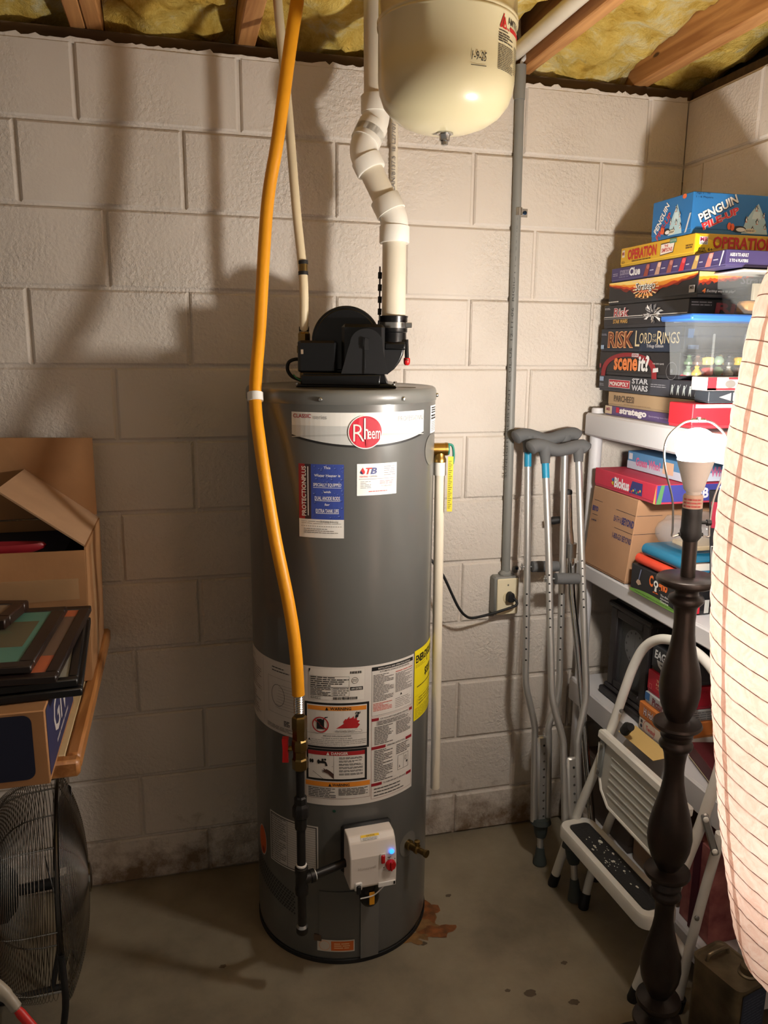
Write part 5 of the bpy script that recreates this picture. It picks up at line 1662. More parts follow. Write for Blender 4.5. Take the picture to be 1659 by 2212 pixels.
def flames(D, x0, x1, yb, yt, H, seed, left):
    rr = random.Random(seed)
    n = 26
    for lay, (rgb, sc) in enumerate((((120, 30, 14), 1.0), ((196, 66, 20), .86), ((236, 150, 40), .62), ((250, 220, 130), .36))):
        pts = []
        for k in range(n + 1):
            u = k / n
            x = x0 + (x1 - x0) * u
            edge = (1 - abs(2 * u - 1)) if left else (1 - u)
            h = (0.20 + 0.80 * edge ** 0.8) * (yt - yb) * sc
            pts.append((x, h * (1 - 0.30 * rr.random())))
        for k in range(n):
            D.poly([(pts[k][0], yt), (pts[k][0], yt - pts[k][1]), (pts[k + 1][0], yt - pts[k + 1][1]), (pts[k + 1][0], yt)], rgb, 1 + lay * 0.5)
def str_left(D, L, H):
    flames(D, 0.001, L - 0.001, H * .20, H * .99, H, 3, True)
    for k in range(18):
        a = PI * 2 * k / 18
        D.poly([(L * .46, H * .58), (L * .46 + L * .15 * math.cos(a), H * .58 + H * .42 * math.sin(a)), (L * .46 + L * .15 * math.cos(a + .12), H * .58 + H * .42 * math.sin(a + .12))], (250, 214, 160), 3.2)
    D.text('Stratego', L * .345, H * .40, L * .575, H * .84, (22, 18, 18), 4, 0.05, 0.1); D.text('Stratego', L * .340, H * .42, L * .570, H * .86, (240, 238, 232), 5, 0.01, 0.1)
    D.text('STAR WARS', L * .345, H * .22, L * .545, H * .36, (236, 160, 70), 5, 0.02)
    D.lines(L * .41, H * .13, L * .50, H * .18, 1, (160, 110, 70), 4, 0.5, 3, 2, 0)
    D.lines(L * .30, H * .90, L * .56, H * .96, 1, (230, 214, 200), 5, 0.5, 7, 3, 0)
    D.lines(L * .01, H * .08, L * .14, H * .17, 1, (220, 216, 210), 4, 0.5, 4, 4, 0)
    D.rect(L * .925, H * .20, L * .98, H * .48, (206, 204, 204), 4); D.text('MB', L * .932, H * .32, L * .973, H * .46, (60, 50, 50), 5, 0.02)
def str_right(D, L, H):
    flames(D, 0.001, L * .62, H * .40, H * .98, H, 8, False)
    D.text('Stratego', L * .45, H * .45, L * .86, H * .86, (90, 88, 96), 4, 0.02, 0.1)
    D.text('4', L * .045, H * .16, L * .085, H * .34, (214, 112, 50), 3, 0.03, 0.1); D.text('Exciting ways to play!', L * .095, H * .17, L * .40, H * .30, (206, 206, 210), 3, 0, 0.3)
game_box('board_game', 'black board game box with flames printed along its top edge', 1.63, 1.900, -0.513, -0.090, 1.7605, 1.8235, (30, 30, 34), str_left, str_right, group='board games on the top shelf')
def rsw_left(D, L, H):
    D.text('Risk', L * .135, H * .46, L * .335, H * .86, (226, 220, 220), 3, 0.06, 0.05); D.text('Risk', L * .140, H * .48, L * .330, H * .84, (170, 36, 44), 4, 0.0, 0.05)
    D.rect(0.001, H * .47, L * .99, H * .495, WH, 2); D.rect(0.001, H * .40, L * .99, H * .415, (190, 190, 190), 2)
    D.text('STAR WARS', L * .135, H * .20, L * .325, H * .37, (216, 170, 90), 3, 0.02)
    rr = random.Random(9)
    for k in range(46):
        a = rr.random() * 2 * PI; q = 0.25 + 0.75 * rr.random()
        r1 = (L * .135 * q, H * .46 * q)
        D.poly([(L * .62 + r1[0] * .3 * math.cos(a), H * .52 + r1[1] * .3 * math.sin(a)), (L * .62 + r1[0] * math.cos(a), H * .52 + r1[1] * math.sin(a)), (L * .62 + r1[0] * .8 * math.cos(a + .25), H * .52 + r1[1] * .8 * math.sin(a + .25))], rr.choice(((236, 236, 236), (190, 190, 192), (120, 120, 124), (70, 70, 76), (160, 150, 140))), 4 + k * 0.02)
    D.lines(L * .01, H * .80, L * .085, H * .90, 2, (200, 200, 204), 3, 0.4, 2, 3, 0.2)
    D.rect(L * .865, H * .12, L * .955, H * .28, (150, 180, 206), 3)
game_box('board_game', 'black board game box with a white stripe and a grey burst', 1.63, 1.900, -0.485, -0.070, 1.6925, 1.7595, (34, 34, 40), rsw_left,
         lambda D, L, H: (D.text('Risk', L * .28, H * .46, L * .78, H * .86, (150, 50, 60), 2, 0.04, 0.05), D.lines(L * .02, H * .72, L * .24, H * .92, 2, (180, 180, 186), 2, 0.4, 3, 5, 0.3)), group='board games on the top shelf')
def lotr(D, L, H):
    D.poly([(L * .5, 0.002), (L * .97, 0.002), (L * .97, H * .98), (L * .6, H * .98)], (30, 44, 66), 0.5)
    D.text('RISK', L * .105, H * .14, L * .440, H * .88, (216, 160, 110), 2, 0.05); D.text('RISK', L * .112, H * .18, L * .433, H * .84, (120, 60, 32), 3, 0.01)
    D.text('L', L * .460, H * .22, L * .515, H * .88, (216, 200, 160), 3, 0.0); D.text('ORD', L * .510, H * .34, L * .655, H * .78, (216, 200, 160), 3, 0.0)
    D.text('OF', L * .665, H * .58, L * .700, H * .72, (200, 186, 150), 3); D.text('THE', L * .660, H * .40, L * .710, H * .52, (200, 186, 150), 3)
    D.text('R', L * .715, H * .30, L * .775, H * .84, (216, 200, 160), 3, 0.0); D.text('INGS', L * .775, H * .34, L * .955, H * .78, (216, 200, 160), 3, 0.0)
    D.text('Trilogy Edition', L * .600, H * .14, L * .790, H * .30, (206, 206, 210), 3, 0.01)
    D.rect(L * .012, H * .10, L * .055, H * .28, (150, 176, 206), 3); D.lines(L * .012, H * .70, L * .085, H * .80, 2, (150, 160, 180), 3, 0.4, 2, 3, 0.2)
game_box('board_game', 'dark navy board game box with bronze and silver lettering', 1.63, 1.900, -0.478, -0.060, 1.6255, 1.6915, (26, 34, 48), lotr,
         lambda D, L, H: (D.poly([(L * .03, H * .55), (L * .09, H * .55), (L * .10, H * .90), (L * .03, H * .90)], (60, 90, 130), 2), D.rect(L * .04, H * .12, L * .16, H * .28, (150, 176, 206), 2)), group='board games on the top shelf')
def scene_left(D, L, H):
    n = 20
    for k in range(n):
        a = PI * k / n; b = PI * (k + 1) / n
        f = lambda t, r: (L * .40 + L * r * math.cos(t) * 0.98, H * (-.05) + H * 1.02 * math.sin(t) ** 0.7 * (r / .37))
        D.poly([f(a, .37), f(b, .37), f(b, .31), f(a, .31)], (140, 30, 40), 1)
    D.text('scene', L * .215, H * .22, L * .525, H * .74, (226, 130, 70), 3, 0.035); D.text('it?', L * .535, H * .22, L * .665, H * .88, (224, 224, 224), 3, 0.035)
    D.rect(L * .445, H * .80, L * .530, H * .94, (206, 206, 208), 3); D.text('ESPN', L * .455, H * .83, L * .520, H * .91, (150, 40, 44), 4, 0.03)
    D.text('THE DVD GAME', L * .705, H * .52, L * .835, H * .58, (206, 206, 206), 3)
    D.poly([(L * .715, H * .20), (L * .78, H * .24), (L * .775, H * .40), (L * .715, H * .36)], (206, 206, 206), 3)
    D.ringp(L * .925, H * .30, L * .06, H * .34, L * .004, (110, 110, 114), 3); D.disc(L * .925, H * .30, L * .014, H * .08, (90, 90, 94), 3, 12)
    D.rect(L * .01, H * .30, L * .035, H * .48, (150, 70, 74), 3)
game_box('board_game', 'black trivia game box with a red arch on its side', 1.63, 1.900, -0.466, -0.060, 1.5560, 1.6245, (30, 29, 33), scene_left,
         lambda D, L, H: (D.poly([(0.002, H * .14), (L * .20, H * .14), (L * .36, H * .72), (L * .36, H * .98), (L * .30, H * .86), (L * .12, H * .4)], (160, 30, 44), 1), D.disc(L * .10, H * .26, L * .05, H * .12, (222, 200, 200), 2, 16), D.disc(L * .10, H * .26, L * .035, H * .085, (200, 30, 40), 3, 16), D.text('The premiere DVD game', L * .03, H * .86, L * .34, H * .92, (206, 206, 206), 2)), group='board games on the top shelf')
def mono_left(D, L, H):
    D.rect(L * .115, H * .26, L * .345, H * .76, (206, 190, 190), 1); D.rect(L * .120, H * .29, L * .340, H * .73, (176, 30, 48), 2)
    D.text('MONOPOLY', L * .128, H * .36, L * .332, H * .64, WH, 3, 0.03)
    D.text('STAR', L * .365, H * .60, L * .525, H * .92, (196, 198, 204), 3, 0.03); D.text('WARS', L * .365, H * .18, L * .525, H * .52, (196, 198, 204), 3, 0.03)
    D.lines(L * .55, H * .48, L * .69, H * .72, 2, (170, 172, 180), 3, 0.3, 4, 3, 0.1)
    D.poly([(L * .54, 0.002), (L * .72, 0.002), (L * .72, H * .98), (L * .56, H * .98)], (62, 64, 74), 0.6)
    for k in range(5):
        a = L * (.745 + .050 * k)
        D.disc(a, H * .66, L * .006, H * .06, (190, 200, 200), 3, 8)
        D.poly([(a - L * .006, H * .60), (a + L * .006, H * .60), (a + L * .012, H * .16), (a + L * .006, H * .16), (a, H * .36), (a - L * .006, H * .16), (a - L * .012, H * .16)], (180, 190, 190), 3)
        D.poly([(a + L * .006, H * .56), (a + L * .020, H * .78), (a + L * .022, H * .76), (a + L * .008, H * .50)], (170, 180, 180), 3)
    D.rect(L * .01, H * .62, L * .055, H * .90, (150, 170, 200), 2); D.lines(L * .01, H * .30, L * .06, H * .5, 2, (150, 154, 164), 2, 0.4, 2, 2, 0)
game_box('board_game', 'long dark grey property game box with a red name plate', 1.63, 1.900, -0.575, -0.065, 1.5080, 1.5545, (48, 50, 58), mono_left, None, group='board games on the top shelf')
game_box('board_game', 'tan board game box with dark serif lettering near the stack bottom', 1.63, 1.900, -0.540, -0.125, 1.4655, 1.5070, (178, 150, 116),
         lambda D, L, H: (D.text('PARCHEESI', L * .085, H * .34, L * .345, H * .78, (84, 70, 58), 2, 0.02), D.lines(L * .22, H * .16, L * .55, H * .24, 1, (130, 108, 86), 2, 0.4, 8, 3, 0)), None, rgb_right=(196, 34, 46), group='board games on the top shelf')
def st_left(D, L, H):
    D.rect(0.001, H * .13, L * .095, H * .98, (206, 186, 160), 1); D.text('MB', L * .02, H * .45, L * .07, H * .8, (150, 70, 90), 2, 0.03)
    D.rect(L * .15, H * .35, L * .19, H * .92, (186, 30, 60), 2)
    D.text('stratego', L * .195, H * .10, L * .525, H * .92, (236, 232, 232), 3, 0.05)
    D.text('fascinating two-handed strategy game', L * .55, H * .36, L * .97, H * .58, (190, 180, 206), 3)
game_box('board_game', 'purple board game box at the bottom of the tall stack', 1.63, 1.900, -0.540, -0.112, 1.4375, 1.4650, (92, 74, 122), st_left, None, rgb_right=(196, 34, 46), group='board games on the top shelf')
# near stack on the top shelf
game_box('game_box', 'bright red box lying behind the lamp bulb on the top shelf', 1.556, 1.880, -0.640, -0.545, 1.4460, 1.5050, (204, 30, 44), None, lambda D, L, H: D.rect(L * .02, H * .84, L * .98, H * .98, (226, 214, 196), 1), group='things stacked beside the games')
game_box('game_box', 'dark flat case with a white spine on top of the red box', 1.600, 1.880, -0.635, -0.580, 1.5060, 1.5350, (44, 50, 58), None, lambda D, L, H: (D.rect(L * .24, H * .2, L * .98, H * .86, (214, 214, 212), 1), D.poly([(L * .10, H * .5), (L * .22, H * .2), (L * .22, H * .86)], (150, 152, 156), 1)), group='things stacked beside the games')
game_box('game_box', 'red edged white album under the clear bin', 1.588, 1.880, -0.640, -0.580, 1.5360, 1.5680, (226, 214, 206), None, lambda D, L, H: (D.rect(0.001, H * .04, L * .09, H * .98, (200, 40, 52), 1), D.rect(0.001, H * .04, L * .98, H * .2, (200, 40, 52), 1), D.rect(L * .2, H * .84, L * .98, H * .98, (200, 40, 52), 1), D.disc(L * .22, H * .5, L * .05, H * .3, (120, 116, 112), 2, 14)), group='things stacked beside the games')

def bin_(name, label, x0, x1, y0, y1, z0, z1, lidrgb, lid_h=0.016):
    t = thing(name, ((x0 + x1) / 2, (y0 + y1) / 2, z0), label, 'storage bin')
    mb = MB()
    g = 0.012
    bot = [(x0 + g, y0 + g * .5, z0), (x1 - g, y0 + g * .5, z0), (x1 - g, y1 - g * .5, z0), (x0 + g, y1 - g * .5, z0)]
    mid = [(x0 + .004, y0 + .002, z1 - 0.035), (x1 - .004, y0 + .002, z1 - 0.035), (x1 - .004, y1 - .002, z1 - 0.035), (x0 + .004, y1 - .002, z1 - 0.035)]
    mi2 = [(x0 - .006, y0 - .002, z1 - 0.034), (x1 + .006, y0 - .002, z1 - 0.034), (x1 + .006, y1 + .002, z1 - 0.034), (x0 - .006, y1 + .002, z1 - 0.034)]
    top = [(x0 - .008, y0 - .003, z1), (x1 + .008, y0 - .003, z1), (x1 + .008, y1 + .003, z1), (x0 - .008, y1 + .003, z1)]
    fs = [(3, 2, 1, 0)]
    for lv in range(3):
        for k in range(4):
            l = (k + 1) % 4
            fs.append((lv * 4 + k, lv * 4 + l, lv * 4 + 4 + l, lv * 4 + 4 + k))
    mb.add(bot + mid + mi2 + top, fs, CLEAR)
    obj('bin_body', mb, t, smooth=0, fix=False)
    mb = MB()
    for fx in (0.25, 0.66):
        x = x0 + (x1 - x0) * fx
        mb.box((x - .003, y0 + .0005, z0 + .004), (x + .003, y0 + .0045, z1 - .03), CLEAR, 0.001)
    obj('rib', mb, t, smooth=0)
    mb = MB(); mb.box((x0 - .020, y0 - .008, z1), (x1 + .020, y1 + .008, z1 + lid_h), mat('lid_%d%d%d' % lidrgb, lidrgb, 0.4), 0.004)
    obj('bin_lid', mb, t)
    return t
bin_('storage_bin', 'clear plastic bin with a blue lid holding small game pieces', 1.572, 1.790, -0.602, -0.490, 1.5690, 1.7000, (52, 110, 196))
bin_('storage_bin', 'clear plastic bin with a milky lid above the blue lidded one', 1.690, 1.880, -0.618, -0.520, 1.7180, 1.8140, (206, 204, 196), 0.006)
rr = random.Random(12)
pc = [(206, 160, 50), (176, 44, 40), (90, 112, 84), (170, 168, 160), (90, 70, 60), (214, 190, 110), (120, 140, 120), (60, 60, 62)]
slots = [(1.600 + 0.030 * i, -0.580 + 0.034 * j, 1.5705 + 0.0255 * k) for k in range(3) for j in range(2) for i in range(6) if k < 2 or i in (1, 2, 3)]
CN = ['golden', 'red', 'sage green', 'grey', 'brown', 'pale yellow', 'mint green', 'black']
SN = ['pawn shaped', 'block shaped', 'barrel shaped']
for i, (x, y, z) in enumerate(slots[:24]):
    mb = MB()
    r = 0.0125
    c_ = pc[i % len(pc)]
    m_ = mat('piece_%d' % (i % len(pc)), c_, 0.35)
    if i % 3 == 0:
        mb.lathe([(r * .9, 0), (r, r * .5), (r * .5, r * 1.1), (r * .35, r * 1.4), (r * .5, r * 1.7), (r * .2, r * 1.95)], (x, y, z), m_, 10)
    elif i % 3 == 1:
        mb.box((x - r, y - r * .8, z), (x + r * .9, y + r * .8, z + r * 1.5), m_, 0.003)
    else:
        mb.lathe([(r * .5, 0), (r, r * .6), (r, r * 1.1), (r * .5, r * 1.7)], (x, y, z), m_, 8)
    o = obj('game_piece', mb, None, loc=(x, y, z)); tag(o, 'small %s %s game piece in the clear bin with a blue lid' % (CN[i % 8], SN[i % 3]), 'game piece', 'game pieces in the clear bin')
mb = MB(); mb.box((1.715, -0.590, 1.7195), (1.790, -0.550, 1.7500), mat('tan_packet', (190, 140, 80), 0.6), 0.006); mb.box((1.740, -0.5915, 1.722), (1.757, -0.5885, 1.749), mat('dark_band', (50, 40, 36), 0.5))
o = obj('packet', mb, None, loc=(1.745, -0.57, 1.72)); tag(o, 'tan packet with a dark band inside the upper clear bin', 'packet')
mb = MB(); mb.box((1.725, -0.600, 1.7510), (1.800, -0.590, 1.7900), mat('kraft_card', (170, 160, 140), 0.6), 0.001)
o = obj('card_stack', mb, None, loc=(1.76, -0.595, 1.751)); tag(o, 'pale card standing on the packet in the upper clear bin', 'card')

# ---- second shelf
def bbb_left(D, L, H):
    c = (60, 60, 110)
    D.rect(L * .06, H * .835, L * .26, H * .84, (70, 62, 70), 1); D.rect(L * .06, H * .655, L * .19, H * .66, (70, 62, 70), 1)
    D.text('BEYO', L * .04, H * .70, L * .18, H * .765, (66, 66, 120), 1, 0.04); D.lines(L * .05, H * .57, L * .18, H * .60, 1, (90, 80, 84), 1, 0.6, 3, 3, 0)
    D.rect(L * .58, H * .81, L * .999, H * .815, (70, 62, 70), 1); D.rect(L * .60, H * .595, L * .999, H * .60, (70, 62, 70), 1)
    D.text('BATH &', L * .56, H * .67, L * .73, H * .74, c, 1); D.text('BEYOND', L * .74, H * .66, L * .995, H * .75, c, 1, 0.04)
    D.text('1-800-GO BEYOND', L * .585, H * .47, L * .995, H * .54, c, 1, 0.01)
game_box('carton', 'brown cardboard carton with navy print on the middle shelf', 1.600, 1.880, -0.335, -0.090, 0.9640, 1.2200, (186, 144, 110), bbb_left, lambda D, L, H: (D.rect(0.001, H * .81, L * .3, H * .815, (70, 62, 70), 1), D.rect(0.001, H * .595, L * .3, H * .60, (70, 62, 70), 1)), shear=-0.16, seam=0.02, tray=(170, 130, 98), cat='carton')
def blk_left(D, L, H):
    for k, q in enumerate(((60, 100, 160), (60, 140, 100), (220, 190, 60), (190, 40, 60))):
        D.poly([(L * (.30 + .03 * (k % 2)), H * (.62 - .18 * (k // 2))), (L * (.33 + .03 * (k % 2)), H * (.74 - .18 * (k // 2))), (L * (.36 + .03 * (k % 2)), H * (.60 - .18 * (k // 2))), (L * (.33 + .03 * (k % 2)), H * (.50 - .18 * (k // 2)))], q, 1)
    D.text('Blokus', L * .355, H * .24, L * .600, H * .80, (236, 232, 236), 3, 0.04)
    D.poly([(L * .60, H * .20), (L * .80, H * .20), (L * .80, H * .85), (L * .64, H * .85)], (50, 54, 110), 1)
    for k in range(6):
        D.rect(L * (.63 + .026 * k), H * (.25 + .07 * (k % 3)), L * (.65 + .026 * k), H * (.36 + .07 * (k % 3)), ((210, 60, 60), (220, 190, 60), (70, 120, 190), (80, 150, 90))[k % 4], 2)
    D.poly([(L * .97, H * .02), (L * .999, H * .02), (L * .999, H * .98)], (214, 190, 110), 1)
game_box('board_game', 'worn pink and red board game lying tilted on the brown carton', 1.600, 1.870, -0.455, -0.130, 1.2220, 1.2760, (206, 52, 78), blk_left, lambda D, L, H: (D.poly([(0.001, H * .02), (L * .06, H * .02), (L * .09, H * .98), (L * .05, H * .98)], (90, 140, 90), 2), D.text('OB', L * .42, H * .25, L * .60, H * .80, (220, 222, 230), 2, 0.04)), rgb_right=(66, 70, 150), group='board games on the middle shelf')
game_box('board_game', 'pale blue face guessing game on top of the pink box', 1.690, 1.880, -0.440, -0.160, 1.2775, 1.3300, (96, 150, 196),
         lambda D, L, H: (D.rect(0.001, 0.001, L * .999, H * .45, (196, 206, 222), 1), D.rect(L * .03, H * .55, L * .10, H * .9, (220, 220, 226), 2), D.text('Guess Who?', L * .17, H * .25, L * .62, H * .75, (214, 120, 160), 3, 0.04), D.rect(L * .66, H * .2, L * .84, H * .85, (226, 190, 160), 2)),
         lambda D, L, H: (D.rect(0.001, 0.001, L * .999, H * .45, (196, 206, 222), 1), D.text('Guess Who?', L * .10, H * .25, L * .75, H * .80, (214, 120, 160), 3, 0.04)), group='board games on the middle shelf')
def cog_left(D, L, H):
    D.text('C', L * .385, H * .50, L * .465, H * .90, (226, 112, 50), 2, 0.04); D.disc(L * .52, H * .66, L * .045, H * .12, (226, 226, 222), 2, 16); D.disc(L * .52, H * .66, L * .022, H * .06, (30, 30, 32), 3, 12)
    D.poly([(L * .505, H * .56), (L * .535, H * .56), (L * .545, H * .36), (L * .495, H * .36)], (226, 226, 222), 2); D.poly([(L * .46, H * .34), (L * .58, H * .34), (L * .54, H * .40), (L * .50, H * .40)], (226, 112, 50), 2)
    D.text('gno', L * .57, H * .42, L * .74, H * .80, (226, 112, 50), 2, 0.04)
    for k, t in enumerate(('The Alien', 'Adventure', 'Game')):
        D.text(t, L * .62, H * (.34 - .10 * k), L * .78, H * (.41 - .10 * k), (220, 220, 220), 2, 0.01)
    n = 14
    for k in range(n):
        a, b = k / n, (k + 1) / n
        f = lambda u: H * (.06 + .15 * math.sin(PI * min(1, u * .9 + .1)))
        D.poly([(L * a, 0.0005), (L * b, 0.0005), (L * b, f(b)), (L * a, f(a))], (110, 156, 70), 1)
    D.text('Transport alien pilgrims in a race across the universe!', L * .10, H * .045, L * .92, H * .115, (40, 60, 34), 2)
    D.poly([(L * .12, H * .40), (L * .17, H * .32), (L * .23, H * .40), (L * .20, H * .52), (L * .15, H * .52)], (176, 150, 130), 2)
    D.poly([(L * .165, H * .52), (L * .18, H * .52), (L * .22, H * .92), (L * .20, H * .92)], (120, 130, 160), 2)
game_box('board_game', 'black game box with an orange logo and green curved strip', 1.588, 1.860, -0.620, -0.385, 0.9635, 1.0430, (34, 34, 37), cog_left, lambda D, L, H: [D.rect(L * (.05 + .10 * k), H * .05, L * (.10 + .10 * k), H * .5, (210, 40, 60) if k % 2 else (226, 226, 220), 1) for k in range(5)], group='board games on the middle shelf')
def folder(label, x0, y0, y1, z0, z1, rgb):
    m_ = mat('folder_%d_%d' % (rgb[0], rgb[1]), rgb, 0.4)
    t = thing('binder', (1.72, (y0 + y1) / 2, z0), label, 'binder', 'binders on the middle shelf')
    h = (z1 - z0)
    pr = [(0.26, 0), (h * .5, 0)] + [(h * .5 - h * .5 * math.sin(PI * k / 8), h * .5 - h * .5 * math.cos(PI * k / 8)) for k in range(1, 8)] + [(h * .5, h), (0.26, h), (0.26, h - 0.004), (h * .5, h - 0.004), (h * .35, h * .5), (h * .5, 0.004), (0.26, 0.004)]
    mb = MB()
    mb.prism(pr, (Vector((x0, y0, z0)), X3, Z3, Y3), 0, y1 - y0, m_)
    obj('cover', mb, t, smooth=40)
    mb = MB(); mb.box((x0 + h * .4, y0 + .006, z0 + 0.0045), (x0 + .255, y1 - .006, z1 - 0.0045), mat('paper_edges', (214, 208, 198), 0.8))
    obj('pages', mb, t)
folder('orange red binder lying on the black game box', 1.590, -0.625, -0.395, 1.0440, 1.0740, (214, 70, 46))
folder('teal blue binder on top of the orange one', 1.592, -0.618, -0.420, 1.0750, 1.1080, (30, 110, 146))
# clear bag of parts
mb = MB()
def bag(u, v):
    a = 2 * PI * u; b = -PI / 2 + PI * v
    q = lambda t, e: math.copysign(abs(t) ** e, t)
    p = Vector((q(math.cos(a), .45) * q(math.cos(b), .5) * 0.105, q(math.sin(a), .45) * q(math.cos(b), .5) * 0.092, q(math.sin(b), .8) * 0.040))
    k = 0.012 * noise.noise(p * 26) + 0.006 * noise.noise(p * 60)
    return Vector((1.705, -0.516, 1.1105 + 0.040)) + p * (1 + k * 6) + Vector((0, 0, max(0.0, k)))
mb.grid(bag, 40, 20, FILM)
o = obj('plastic_bag', mb, None, loc=(1.70, -0.52, 1.11), smooth=60, fix=False); tag(o, 'crumpled clear plastic bag lying on the teal binder', 'bag')
mb = MB(); mb.box((1.650, -0.565, 1.1180), (1.755, -0.470, 1.1300), mat('gold_card', (190, 160, 110), 0.5), 0.002)
o = obj('card_deck', mb, None, loc=(1.7, -0.52, 1.11)); tag(o, 'golden card pack inside the crumpled clear bag', 'cards')
# big black game case leaning against the shelf contents
Mx = Matrix.Rotation(math.radians(16), 3, 'X')
mb = MB()
ax_ = (Vector((1.640, -0.700, 0.9700)), X3, Matrix.Rotation(math.radians(-9), 3, 'X') @ Y3, Matrix.Rotation(math.radians(-9), 3, 'X') @ Z3)
cs = thing('game_case', (1.70, -0.72, 0.965), 'large black game case leaning upright behind the lamp stem', 'case')
mb.box((0.0, -0.070, 0.0), (0.250, 0.035, 0.330), mat('black_case', (30, 30, 34), 0.45), 0.003, ax_)
obj('case_body', mb, cs)
D = Decal(plane_fn(ax_[0], -ax_[2], ax_[3], (-1, 0, 0)))
D.rect(-0.024, 0.235, 0.006, 0.300, (150, 40, 60), 1)
D.lines(0.010, 0.225, 0.030, 0.298, 8, (206, 206, 206), 2, 0.6, 3, 4, 0.2)
D.frame(-0.026, 0.060, 0.012, 0.190, 0.002, (210, 210, 210), 1)
D.rect(-0.018, 0.100, -0.012, 0.175, (206, 206, 206), 2); D.lines(-0.008, 0.070, 0.008, 0.175, 7, (190, 190, 190), 2, 0.5, 2, 6, 0.2)
D.text('TELESTRATIONS', -0.010, 0.0700, 0.080, 0.078, (190, 190, 194), 2, 0.01, rot=68)
D.text('PG', 0.040, 0.040, 0.056, 0.056, (190, 190, 194), 2, 0.02)
D.obj('case_print', cs)

# ---- third shelf
ck = thing('mantel_clock', (1.72, -0.30, 0.5575), 'dark wooden mantel clock case at the far end of the third shelf', 'clock')
DW = mat('dark_walnut', (44, 40, 42), 0.4, var=0.2, vscale=15)
mb = MB()
mb.box((1.635, -0.425, 0.5575), (1.795, -0.175, 0.580), DW, 0.004); mb.box((1.645, -0.415, 0.580), (1.790, -0.185, 0.596), DW, 0.005)
obj('plinth', mb, ck)
mb = MB()
for (a, b, c_, d) in ((-0.405, -0.370, 0.596, 0.850), (-0.230, -0.195, 0.596, 0.850), (-0.370, -0.230, 0.596, 0.622), (-0.370, -0.230, 0.822, 0.850)):
    mb.box((1.650, a, c_), (1.675, b, d), DW, 0.004)
mb.box((1.6752, -0.403, 0.597), (1.785, -0.197, 0.849), DW, 0.003)
obj('case', mb, ck)
mb = MB(); mb.box((1.645, -0.418, 0.850), (1.790, -0.182, 0.866), DW, 0.005); mb.box((1.660, -0.400, 0.866), (1.780, -0.200, 0.880), DW, 0.006)
obj('cornice', mb, ck)
mb = MB(); mb.box((1.660, -0.371, 0.621), (1.663, -0.229, 0.823), GLASS)
obj('glass_door', mb, ck)
D = Decal(plane_fn((1.6750, -0.23, 0.622), (0, -1, 0), Z3, (-1, 0, 0)), lift=0.0008)
D.disc(0.070, 0.125, 0.055, 0.055, (104, 102, 104), 0, 30)
for k in range(12):
    a = 2 * PI * k / 12
    D.disc(0.070 + .046 * math.cos(a), 0.125 + .046 * math.sin(a), .004, .004, (40, 38, 40), 1, 8)
D.poly([(0.069, 0.125), (0.071, 0.125), (0.0705, 0.165)], (30, 30, 30), 2)
D.obj('dial', ck)
def hiho(D, L, H):
    D.text('Hi Ho! Cherry-O', L * .16, H * .15, L * .90, H * .85, (60, 40, 60), 2, 0.07); D.text('Hi Ho! Cherry-O', L * .165, H * .19, L * .895, H * .82, (226, 216, 220), 3, 0.02)
    D.disc(L * .92, H * .25, L * .03, H * .14, (190, 30, 50), 4, 12)
game_box('board_game', 'white party game box lowest of the games on the third shelf', 1.620, 1.880, -0.590, -0.432, 0.5575, 0.5955, (206, 198, 190), lambda D, L, H: (D.ringp(L * .33, H * 0.55, L * .18, H * .6, .0012, (190, 40, 50), 1), D.text('Twister', L * .24, H * .35, L * .52, H * .72, (180, 44, 56), 2, 0.01), D.rect(L * .06, H * .65, L * .12, H * .9, (40, 40, 50), 1), D.disc(L * .09, H * .4, L * .035, H * .14, (40, 44, 70), 1), D.text('CE', L * .88, H * .25, L * .96, H * .5, (60, 60, 60), 2)), group='board games on the third shelf')
game_box('board_game', 'orange children\'s game box on top of the white one', 1.618, 1.880, -0.592, -0.430, 0.5965, 0.6430, (206, 124, 62), hiho, None, group='board games on the third shelf')
game_box('board_game', 'grey white picture game box above the orange one', 1.628, 1.880, -0.588, -0.440, 0.6440, 0.6770, (176, 180, 182), lambda D, L, H: (D.rect(0.001, H * .3, L * .16, H * .98, (60, 110, 170), 1), D.text('Pictureka!', L * .25, H * .15, L * .85, H * .85, (120, 60, 70), 2, 0.03)), lambda D, L, H: D.lines(L * .03, H * .1, L * .95, H * .9, 4, (110, 116, 120), 1, 0.5, 12, 3, 0), group='board games on the third shelf')
def app(D, L, H):
    for k, t in enumerate(('The Game of', 'Hilarious', 'Comparisons')):
        D.text(t, L * .30, H * (.66 - .17 * k), L * .75, H * (.78 - .17 * k), (222, 200, 150), 2, 0.01)
    D.frame(L * .08, H * .20, L * .16, H * .42, 0.001, (220, 150, 140), 2)
def app2(D, L, H):
    D.text('TYPE X', L * .18, H * .72, L * .45, H * .84, (150, 24, 40), 2, 0.02)
    D.frame(L * .40, H * .10, L * .46, H * .30, 0.001, (220, 150, 140), 2)
    D.text('The Game of Hilarious', L * .52, H * .42, L * .80, H * .50, (220, 190, 150), 2)
game_box('board_game', 'crimson card game box stacked above the picture game', 1.632, 1.880, -0.586, -0.440, 0.6780, 0.7430, (176, 30, 52), app, app2, group='board games on the third shelf')
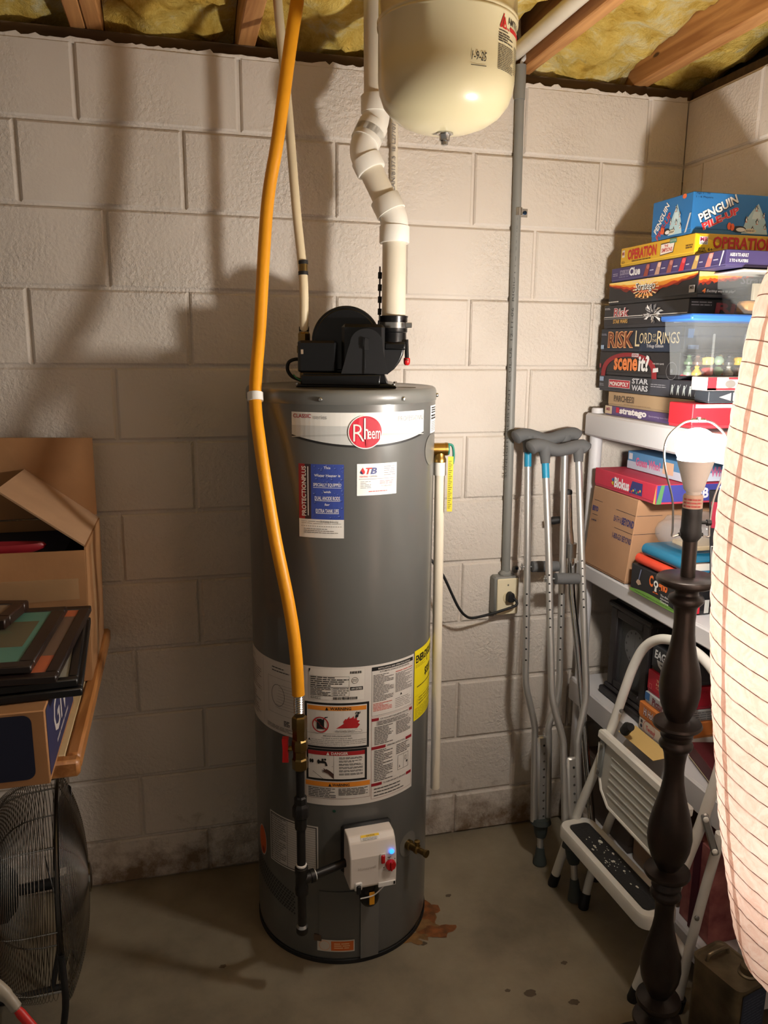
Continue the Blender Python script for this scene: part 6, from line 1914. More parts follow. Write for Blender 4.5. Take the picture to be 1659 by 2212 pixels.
def eag(D, L, H):
    D.text('EAGLES', L * .10, H * .52, L * .74, H * .86, (214, 216, 216), 2, 0.03, 0.12)
    D.poly([(L * .18, H * .48), (L * .60, H * .50), (L * .74, H * .36), (L * .70, H * .22), (L * .62, H * .26), (L * .60, H * .14), (L * .50, H * .12), (L * .36, H * .16), (L * .24, H * .28)], (206, 210, 210), 2)
    D.poly([(L * .28, H * .38), (L * .52, H * .40), (L * .60, H * .30), (L * .44, H * .26)], (60, 66, 68), 3)
    D.poly([(L * .34, H * .24), (L * .50, H * .22), (L * .48, H * .17)], (60, 66, 68), 3); D.disc(L * .56, H * .34, L * .02, H * .03, (20, 20, 20), 4, 8)
game_box('board_game', 'black box with a silver bird head emblem topmost on the third shelf', 1.640, 1.860, -0.580, -0.440, 0.7440, 0.8180, (44, 46, 50), eag, None, group='board games on the third shelf')
mb = MB(); mb.box((1.605, -0.605, 0.557), (1.616, -0.43, 0.5585), mat('manila', (206, 176, 112), 0.7))
mb = MB()
mb.add([(1.550, -0.440, 0.5600), (1.552, -0.610, 0.5600), (1.612, -0.612, 0.5650), (1.612, -0.430, 0.5650), (1.550, -0.440, 0.5590), (1.552, -0.610, 0.5590), (1.612, -0.612, 0.5640), (1.612, -0.430, 0.5640)], [(0, 1, 2, 3), (7, 6, 5, 4), (0, 4, 5, 1), (1, 5, 6, 2), (2, 6, 7, 3), (3, 7, 4, 0)], mat('manila', (206, 176, 112), 0.7))
o = obj('envelope', mb, None, loc=(1.58, -0.52, 0.56), smooth=0); tag(o, 'cream manila envelope sticking out over the third shelf edge', 'envelope')
Mz = Matrix.Rotation(math.radians(-14), 3, 'Z')
game_box('board_game', 'maroon letter tile game box lying behind the lamp stem', 1.625, 1.850, -0.860, -0.640, 0.5650, 0.6050, (84, 30, 36), lambda D, L, H: D.rect(0.001, H * .02, L - .001, H * .12, (206, 190, 160), 1), None, lambda D, L, W: (D.poly([(L * .35, W * .45), (L * .95, W * .30), (L * .95, W * .98)], (150, 34, 50), 1), D.text('ABBLE', L * .50, W * .50, L * .95, W * .66, (220, 214, 206), 2, 0.05, rot=80)), M=Mz, group='board games on the third shelf')

# ---- bottom shelf
GB = mat('pink_paper', (176, 110, 104), 0.6, var=0.35, vscale=18, var_rgb=(120, 56, 60))
bg = thing('gift_bag', (1.72, -0.74, 0.137), 'pink and maroon paper gift bag on the bottom shelf behind the stool', 'bag')
mb = MB()
mb.hexa([(1.625, -0.800, 0.137), (1.800, -0.800, 0.137), (1.800, -0.680, 0.137), (1.625, -0.680, 0.137), (1.618, -0.790, 0.400), (1.806, -0.790, 0.400), (1.806, -0.690, 0.400), (1.618, -0.690, 0.400)], GB)
obj('bag_body', mb, bg, smooth=0)
mb = MB(); mb.box((1.616, -0.752, 0.138), (1.6235, -0.728, 0.400), mat('maroon_gusset', (74, 24, 40), 0.6))
obj('gusset', mb, bg)
mb = MB(); mb.tube(smooth_path([(1.640, -0.792, 0.398), (1.66, -0.793, 0.440), (1.72, -0.793, 0.452), (1.77, -0.793, 0.436), (1.785, -0.792, 0.398)], 5), 0.0025, mat('cord_handle', (90, 40, 50), 0.6), 6)
obj('bag_handle', mb, bg)
game_box('carton', 'dark storage carton on the bottom shelf', 1.625, 1.880, -0.420, -0.120, 0.1365, 0.330, (70, 58, 50), None, None, cat='carton')
game_box('carton', 'brown carton beside the gift bag on the bottom shelf', 1.630, 1.880, -0.660, -0.440, 0.1365, 0.300, (120, 92, 66), None, None, cat='carton')
mb = MB(); mb.lathe([(0.02, 0.0), (0.032, 0.01), (0.034, 0.04), (0.024, 0.055), (0.012, 0.06), (0.012, 0.075)], (1.665, -0.275, 0.331), mat('orange_pot', (214, 90, 30), 0.5), 18)
o = obj('bottle', mb, None, loc=(1.665, -0.275, 0.331)); tag(o, 'small orange bottle standing on the dark storage carton', 'bottle')

# ------------------------------------------------------------------ step stool
st = thing('step_stool', (1.43, -0.57, 0.0), 'white metal folding step stool with a black tread, half folded by the shelves', 'step stool')
TB = 0.0130
left_rail = [(1.432, -0.330, 0.012), (1.472, -0.366, 0.238), (1.506, -0.412, 0.435), (1.530, -0.440, 0.578), (1.550, -0.457, 0.695), (1.563, -0.473, 0.775), (1.572, -0.500, 0.835), (1.579, -0.545, 0.874), (1.583, -0.600, 0.893), (1.584, -0.655, 0.899), (1.583, -0.715, 0.897), (1.580, -0.770, 0.884), (1.576, -0.815, 0.860), (1.566, -0.852, 0.800), (1.552, -0.868, 0.705), (1.533, -0.862, 0.595), (1.518, -0.853, 0.507), (1.506, -0.842, 0.436), (1.454, -0.800, 0.132), (1.432, -0.784, 0.012)]
mb = MB(); mb.tube(smooth_path(left_rail, 5), TB, WHITEM, 16)
obj('front_frame', mb, st)
rl = [(1.477, -0.444, 0.014), (1.507, -0.425, 0.102), (1.560, -0.418, 0.262), (1.588, -0.428, 0.345), (1.580, -0.460, 0.44), (1.562, -0.475, 0.52)]
rrg = [(1.522, -0.838, 0.014), (1.530, -0.846, 0.15), (1.545, -0.862, 0.34), (1.556, -0.876, 0.470), (1.560, -0.880, 0.520)]
for r_ in (rl, rrg):
    mb = MB(); mb.tube(smooth_path(r_, 4), 0.0118, WHITEM, 14)
    obj('rear_leg', mb, st)
mb = MB(); mb.tube(smooth_path([(1.522, -0.424, 0.150), (1.532, -0.460, 0.162), (1.534, -0.56, 0.166), (1.532, -0.76, 0.172), (1.530, -0.82, 0.168), (1.529, -0.846, 0.155)], 5), 0.0095, WHITEM, 12)
obj('rear_crossbar', mb, st)
for p_, d_ in (((1.432, -0.330, 0), (1.438, -0.336, 0.05)), ((1.432, -0.784, 0), (1.438, -0.789, 0.05)), ((1.474, -0.446, 0), (1.485, -0.437, 0.05)), ((1.522, -0.838, 0), (1.526, -0.842, 0.05))):
    mb = MB(); mb.tube([Vector(p_) + Z3 * 0.0008, Vector(p_) + Z3 * 0.006, Vector(d_) - Z3 * .01], [0.0150, 0.0158, 0.0150], BLKM, 14)
    obj('rubber_foot', mb, st)
# lower step
sx = Vector((0.998, 0.05, 0)).normalized(); sy = Vector((-0.05, 0.998, 0)).normalized()
so = Vector((1.430, -0.590, 0.0))
SA = (so, sx, sy, Z3)
def rrect(w0, w1, l0, l1, r, n=5):
    out = []
    for cx, cy, a0 in ((w1 - r, l1 - r, 0), (w0 + r, l1 - r, 90), (w0 + r, l0 + r, 180), (w1 - r, l0 + r, 270)):
        for k in range(n + 1):
            a = math.radians(a0 + 90 * k / n)
            out.append((cx + r * math.cos(a), cy + r * math.sin(a)))
    return out
mb = MB()
o_ = rrect(-0.012, 0.098, -0.215, 0.215, 0.032)
i_ = rrect(0.008, 0.078, -0.190, 0.190, 0.018)
n = len(o_)
P3 = lambda p, z: so + sx * p[0] + sy * p[1] + Z3 * z
vs = [P3(p, 0.216) for p in o_] + [P3(p, 0.246) for p in o_] + [P3((p[0] * .96 + .002, p[1] * .985), 0.252) for p in o_] + [P3(p, 0.252) for p in i_] + [P3(p, 0.249) for p in i_]
fs = []
for lv in range(4):
    for k in range(n):
        l = (k + 1) % n
        fs.append((lv * n + k, lv * n + l, lv * n + n + l, lv * n + n + k))
fs.append(tuple(range(4 * n, 5 * n)))
mb.add(vs, fs, WHITEM)
obj('lower_step', mb, st, smooth=35)
TREAD = mat('paint_spotted_tread', (34, 34, 35), 0.75, bump=0.5, bscale=160)
mb = MB()
t_ = rrect(0.011, 0.075, -0.186, 0.186, 0.012, 3)
mb.add([P3(p, 0.2498) for p in t_] + [P3(p, 0.2530) for p in t_], [tuple(range(len(t_), 2 * len(t_)))] + [(k, (k + 1) % len(t_), len(t_) + (k + 1) % len(t_), len(t_) + k) for k in range(len(t_))], TREAD)
tr = obj('tread', mb, st, smooth=0, label='black tread spattered with white paint')
mb = MB(); rr = random.Random(21)
PAINT = mat('dried_paint', (206, 204, 190), 0.6)
for k in range(44):
    a = 0.018 + 0.050 * rr.random(); b = 0.02 + 0.10 * rr.gauss(0, 0.5); q = 0.0012 + 0.006 * rr.random() ** 4
    if abs(b) > 0.17:
        continue
    m8 = 8
    vs = [P3((a + q * math.cos(2 * PI * j / m8) * (0.7 + .6 * rr.random()), b + q * 1.5 * math.sin(2 * PI * j / m8) * (0.7 + .6 * rr.random())), 0.2534) for j in range(m8)]
    mb.add(vs, [tuple(range(m8))], PAINT)
obj('paint_spots', mb, tr, smooth=0, fix=False, kind='stuff')
# upper step folded up flat between the rails
mb = MB()
u0 = Vector((1.508, -0.628, 0.555)); ue = Vector((0.0, 1.0, 0.0)); uw = Vector((-0.13, -0.08, -0.99)).normalized(); un = uw.cross(ue).normalized()
if un.x > 0: un = -un
plate = [(0.205, 0.0), (0.205, 0.030), (0.198, 0.090), (0.165, 0.150), (0.120, 0.178), (-0.120, 0.178), (-0.165, 0.150), (-0.198, 0.090), (-0.205, 0.030), (-0.205, 0.0)]
mb.prism([(a * 0.97, b) for a, b in plate], (u0, ue, uw, un), -0.004, 0.004, mat('grey_enamel', (176, 176, 170), 0.4))
up = obj('upper_step', mb, st, smooth=20)
mb = MB()
q = [u0 + ue * a * 0.98 + uw * b + un * 0.002 for a, b in plate]
mb.tube(q[1:-1], 0.0060, WHITEM, 8)
mb.box((-0.205, -0.010, -0.012), (0.205, 0.016, 0.014), WHITEM, 0.005, (u0, ue, uw, un))
obj('step_rim', mb, up)
mb = MB()
for k in range(6):
    b = 0.040 + 0.021 * k
    mb.tube([u0 + ue * 0.130 + uw * b + un * 0.0042, u0 - ue * 0.130 + uw * b + un * 0.0042], 0.0026, mat('grey_enamel', (176, 176, 170)), 6)
obj('pressed_rib', mb, up)
for s in (-1, 1):
    mb = MB(); mb.box((s * 0.168, 0.014, 0.003), (s * 0.192, 0.120, 0.010), mat('grey_bracket', (120, 124, 124), 0.4), 0.003, (u0, ue, uw, un))
    for b in (0.030, 0.104):
        mb.lathe([(0.0075, 0.0), (0.0075, 0.002), (0.004, 0.004)], u0 + ue * s * 0.180 + uw * b + un * 0.010, ZINC, 12, ez=un)
    obj('hinge_bracket', mb, up)
mb = MB()
la, lb = Vector((1.520, -0.873, 0.560)), Vector((1.538, -0.892, 0.486))
lk = (la - lb).normalized()
mb.box((-0.0085, -0.003, -0.012), (0.0085, 0.003, (la - lb).length + 0.012), ZINC, 0.003, (lb, Vector((-0.35, -0.93, 0)).cross(lk).normalized(), Vector((-0.35, -0.93, 0)), lk))
for p_ in (la, lb):
    mb.lathe([(0.007, 0.0), (0.006, 0.004), (0.002, 0.006)], p_ + Vector((-0.35, -0.93, 0)) * 0.003, WHITEM, 12, ez=Vector((-0.35, -0.93, 0)))
obj('folding_link', mb, st)
mb = MB()
for p_ in ((1.497, -0.836, 0.400), (1.540, -0.463, 0.640), (1.5335, -0.859, 0.290)):
    mb.lathe([(0.0065, 0.0), (0.0055, 0.004), (0.002, 0.005)], Vector(p_) + Vector((-0.5, -0.86, 0)) * 0.012, ZINC, 12, ez=Vector((-0.5, -0.86, 0)))
obj('rivet', mb, st, kind='stuff')
mb = MB(); mb.tube([(1.556, -0.500, 0.590), (1.556, -0.515, 0.610), (1.556, -0.530, 0.618)], [0.014, 0.015, 0.011], BLKM, 14)
mb.v = [v + Vector((-0.012, 0.02, -0.01)) for v in mb.v]
obj('leg_plug', mb, st, label='black plastic end plug')

# ------------------------------------------------------------------ solvent can
cn = thing('metal_can', (1.558, -0.985, 0.0), 'dull metal solvent can with a blue label and screw cap, under the lantern', 'can')
ca = Vector((0.235, -0.972, 0)); cb_ = Vector((0.972, 0.235, 0))
CO = Vector((1.484, -0.916, 0.0))
CA = (CO, ca, cb_, Z3)
TIN = mat('tarnished_tin', (132, 118, 94), 0.36, 0.55, var=0.3, vscale=16, bump=0.05, bscale=30)
mb = MB()
def canring(k, z):
    return [CO + ca * p[0] + cb_ * p[1] + Z3 * z for p in rrect(-k, 0.135 + k, -k, 0.100 + k, 0.018, 4)]
rings = [canring(0.001, 0.0), canring(0.001, 0.008), canring(-0.001, 0.010), canring(-0.001, 0.230), canring(0.001, 0.232), canring(0.001, 0.240), canring(-0.004, 0.240), canring(-0.006, 0.236)]
n = len(rings[0])
vs = [v for r_ in rings for v in r_]
fs = [tuple(reversed(range(n)))]
for lv in range(len(rings) - 1):
    for k in range(n):
        l = (k + 1) % n
        fs.append((lv * n + k, lv * n + l, lv * n + n + l, lv * n + n + k))
fs.append(tuple((len(rings) - 1) * n + k for k in range(n)))
mb.add(vs, fs, TIN)
obj('can_body', mb, cn, smooth=40)
mb = MB(); mb.tube(smooth_path([CO + ca * 0.030 + cb_ * 0.018 + Z3 * 0.236, CO + ca * 0.032 + cb_ * 0.022 + Z3 * 0.252, CO + ca * 0.034 + cb_ * 0.050 + Z3 * 0.255, CO + ca * 0.034 + cb_ * 0.078 + Z3 * 0.252, CO + ca * 0.034 + cb_ * 0.084 + Z3 * 0.236], 4), 0.0045, TIN, 8)
obj('can_handle', mb, cn)
mb = MB(); mb.lathe([(0.022, 0.236), (0.022, 0.240), (0.017, 0.242), (0.018, 0.246), (0.017, 0.250), (0.018, 0.254), (0.017, 0.258), (0.010, 0.259)], CO + ca * 0.100 + cb_ * 0.070, TIN, 20)
obj('screw_cap', mb, cn)
D = Decal(plane_fn(CO + ca * 0.134, cb_, Z3, ca), lift=0.001)
D.rect(0.012, 0.012, 0.092, 0.226, (38, 48, 70), 0)
D.lines(0.018, 0.120, 0.086, 0.215, 12, (70, 80, 100), 1, 0.4, 5, 3, 0.3)
D.obj('can_label', cn, label='dark blue label')

# ------------------------------------------------------------------ floor lamp with a bare bulb
LB = Vector((1.361, -0.982, 0.0)); LT = Vector((1.330, -0.974, 1.450))
lax = (LT - LB).normalized()
lamp = thing('floor_lamp', LB, 'turned dark bronze floor lamp with a bare lit bulb and no shade', 'lamp')
prof = [(0.120, 0.0), (0.128, 0.004), (0.130, 0.014), (0.120, 0.026), (0.090, 0.040), (0.060, 0.052), (0.048, 0.064), (0.030, 0.074), (0.028, 0.084), (0.040, 0.096), (0.030, 0.108), (0.026, 0.118), (0.030, 0.134), (0.050, 0.142), (0.054, 0.148), (0.052, 0.154), (0.036, 0.158), (0.024, 0.166), (0.023, 0.178), (0.033, 0.184), (0.047, 0.196), (0.0490, 0.203), (0.0470, 0.209), (0.030, 0.2125), (0.0215, 0.217), (0.026, 0.226), (0.0345, 0.243), (0.0410, 0.262), (0.0440, 0.285), (0.0425, 0.305), (0.0375, 0.330), (0.0305, 0.358), (0.0240, 0.385), (0.0203, 0.410), (0.0198, 0.432), (0.0213, 0.455), (0.0250, 0.463), (0.0310, 0.468), (0.0330, 0.474), (0.0310, 0.480), (0.0275, 0.484), (0.0275, 0.489), (0.0310, 0.493), (0.0300, 0.499), (0.0245, 0.503), (0.0240, 0.509), (0.0340, 0.514), (0.0460, 0.521), (0.0488, 0.526), (0.0470, 0.532), (0.0300, 0.5345), (0.0220, 0.538), (0.0280, 0.550), (0.0370, 0.566), (0.0430, 0.586), (0.0462, 0.612), (0.0440, 0.640), (0.0390, 0.665), (0.0325, 0.690), (0.0260, 0.715), (0.0215, 0.742), (0.0200, 0.766), (0.0208, 0.786), (0.0235, 0.806), (0.0270, 0.816), (0.0330, 0.822), (0.0345, 0.828), (0.0320, 0.834), (0.0285, 0.837), (0.0285, 0.842), (0.0325, 0.846), (0.0325, 0.851), (0.0255, 0.855), (0.0245, 0.859), (0.0350, 0.863), (0.0470, 0.868), (0.0495, 0.872), (0.0475, 0.877), (0.0300, 0.880), (0.0225, 0.884), (0.0300, 0.900), (0.0365, 0.918), (0.0405, 0.940), (0.0412, 0.958), (0.0395, 0.980), (0.0350, 1.002), (0.0295, 1.022), (0.0250, 1.045), (0.0220, 1.070), (0.0207, 1.095), (0.0215, 1.115), (0.0235, 1.128), (0.0290, 1.133), (0.0335, 1.138), (0.0350, 1.143), (0.0330, 1.149), (0.0250, 1.153), (0.0230, 1.157), (0.0240, 1.164), (0.0300, 1.168), (0.0500, 1.173), (0.0580, 1.178), (0.0600, 1.183), (0.0580, 1.188), (0.0560, 1.190), (0.0150, 1.1905)]
mb = MB(); mb.lathe(prof, LB, BRONZE, 44, ez=lax)
obj('turned_column', mb, lamp, smooth=50)
L_ = lambda h: LB + lax * h
mb = MB(); mb.tube([L_(1.188), L_(1.272)], 0.0140, BRONZE, 22)
obj('stem', mb, lamp)
mb = MB(); mb.lathe([(0.013, 1.262), (0.020, 1.272), (0.0205, 1.284), (0.0192, 1.290), (0.0188, 1.318), (0.0192, 1.326), (0.0185, 1.330)], LB, BLKM, 24, ez=lax)
so_ = L_(1.300)
mb.tube([so_, so_ + RH * 0.030], 0.0035, BLKM, 8); mb.tube([so_ + RH * 0.030, so_ + RH * 0.038], 0.0065, BLKM, 8)
obj('socket', mb, lamp)
mb = MB(); mb.lathe([(0.0185, 1.328), (0.0187, 1.352), (0.0170, 1.356)], LB, mat('socket_sleeve', (206, 178, 160), 0.5), 24, ez=lax)
sk = obj('socket_sleeve', mb, lamp, label='pink printed paper sleeve on the socket')
ths = math.atan2(CAM.y - LB.y, CAM.x - LB.x)
D = Decal(cyl_fn(L_(1.34), 0.0187, ths))
D.lines(-0.018, 1.331, 0.018, 1.351, 3, (170, 80, 76), 1, 0.5, 4, 3, 0.1)
D.obj('sleeve_print', sk)
mb = MB(); mb.lathe([(0.0135, 1.350), (0.0140, 1.362), (0.0185, 1.366), (0.0215, 1.378), (0.0270, 1.398), (0.0325, 1.416), (0.0345, 1.424), (0.0335, 1.426), (0.010, 1.426)], LB, WHITEP, 32, ez=lax)
bc = obj('bulb_base', mb, lamp, label='white plastic bulb base')
mb = MB()
gl = [(0.0330, 1.4262), (0.0345, 1.430)] + [(0.0385 * math.cos(a), 1.447 + 0.0385 * math.sin(a)) for a in [math.radians(-22 + 112 * k / 14) for k in range(15)]]
mb.lathe(gl, LB, mat('bulb_glow', (255, 248, 238), 0.5, emit=BULB), 32, ez=lax)
obj('bulb_globe', mb, lamp, smooth=180, label='glowing white bulb globe')
mb = MB()
hs = []
for s in (1, -1):
    hs.append([L_(1.276) + RH * s * 0.021, L_(1.272) + RH * s * 0.036, L_(1.290) + RH * s * 0.036, L_(1.345) + RH * s * 0.040, L_(1.400) + RH * s * 0.056, L_(1.440) + RH * s * 0.062, L_(1.470) + RH * s * 0.055, L_(1.494) + RH * s * 0.030, L_(1.500) + RH * s * 0.010])
for q in hs:
    mb.tube(smooth_path(q, 5), 0.0021, STEEL, 8)
mb.tube([L_(1.276) - RH * 0.024, L_(1.276) + RH * 0.024], 0.0035, BLKM, 8)
mb.tube([L_(1.500) - RH * 0.013, L_(1.500) + RH * 0.013], 0.0036, STEEL, 10); mb.tube([L_(1.498), L_(1.506)], 0.0045, STEEL, 10)
obj('harp', mb, lamp, label='wire shade harp round the bulb')

# ------------------------------------------------------------------ paper lantern on its own stand
PA = Vector((1.288, -1.395, 0.0))
lan = thing('paper_lantern', PA, 'tall white paper lantern lamp with spiral wire ribs at the right edge', 'lantern')
LP = [(0.010, 0.604), (0.036, 0.617), (0.071, 0.657), (0.0916, 0.706), (0.1086, 0.786), (0.1278, 0.877), (0.1452, 0.988), (0.1586, 1.082), (0.1690, 1.179), (0.1755, 1.256), (0.1788, 1.330), (0.1782, 1.411), (0.1753, 1.478), (0.1728, 1.535), (0.1686, 1.586), (0.1627, 1.649), (0.1552, 1.699), (0.140, 1.760), (0.115, 1.815), (0.080, 1.850), (0.040, 1.865)]
def lr(z):
    for (r0, z0), (r1, z1) in zip(LP, LP[1:]):
        if z0 <= z <= z1:
            return r0 + (r1 - r0) * (z - z0) / (z1 - z0)
    return 0.03
PITCHZ = 0.031
SLX, SLY = 0.34, 0.10         # the wire turns hang aslant
def lan_pt(a, z, lift=0.0):
    r = lr(min(max(z, 0.605), 1.864))
    ph = ((z / PITCHZ) - a / (2 * PI)) % 1.0
    puff = 0.0014 * math.sin(PI * ph) + 0.0016 * noise.noise(Vector((math.cos(a) * 9, math.sin(a) * 9, z * 26)))
    ex = math.cos(a) * RH + math.sin(a) * Vector((-RH.y, RH.x, 0))
    k = min(1.0, (z - 0.604) / 0.12, (1.865 - z) / 0.12)
    zz = z - k * r * SLX * math.cos(a) * 0.9 + k * r * SLY * math.sin(a)
    r2 = lr(min(max(zz, 0.605), 1.864))
    return PA + ex * (r2 + (puff if lift == 0 else lift)) + Z3 * zz
mb = MB()
mb.grid(lambda u, v: lan_pt(2 * PI * u, 0.606 + 1.257 * v), 96, 240, PAPER)
obj('paper_skin', mb, lan, smooth=180, fix=False)
mb = MB()
N = 40 * int(1.25 / PITCHZ)
sp = [lan_pt(2 * PI * k / 40, 0.612 + 1.245 * k / N, 0.0006) for k in range(N + 1)]
mb.tube(sp, 0.0008, mat('rib_wire', (186, 142, 134), 0.6), 5)
obj('spiral_wire', mb, lan)
mb = MB()
SEAM = paper_material('seam_paper', (238, 216, 206), (246, 228, 220))
for a0 in (3.22, 5.1, 1.2):
    vs = []
    nn = 70
    for k in range(nn + 1):
        z = 0.64 + 1.2 * k / nn
        wv = 0.0055 + 0.0015 * math.sin(k * 1.3)
        r = lr(z)
        vs += [lan_pt(a0 - wv / r, z, 0.0022 * 0 + 0.0012), lan_pt(a0 + wv / r, z, 0.0012)]
    mb.add(vs, [(2 * k, 2 * k + 2, 2 * k + 3, 2 * k + 1) for k in range(nn)], SEAM)
obj('glued_seam', mb, lan, smooth=180, fix=False)
mb = MB(); mb.lathe([(0.110, 0.0), (0.112, 0.006), (0.108, 0.014), (0.020, 0.020), (0.009, 0.022), (0.009, 1.05), (0.004, 1.052)], PA, STEEL, 32)
obj('stand', mb, lan)
for zl, wl in ((0.92, 0.30), (1.22, 0.36), (1.56, 0.34)):
    ld = bpy.data.lights.new('lantern_lamp', 'POINT'); ld.energy = LANTERN_W * wl; ld.color = (1.0, 0.85, 0.75); ld.shadow_soft_size = 0.03
    lo = bpy.data.objects.new('lantern_lamp', ld); COL.objects.link(lo); lo.parent = lan; lo.location = (0.03, 0, zl)

# ------------------------------------------------------------------ workbench and what lies on it
TZ = 0.840
wbn = thing('workbench', (-0.45, -0.41, 0.0), 'cream topped workbench with a rounded wooden edge along the left wall corner', 'table')
mb = MB(); mb.box((-1.15, -0.755, TZ - 0.030), (0.124, -0.030, TZ - 0.001), mat('cream_laminate', (214, 190, 146), 0.45, var=0.05, vscale=5), 0.001)
obj('tabletop', mb, wbn)
mb = MB()
mb.box((0.124, -0.756, TZ - 0.036), (0.153, -0.028, TZ), OAKEDGE, 0.006)
obj('wood_edging', mb, wbn)
mb = MB(); mb.box((-1.15, -0.785, TZ - 0.036), (0.153, -0.7562, TZ), OAKEDGE, 0.006)
obj('wood_edging', mb, wbn)
for x, y in ((-0.42, -0.10), (-0.42, -0.72), (-1.10, -0.10), (-1.10, -0.72)):
    mb = MB(); mb.box((x - .03, y - .03, 0.0), (x + .03, y + .03, TZ - 0.030), OAKEDGE, 0.004)
    obj('leg', mb, wbn)

# battered carton, flaps open
bx = thing('cardboard_box', (-0.12, -0.225, TZ), 'battered open brown cardboard box with raised flaps on the workbench', 'box')
X0, X1, YF, YB, ZT = -0.42, 0.137, -0.395, -0.060, 1.168
def sheet(mb, a, b, c, d, t, m, nx=8, ny=6, w=0.006, seed=0.0):
    """dented board: quad a b c d, thickness t"""
    a, b, c, d = Vector(a), Vector(b), Vector(c), Vector(d)
    nrm = (b - a).cross(d - a).normalized()
    def f(u, v, k):
        p = (a * (1 - u) + b * u) * (1 - v) + (d * (1 - u) + c * u) * v
        e = min(1.0, 6 * min(u, 1 - u, v, 1 - v) + 0.25)
        return p + nrm * (k * t + w * e * noise.noise(p * 6.0 + Vector((seed, seed, 0))) + w * 0.5 * e * noise.noise(p * 15.0))
    mb.grid(lambda u, v: f(u, v, 0), nx, ny, m)
    mb.grid(lambda u, v: f(u, v, 1), nx, ny, m)
    n1 = (nx + 1) * (ny + 1)
    o = len(mb.v) - 2 * n1
    i = mb.mi(m)
    ring = [k for k in range(nx + 1)] + [(nx + 1) * r + nx for r in range(1, ny + 1)] + [(nx + 1) * ny + k for k in range(nx - 1, -1, -1)] + [(nx + 1) * r for r in range(ny - 1, 0, -1)]
    for k in range(len(ring)):
        p, q = ring[k], ring[(k + 1) % len(ring)]
        mb.f.append([o + p, o + q, o + n1 + q, o + n1 + p]); mb.m.append(i)
mb = MB()
sheet(mb, (X0, YF, TZ + .001), (X1 + .002, YF, TZ + .001), (X1 + .007, YF - 0.006, ZT - .004), (X0, YF - 0.006, ZT), 0.004, CARD, 16, 8, 0.007, 1)
obj('front_panel', mb, bx, smooth=25)
mb = MB()
sheet(mb, (X1, YF + .002, TZ + .001), (X1 - .002, YB, TZ + .001), (X1 + .006, YB, ZT), (X1 + .004, YF + .004, ZT), 0.004, CARD, 9, 9, 0.008, 2)
obj('side_panel', mb, bx, smooth=25)
mb = MB()
sheet(mb, (X0, YB, TZ + .001), (X1, YB, TZ + .001), (X1, YB, ZT), (X0, YB, ZT), 0.004, CARD, 10, 6, 0.003, 3)
obj('back_panel', mb, bx, smooth=25)
mb = MB()
mb.box((X0, YF + .004, TZ + .001), (X1 - .004, YB, TZ + .006), CARD)
obj('bottom_panel', mb, bx)
mb = MB()
sheet(mb, (X0, YB, ZT), (X1 + .004, YB, ZT + .010), (X1 + .006, YB - 0.012, 1.388), (X0, YB - 0.006, 1.398), 0.004, CARD, 14, 7, 0.007, 4)
obj('back_flap', mb, bx, smooth=25)
mb = MB()
sheet(mb, (X1 + .004, YF + .008, ZT), (X1 + .006, YB - .004, ZT), (-0.032, -0.052 - .02, 1.305), (-0.055, -0.300, 1.292), 0.004, CARD2, 9, 7, 0.005, 5)
obj('side_flap', mb, bx, smooth=25, label='torn side flap folded inwards')
TAPE = clear_material('packing_tape', (196, 170, 130), 0.72, 0.12)
mb = MB()
for q in ([(X1 + .0135, -0.34, 0.88), (X1 + .0135, -0.30, 0.88), (X1 + .0145, -0.30, 1.16), (X1 + .0145, -0.345, 1.16)],):
    mb.add(q, [(0, 1, 2, 3)], TAPE)
obj('side_tape', mb, bx, smooth=0)
mb = MB()
mb.add([(X0, YF - .016, 1.040), (X1 - .01, YF - .016, 1.050), (X1 - .01, YF - .017, 1.100), (X0, YF - .017, 1.105)], [(0, 1, 2, 3)], TAPE)
obj('front_tape', mb, bx, smooth=0)
NAVYM = mat('navy_cloth', (24, 28, 46), 0.8)
mb = MB(); mb.box((-0.400, -0.375, TZ + .01), (0.110, -0.072, 1.145), NAVYM, 0.02)
o = obj('storage_case', mb, None, loc=(-0.15, -0.2, TZ)); tag(o, 'dark navy case sitting inside the open cardboard box', 'case')
mb = MB(); mb.lathe([(0.02, 0.0), (0.120, 0.002), (0.142, 0.012), (0.146, 0.020), (0.142, 0.026), (0.120, 0.016), (0.02, 0.014)], (0, 0, 0), mat('red_dish', (140, 32, 40), 0.4), 40)
mb.v = [Vector((v.x * 1.25 - 0.13, v.y * 0.20 - 0.335, v.z + 1.146)) for v in mb.v]
o = obj('tray', mb, None, loc=(-0.13, -0.330, 1.146)); tag(o, 'flat oval red plastic tray lying on the navy case in the box', 'tray')

# navy printed box under the picture frames
nb = thing('printed_carton', (-0.14, -0.69, TZ), 'brown edged carton with dark navy panels under the stack of picture frames', 'carton')
BX0, BX1, BY0, BY1, BZ1 = -0.400, 0.113, -0.862, -0.520, 0.986
mb = MB(); mb.box((BX0, BY0, TZ + .0005), (BX1, BY1, BZ1), CARD, 0.002)
obj('carton_body', mb, nb)
D = Decal(plane_fn((BX0, BY0, TZ), X3, Z3, -Y3), lift=0.0008)
r_ = [(x, y) for x, y in rrect(0.01, 0.490, 0.014, 0.140, 0.016, 5)]
D.poly(r_, (24, 28, 52), 0)
D.obj('front_panel_print', nb)
D = Decal(plane_fn((BX1, BY0, TZ), Y3, Z3, X3), lift=0.0008)
D.rect(0.008, 0.012, 0.334, 0.142, (44, 48, 84), 0)
D.text('GIV', 0.080, 0.050, 0.250, 0.125, (196, 190, 186), 1, 0.01)
D.lines(0.10, 0.028, 0.26, 0.042, 1, (160, 156, 160), 1, 0.5, 3, 3, 0)
D.obj('side_print', nb)

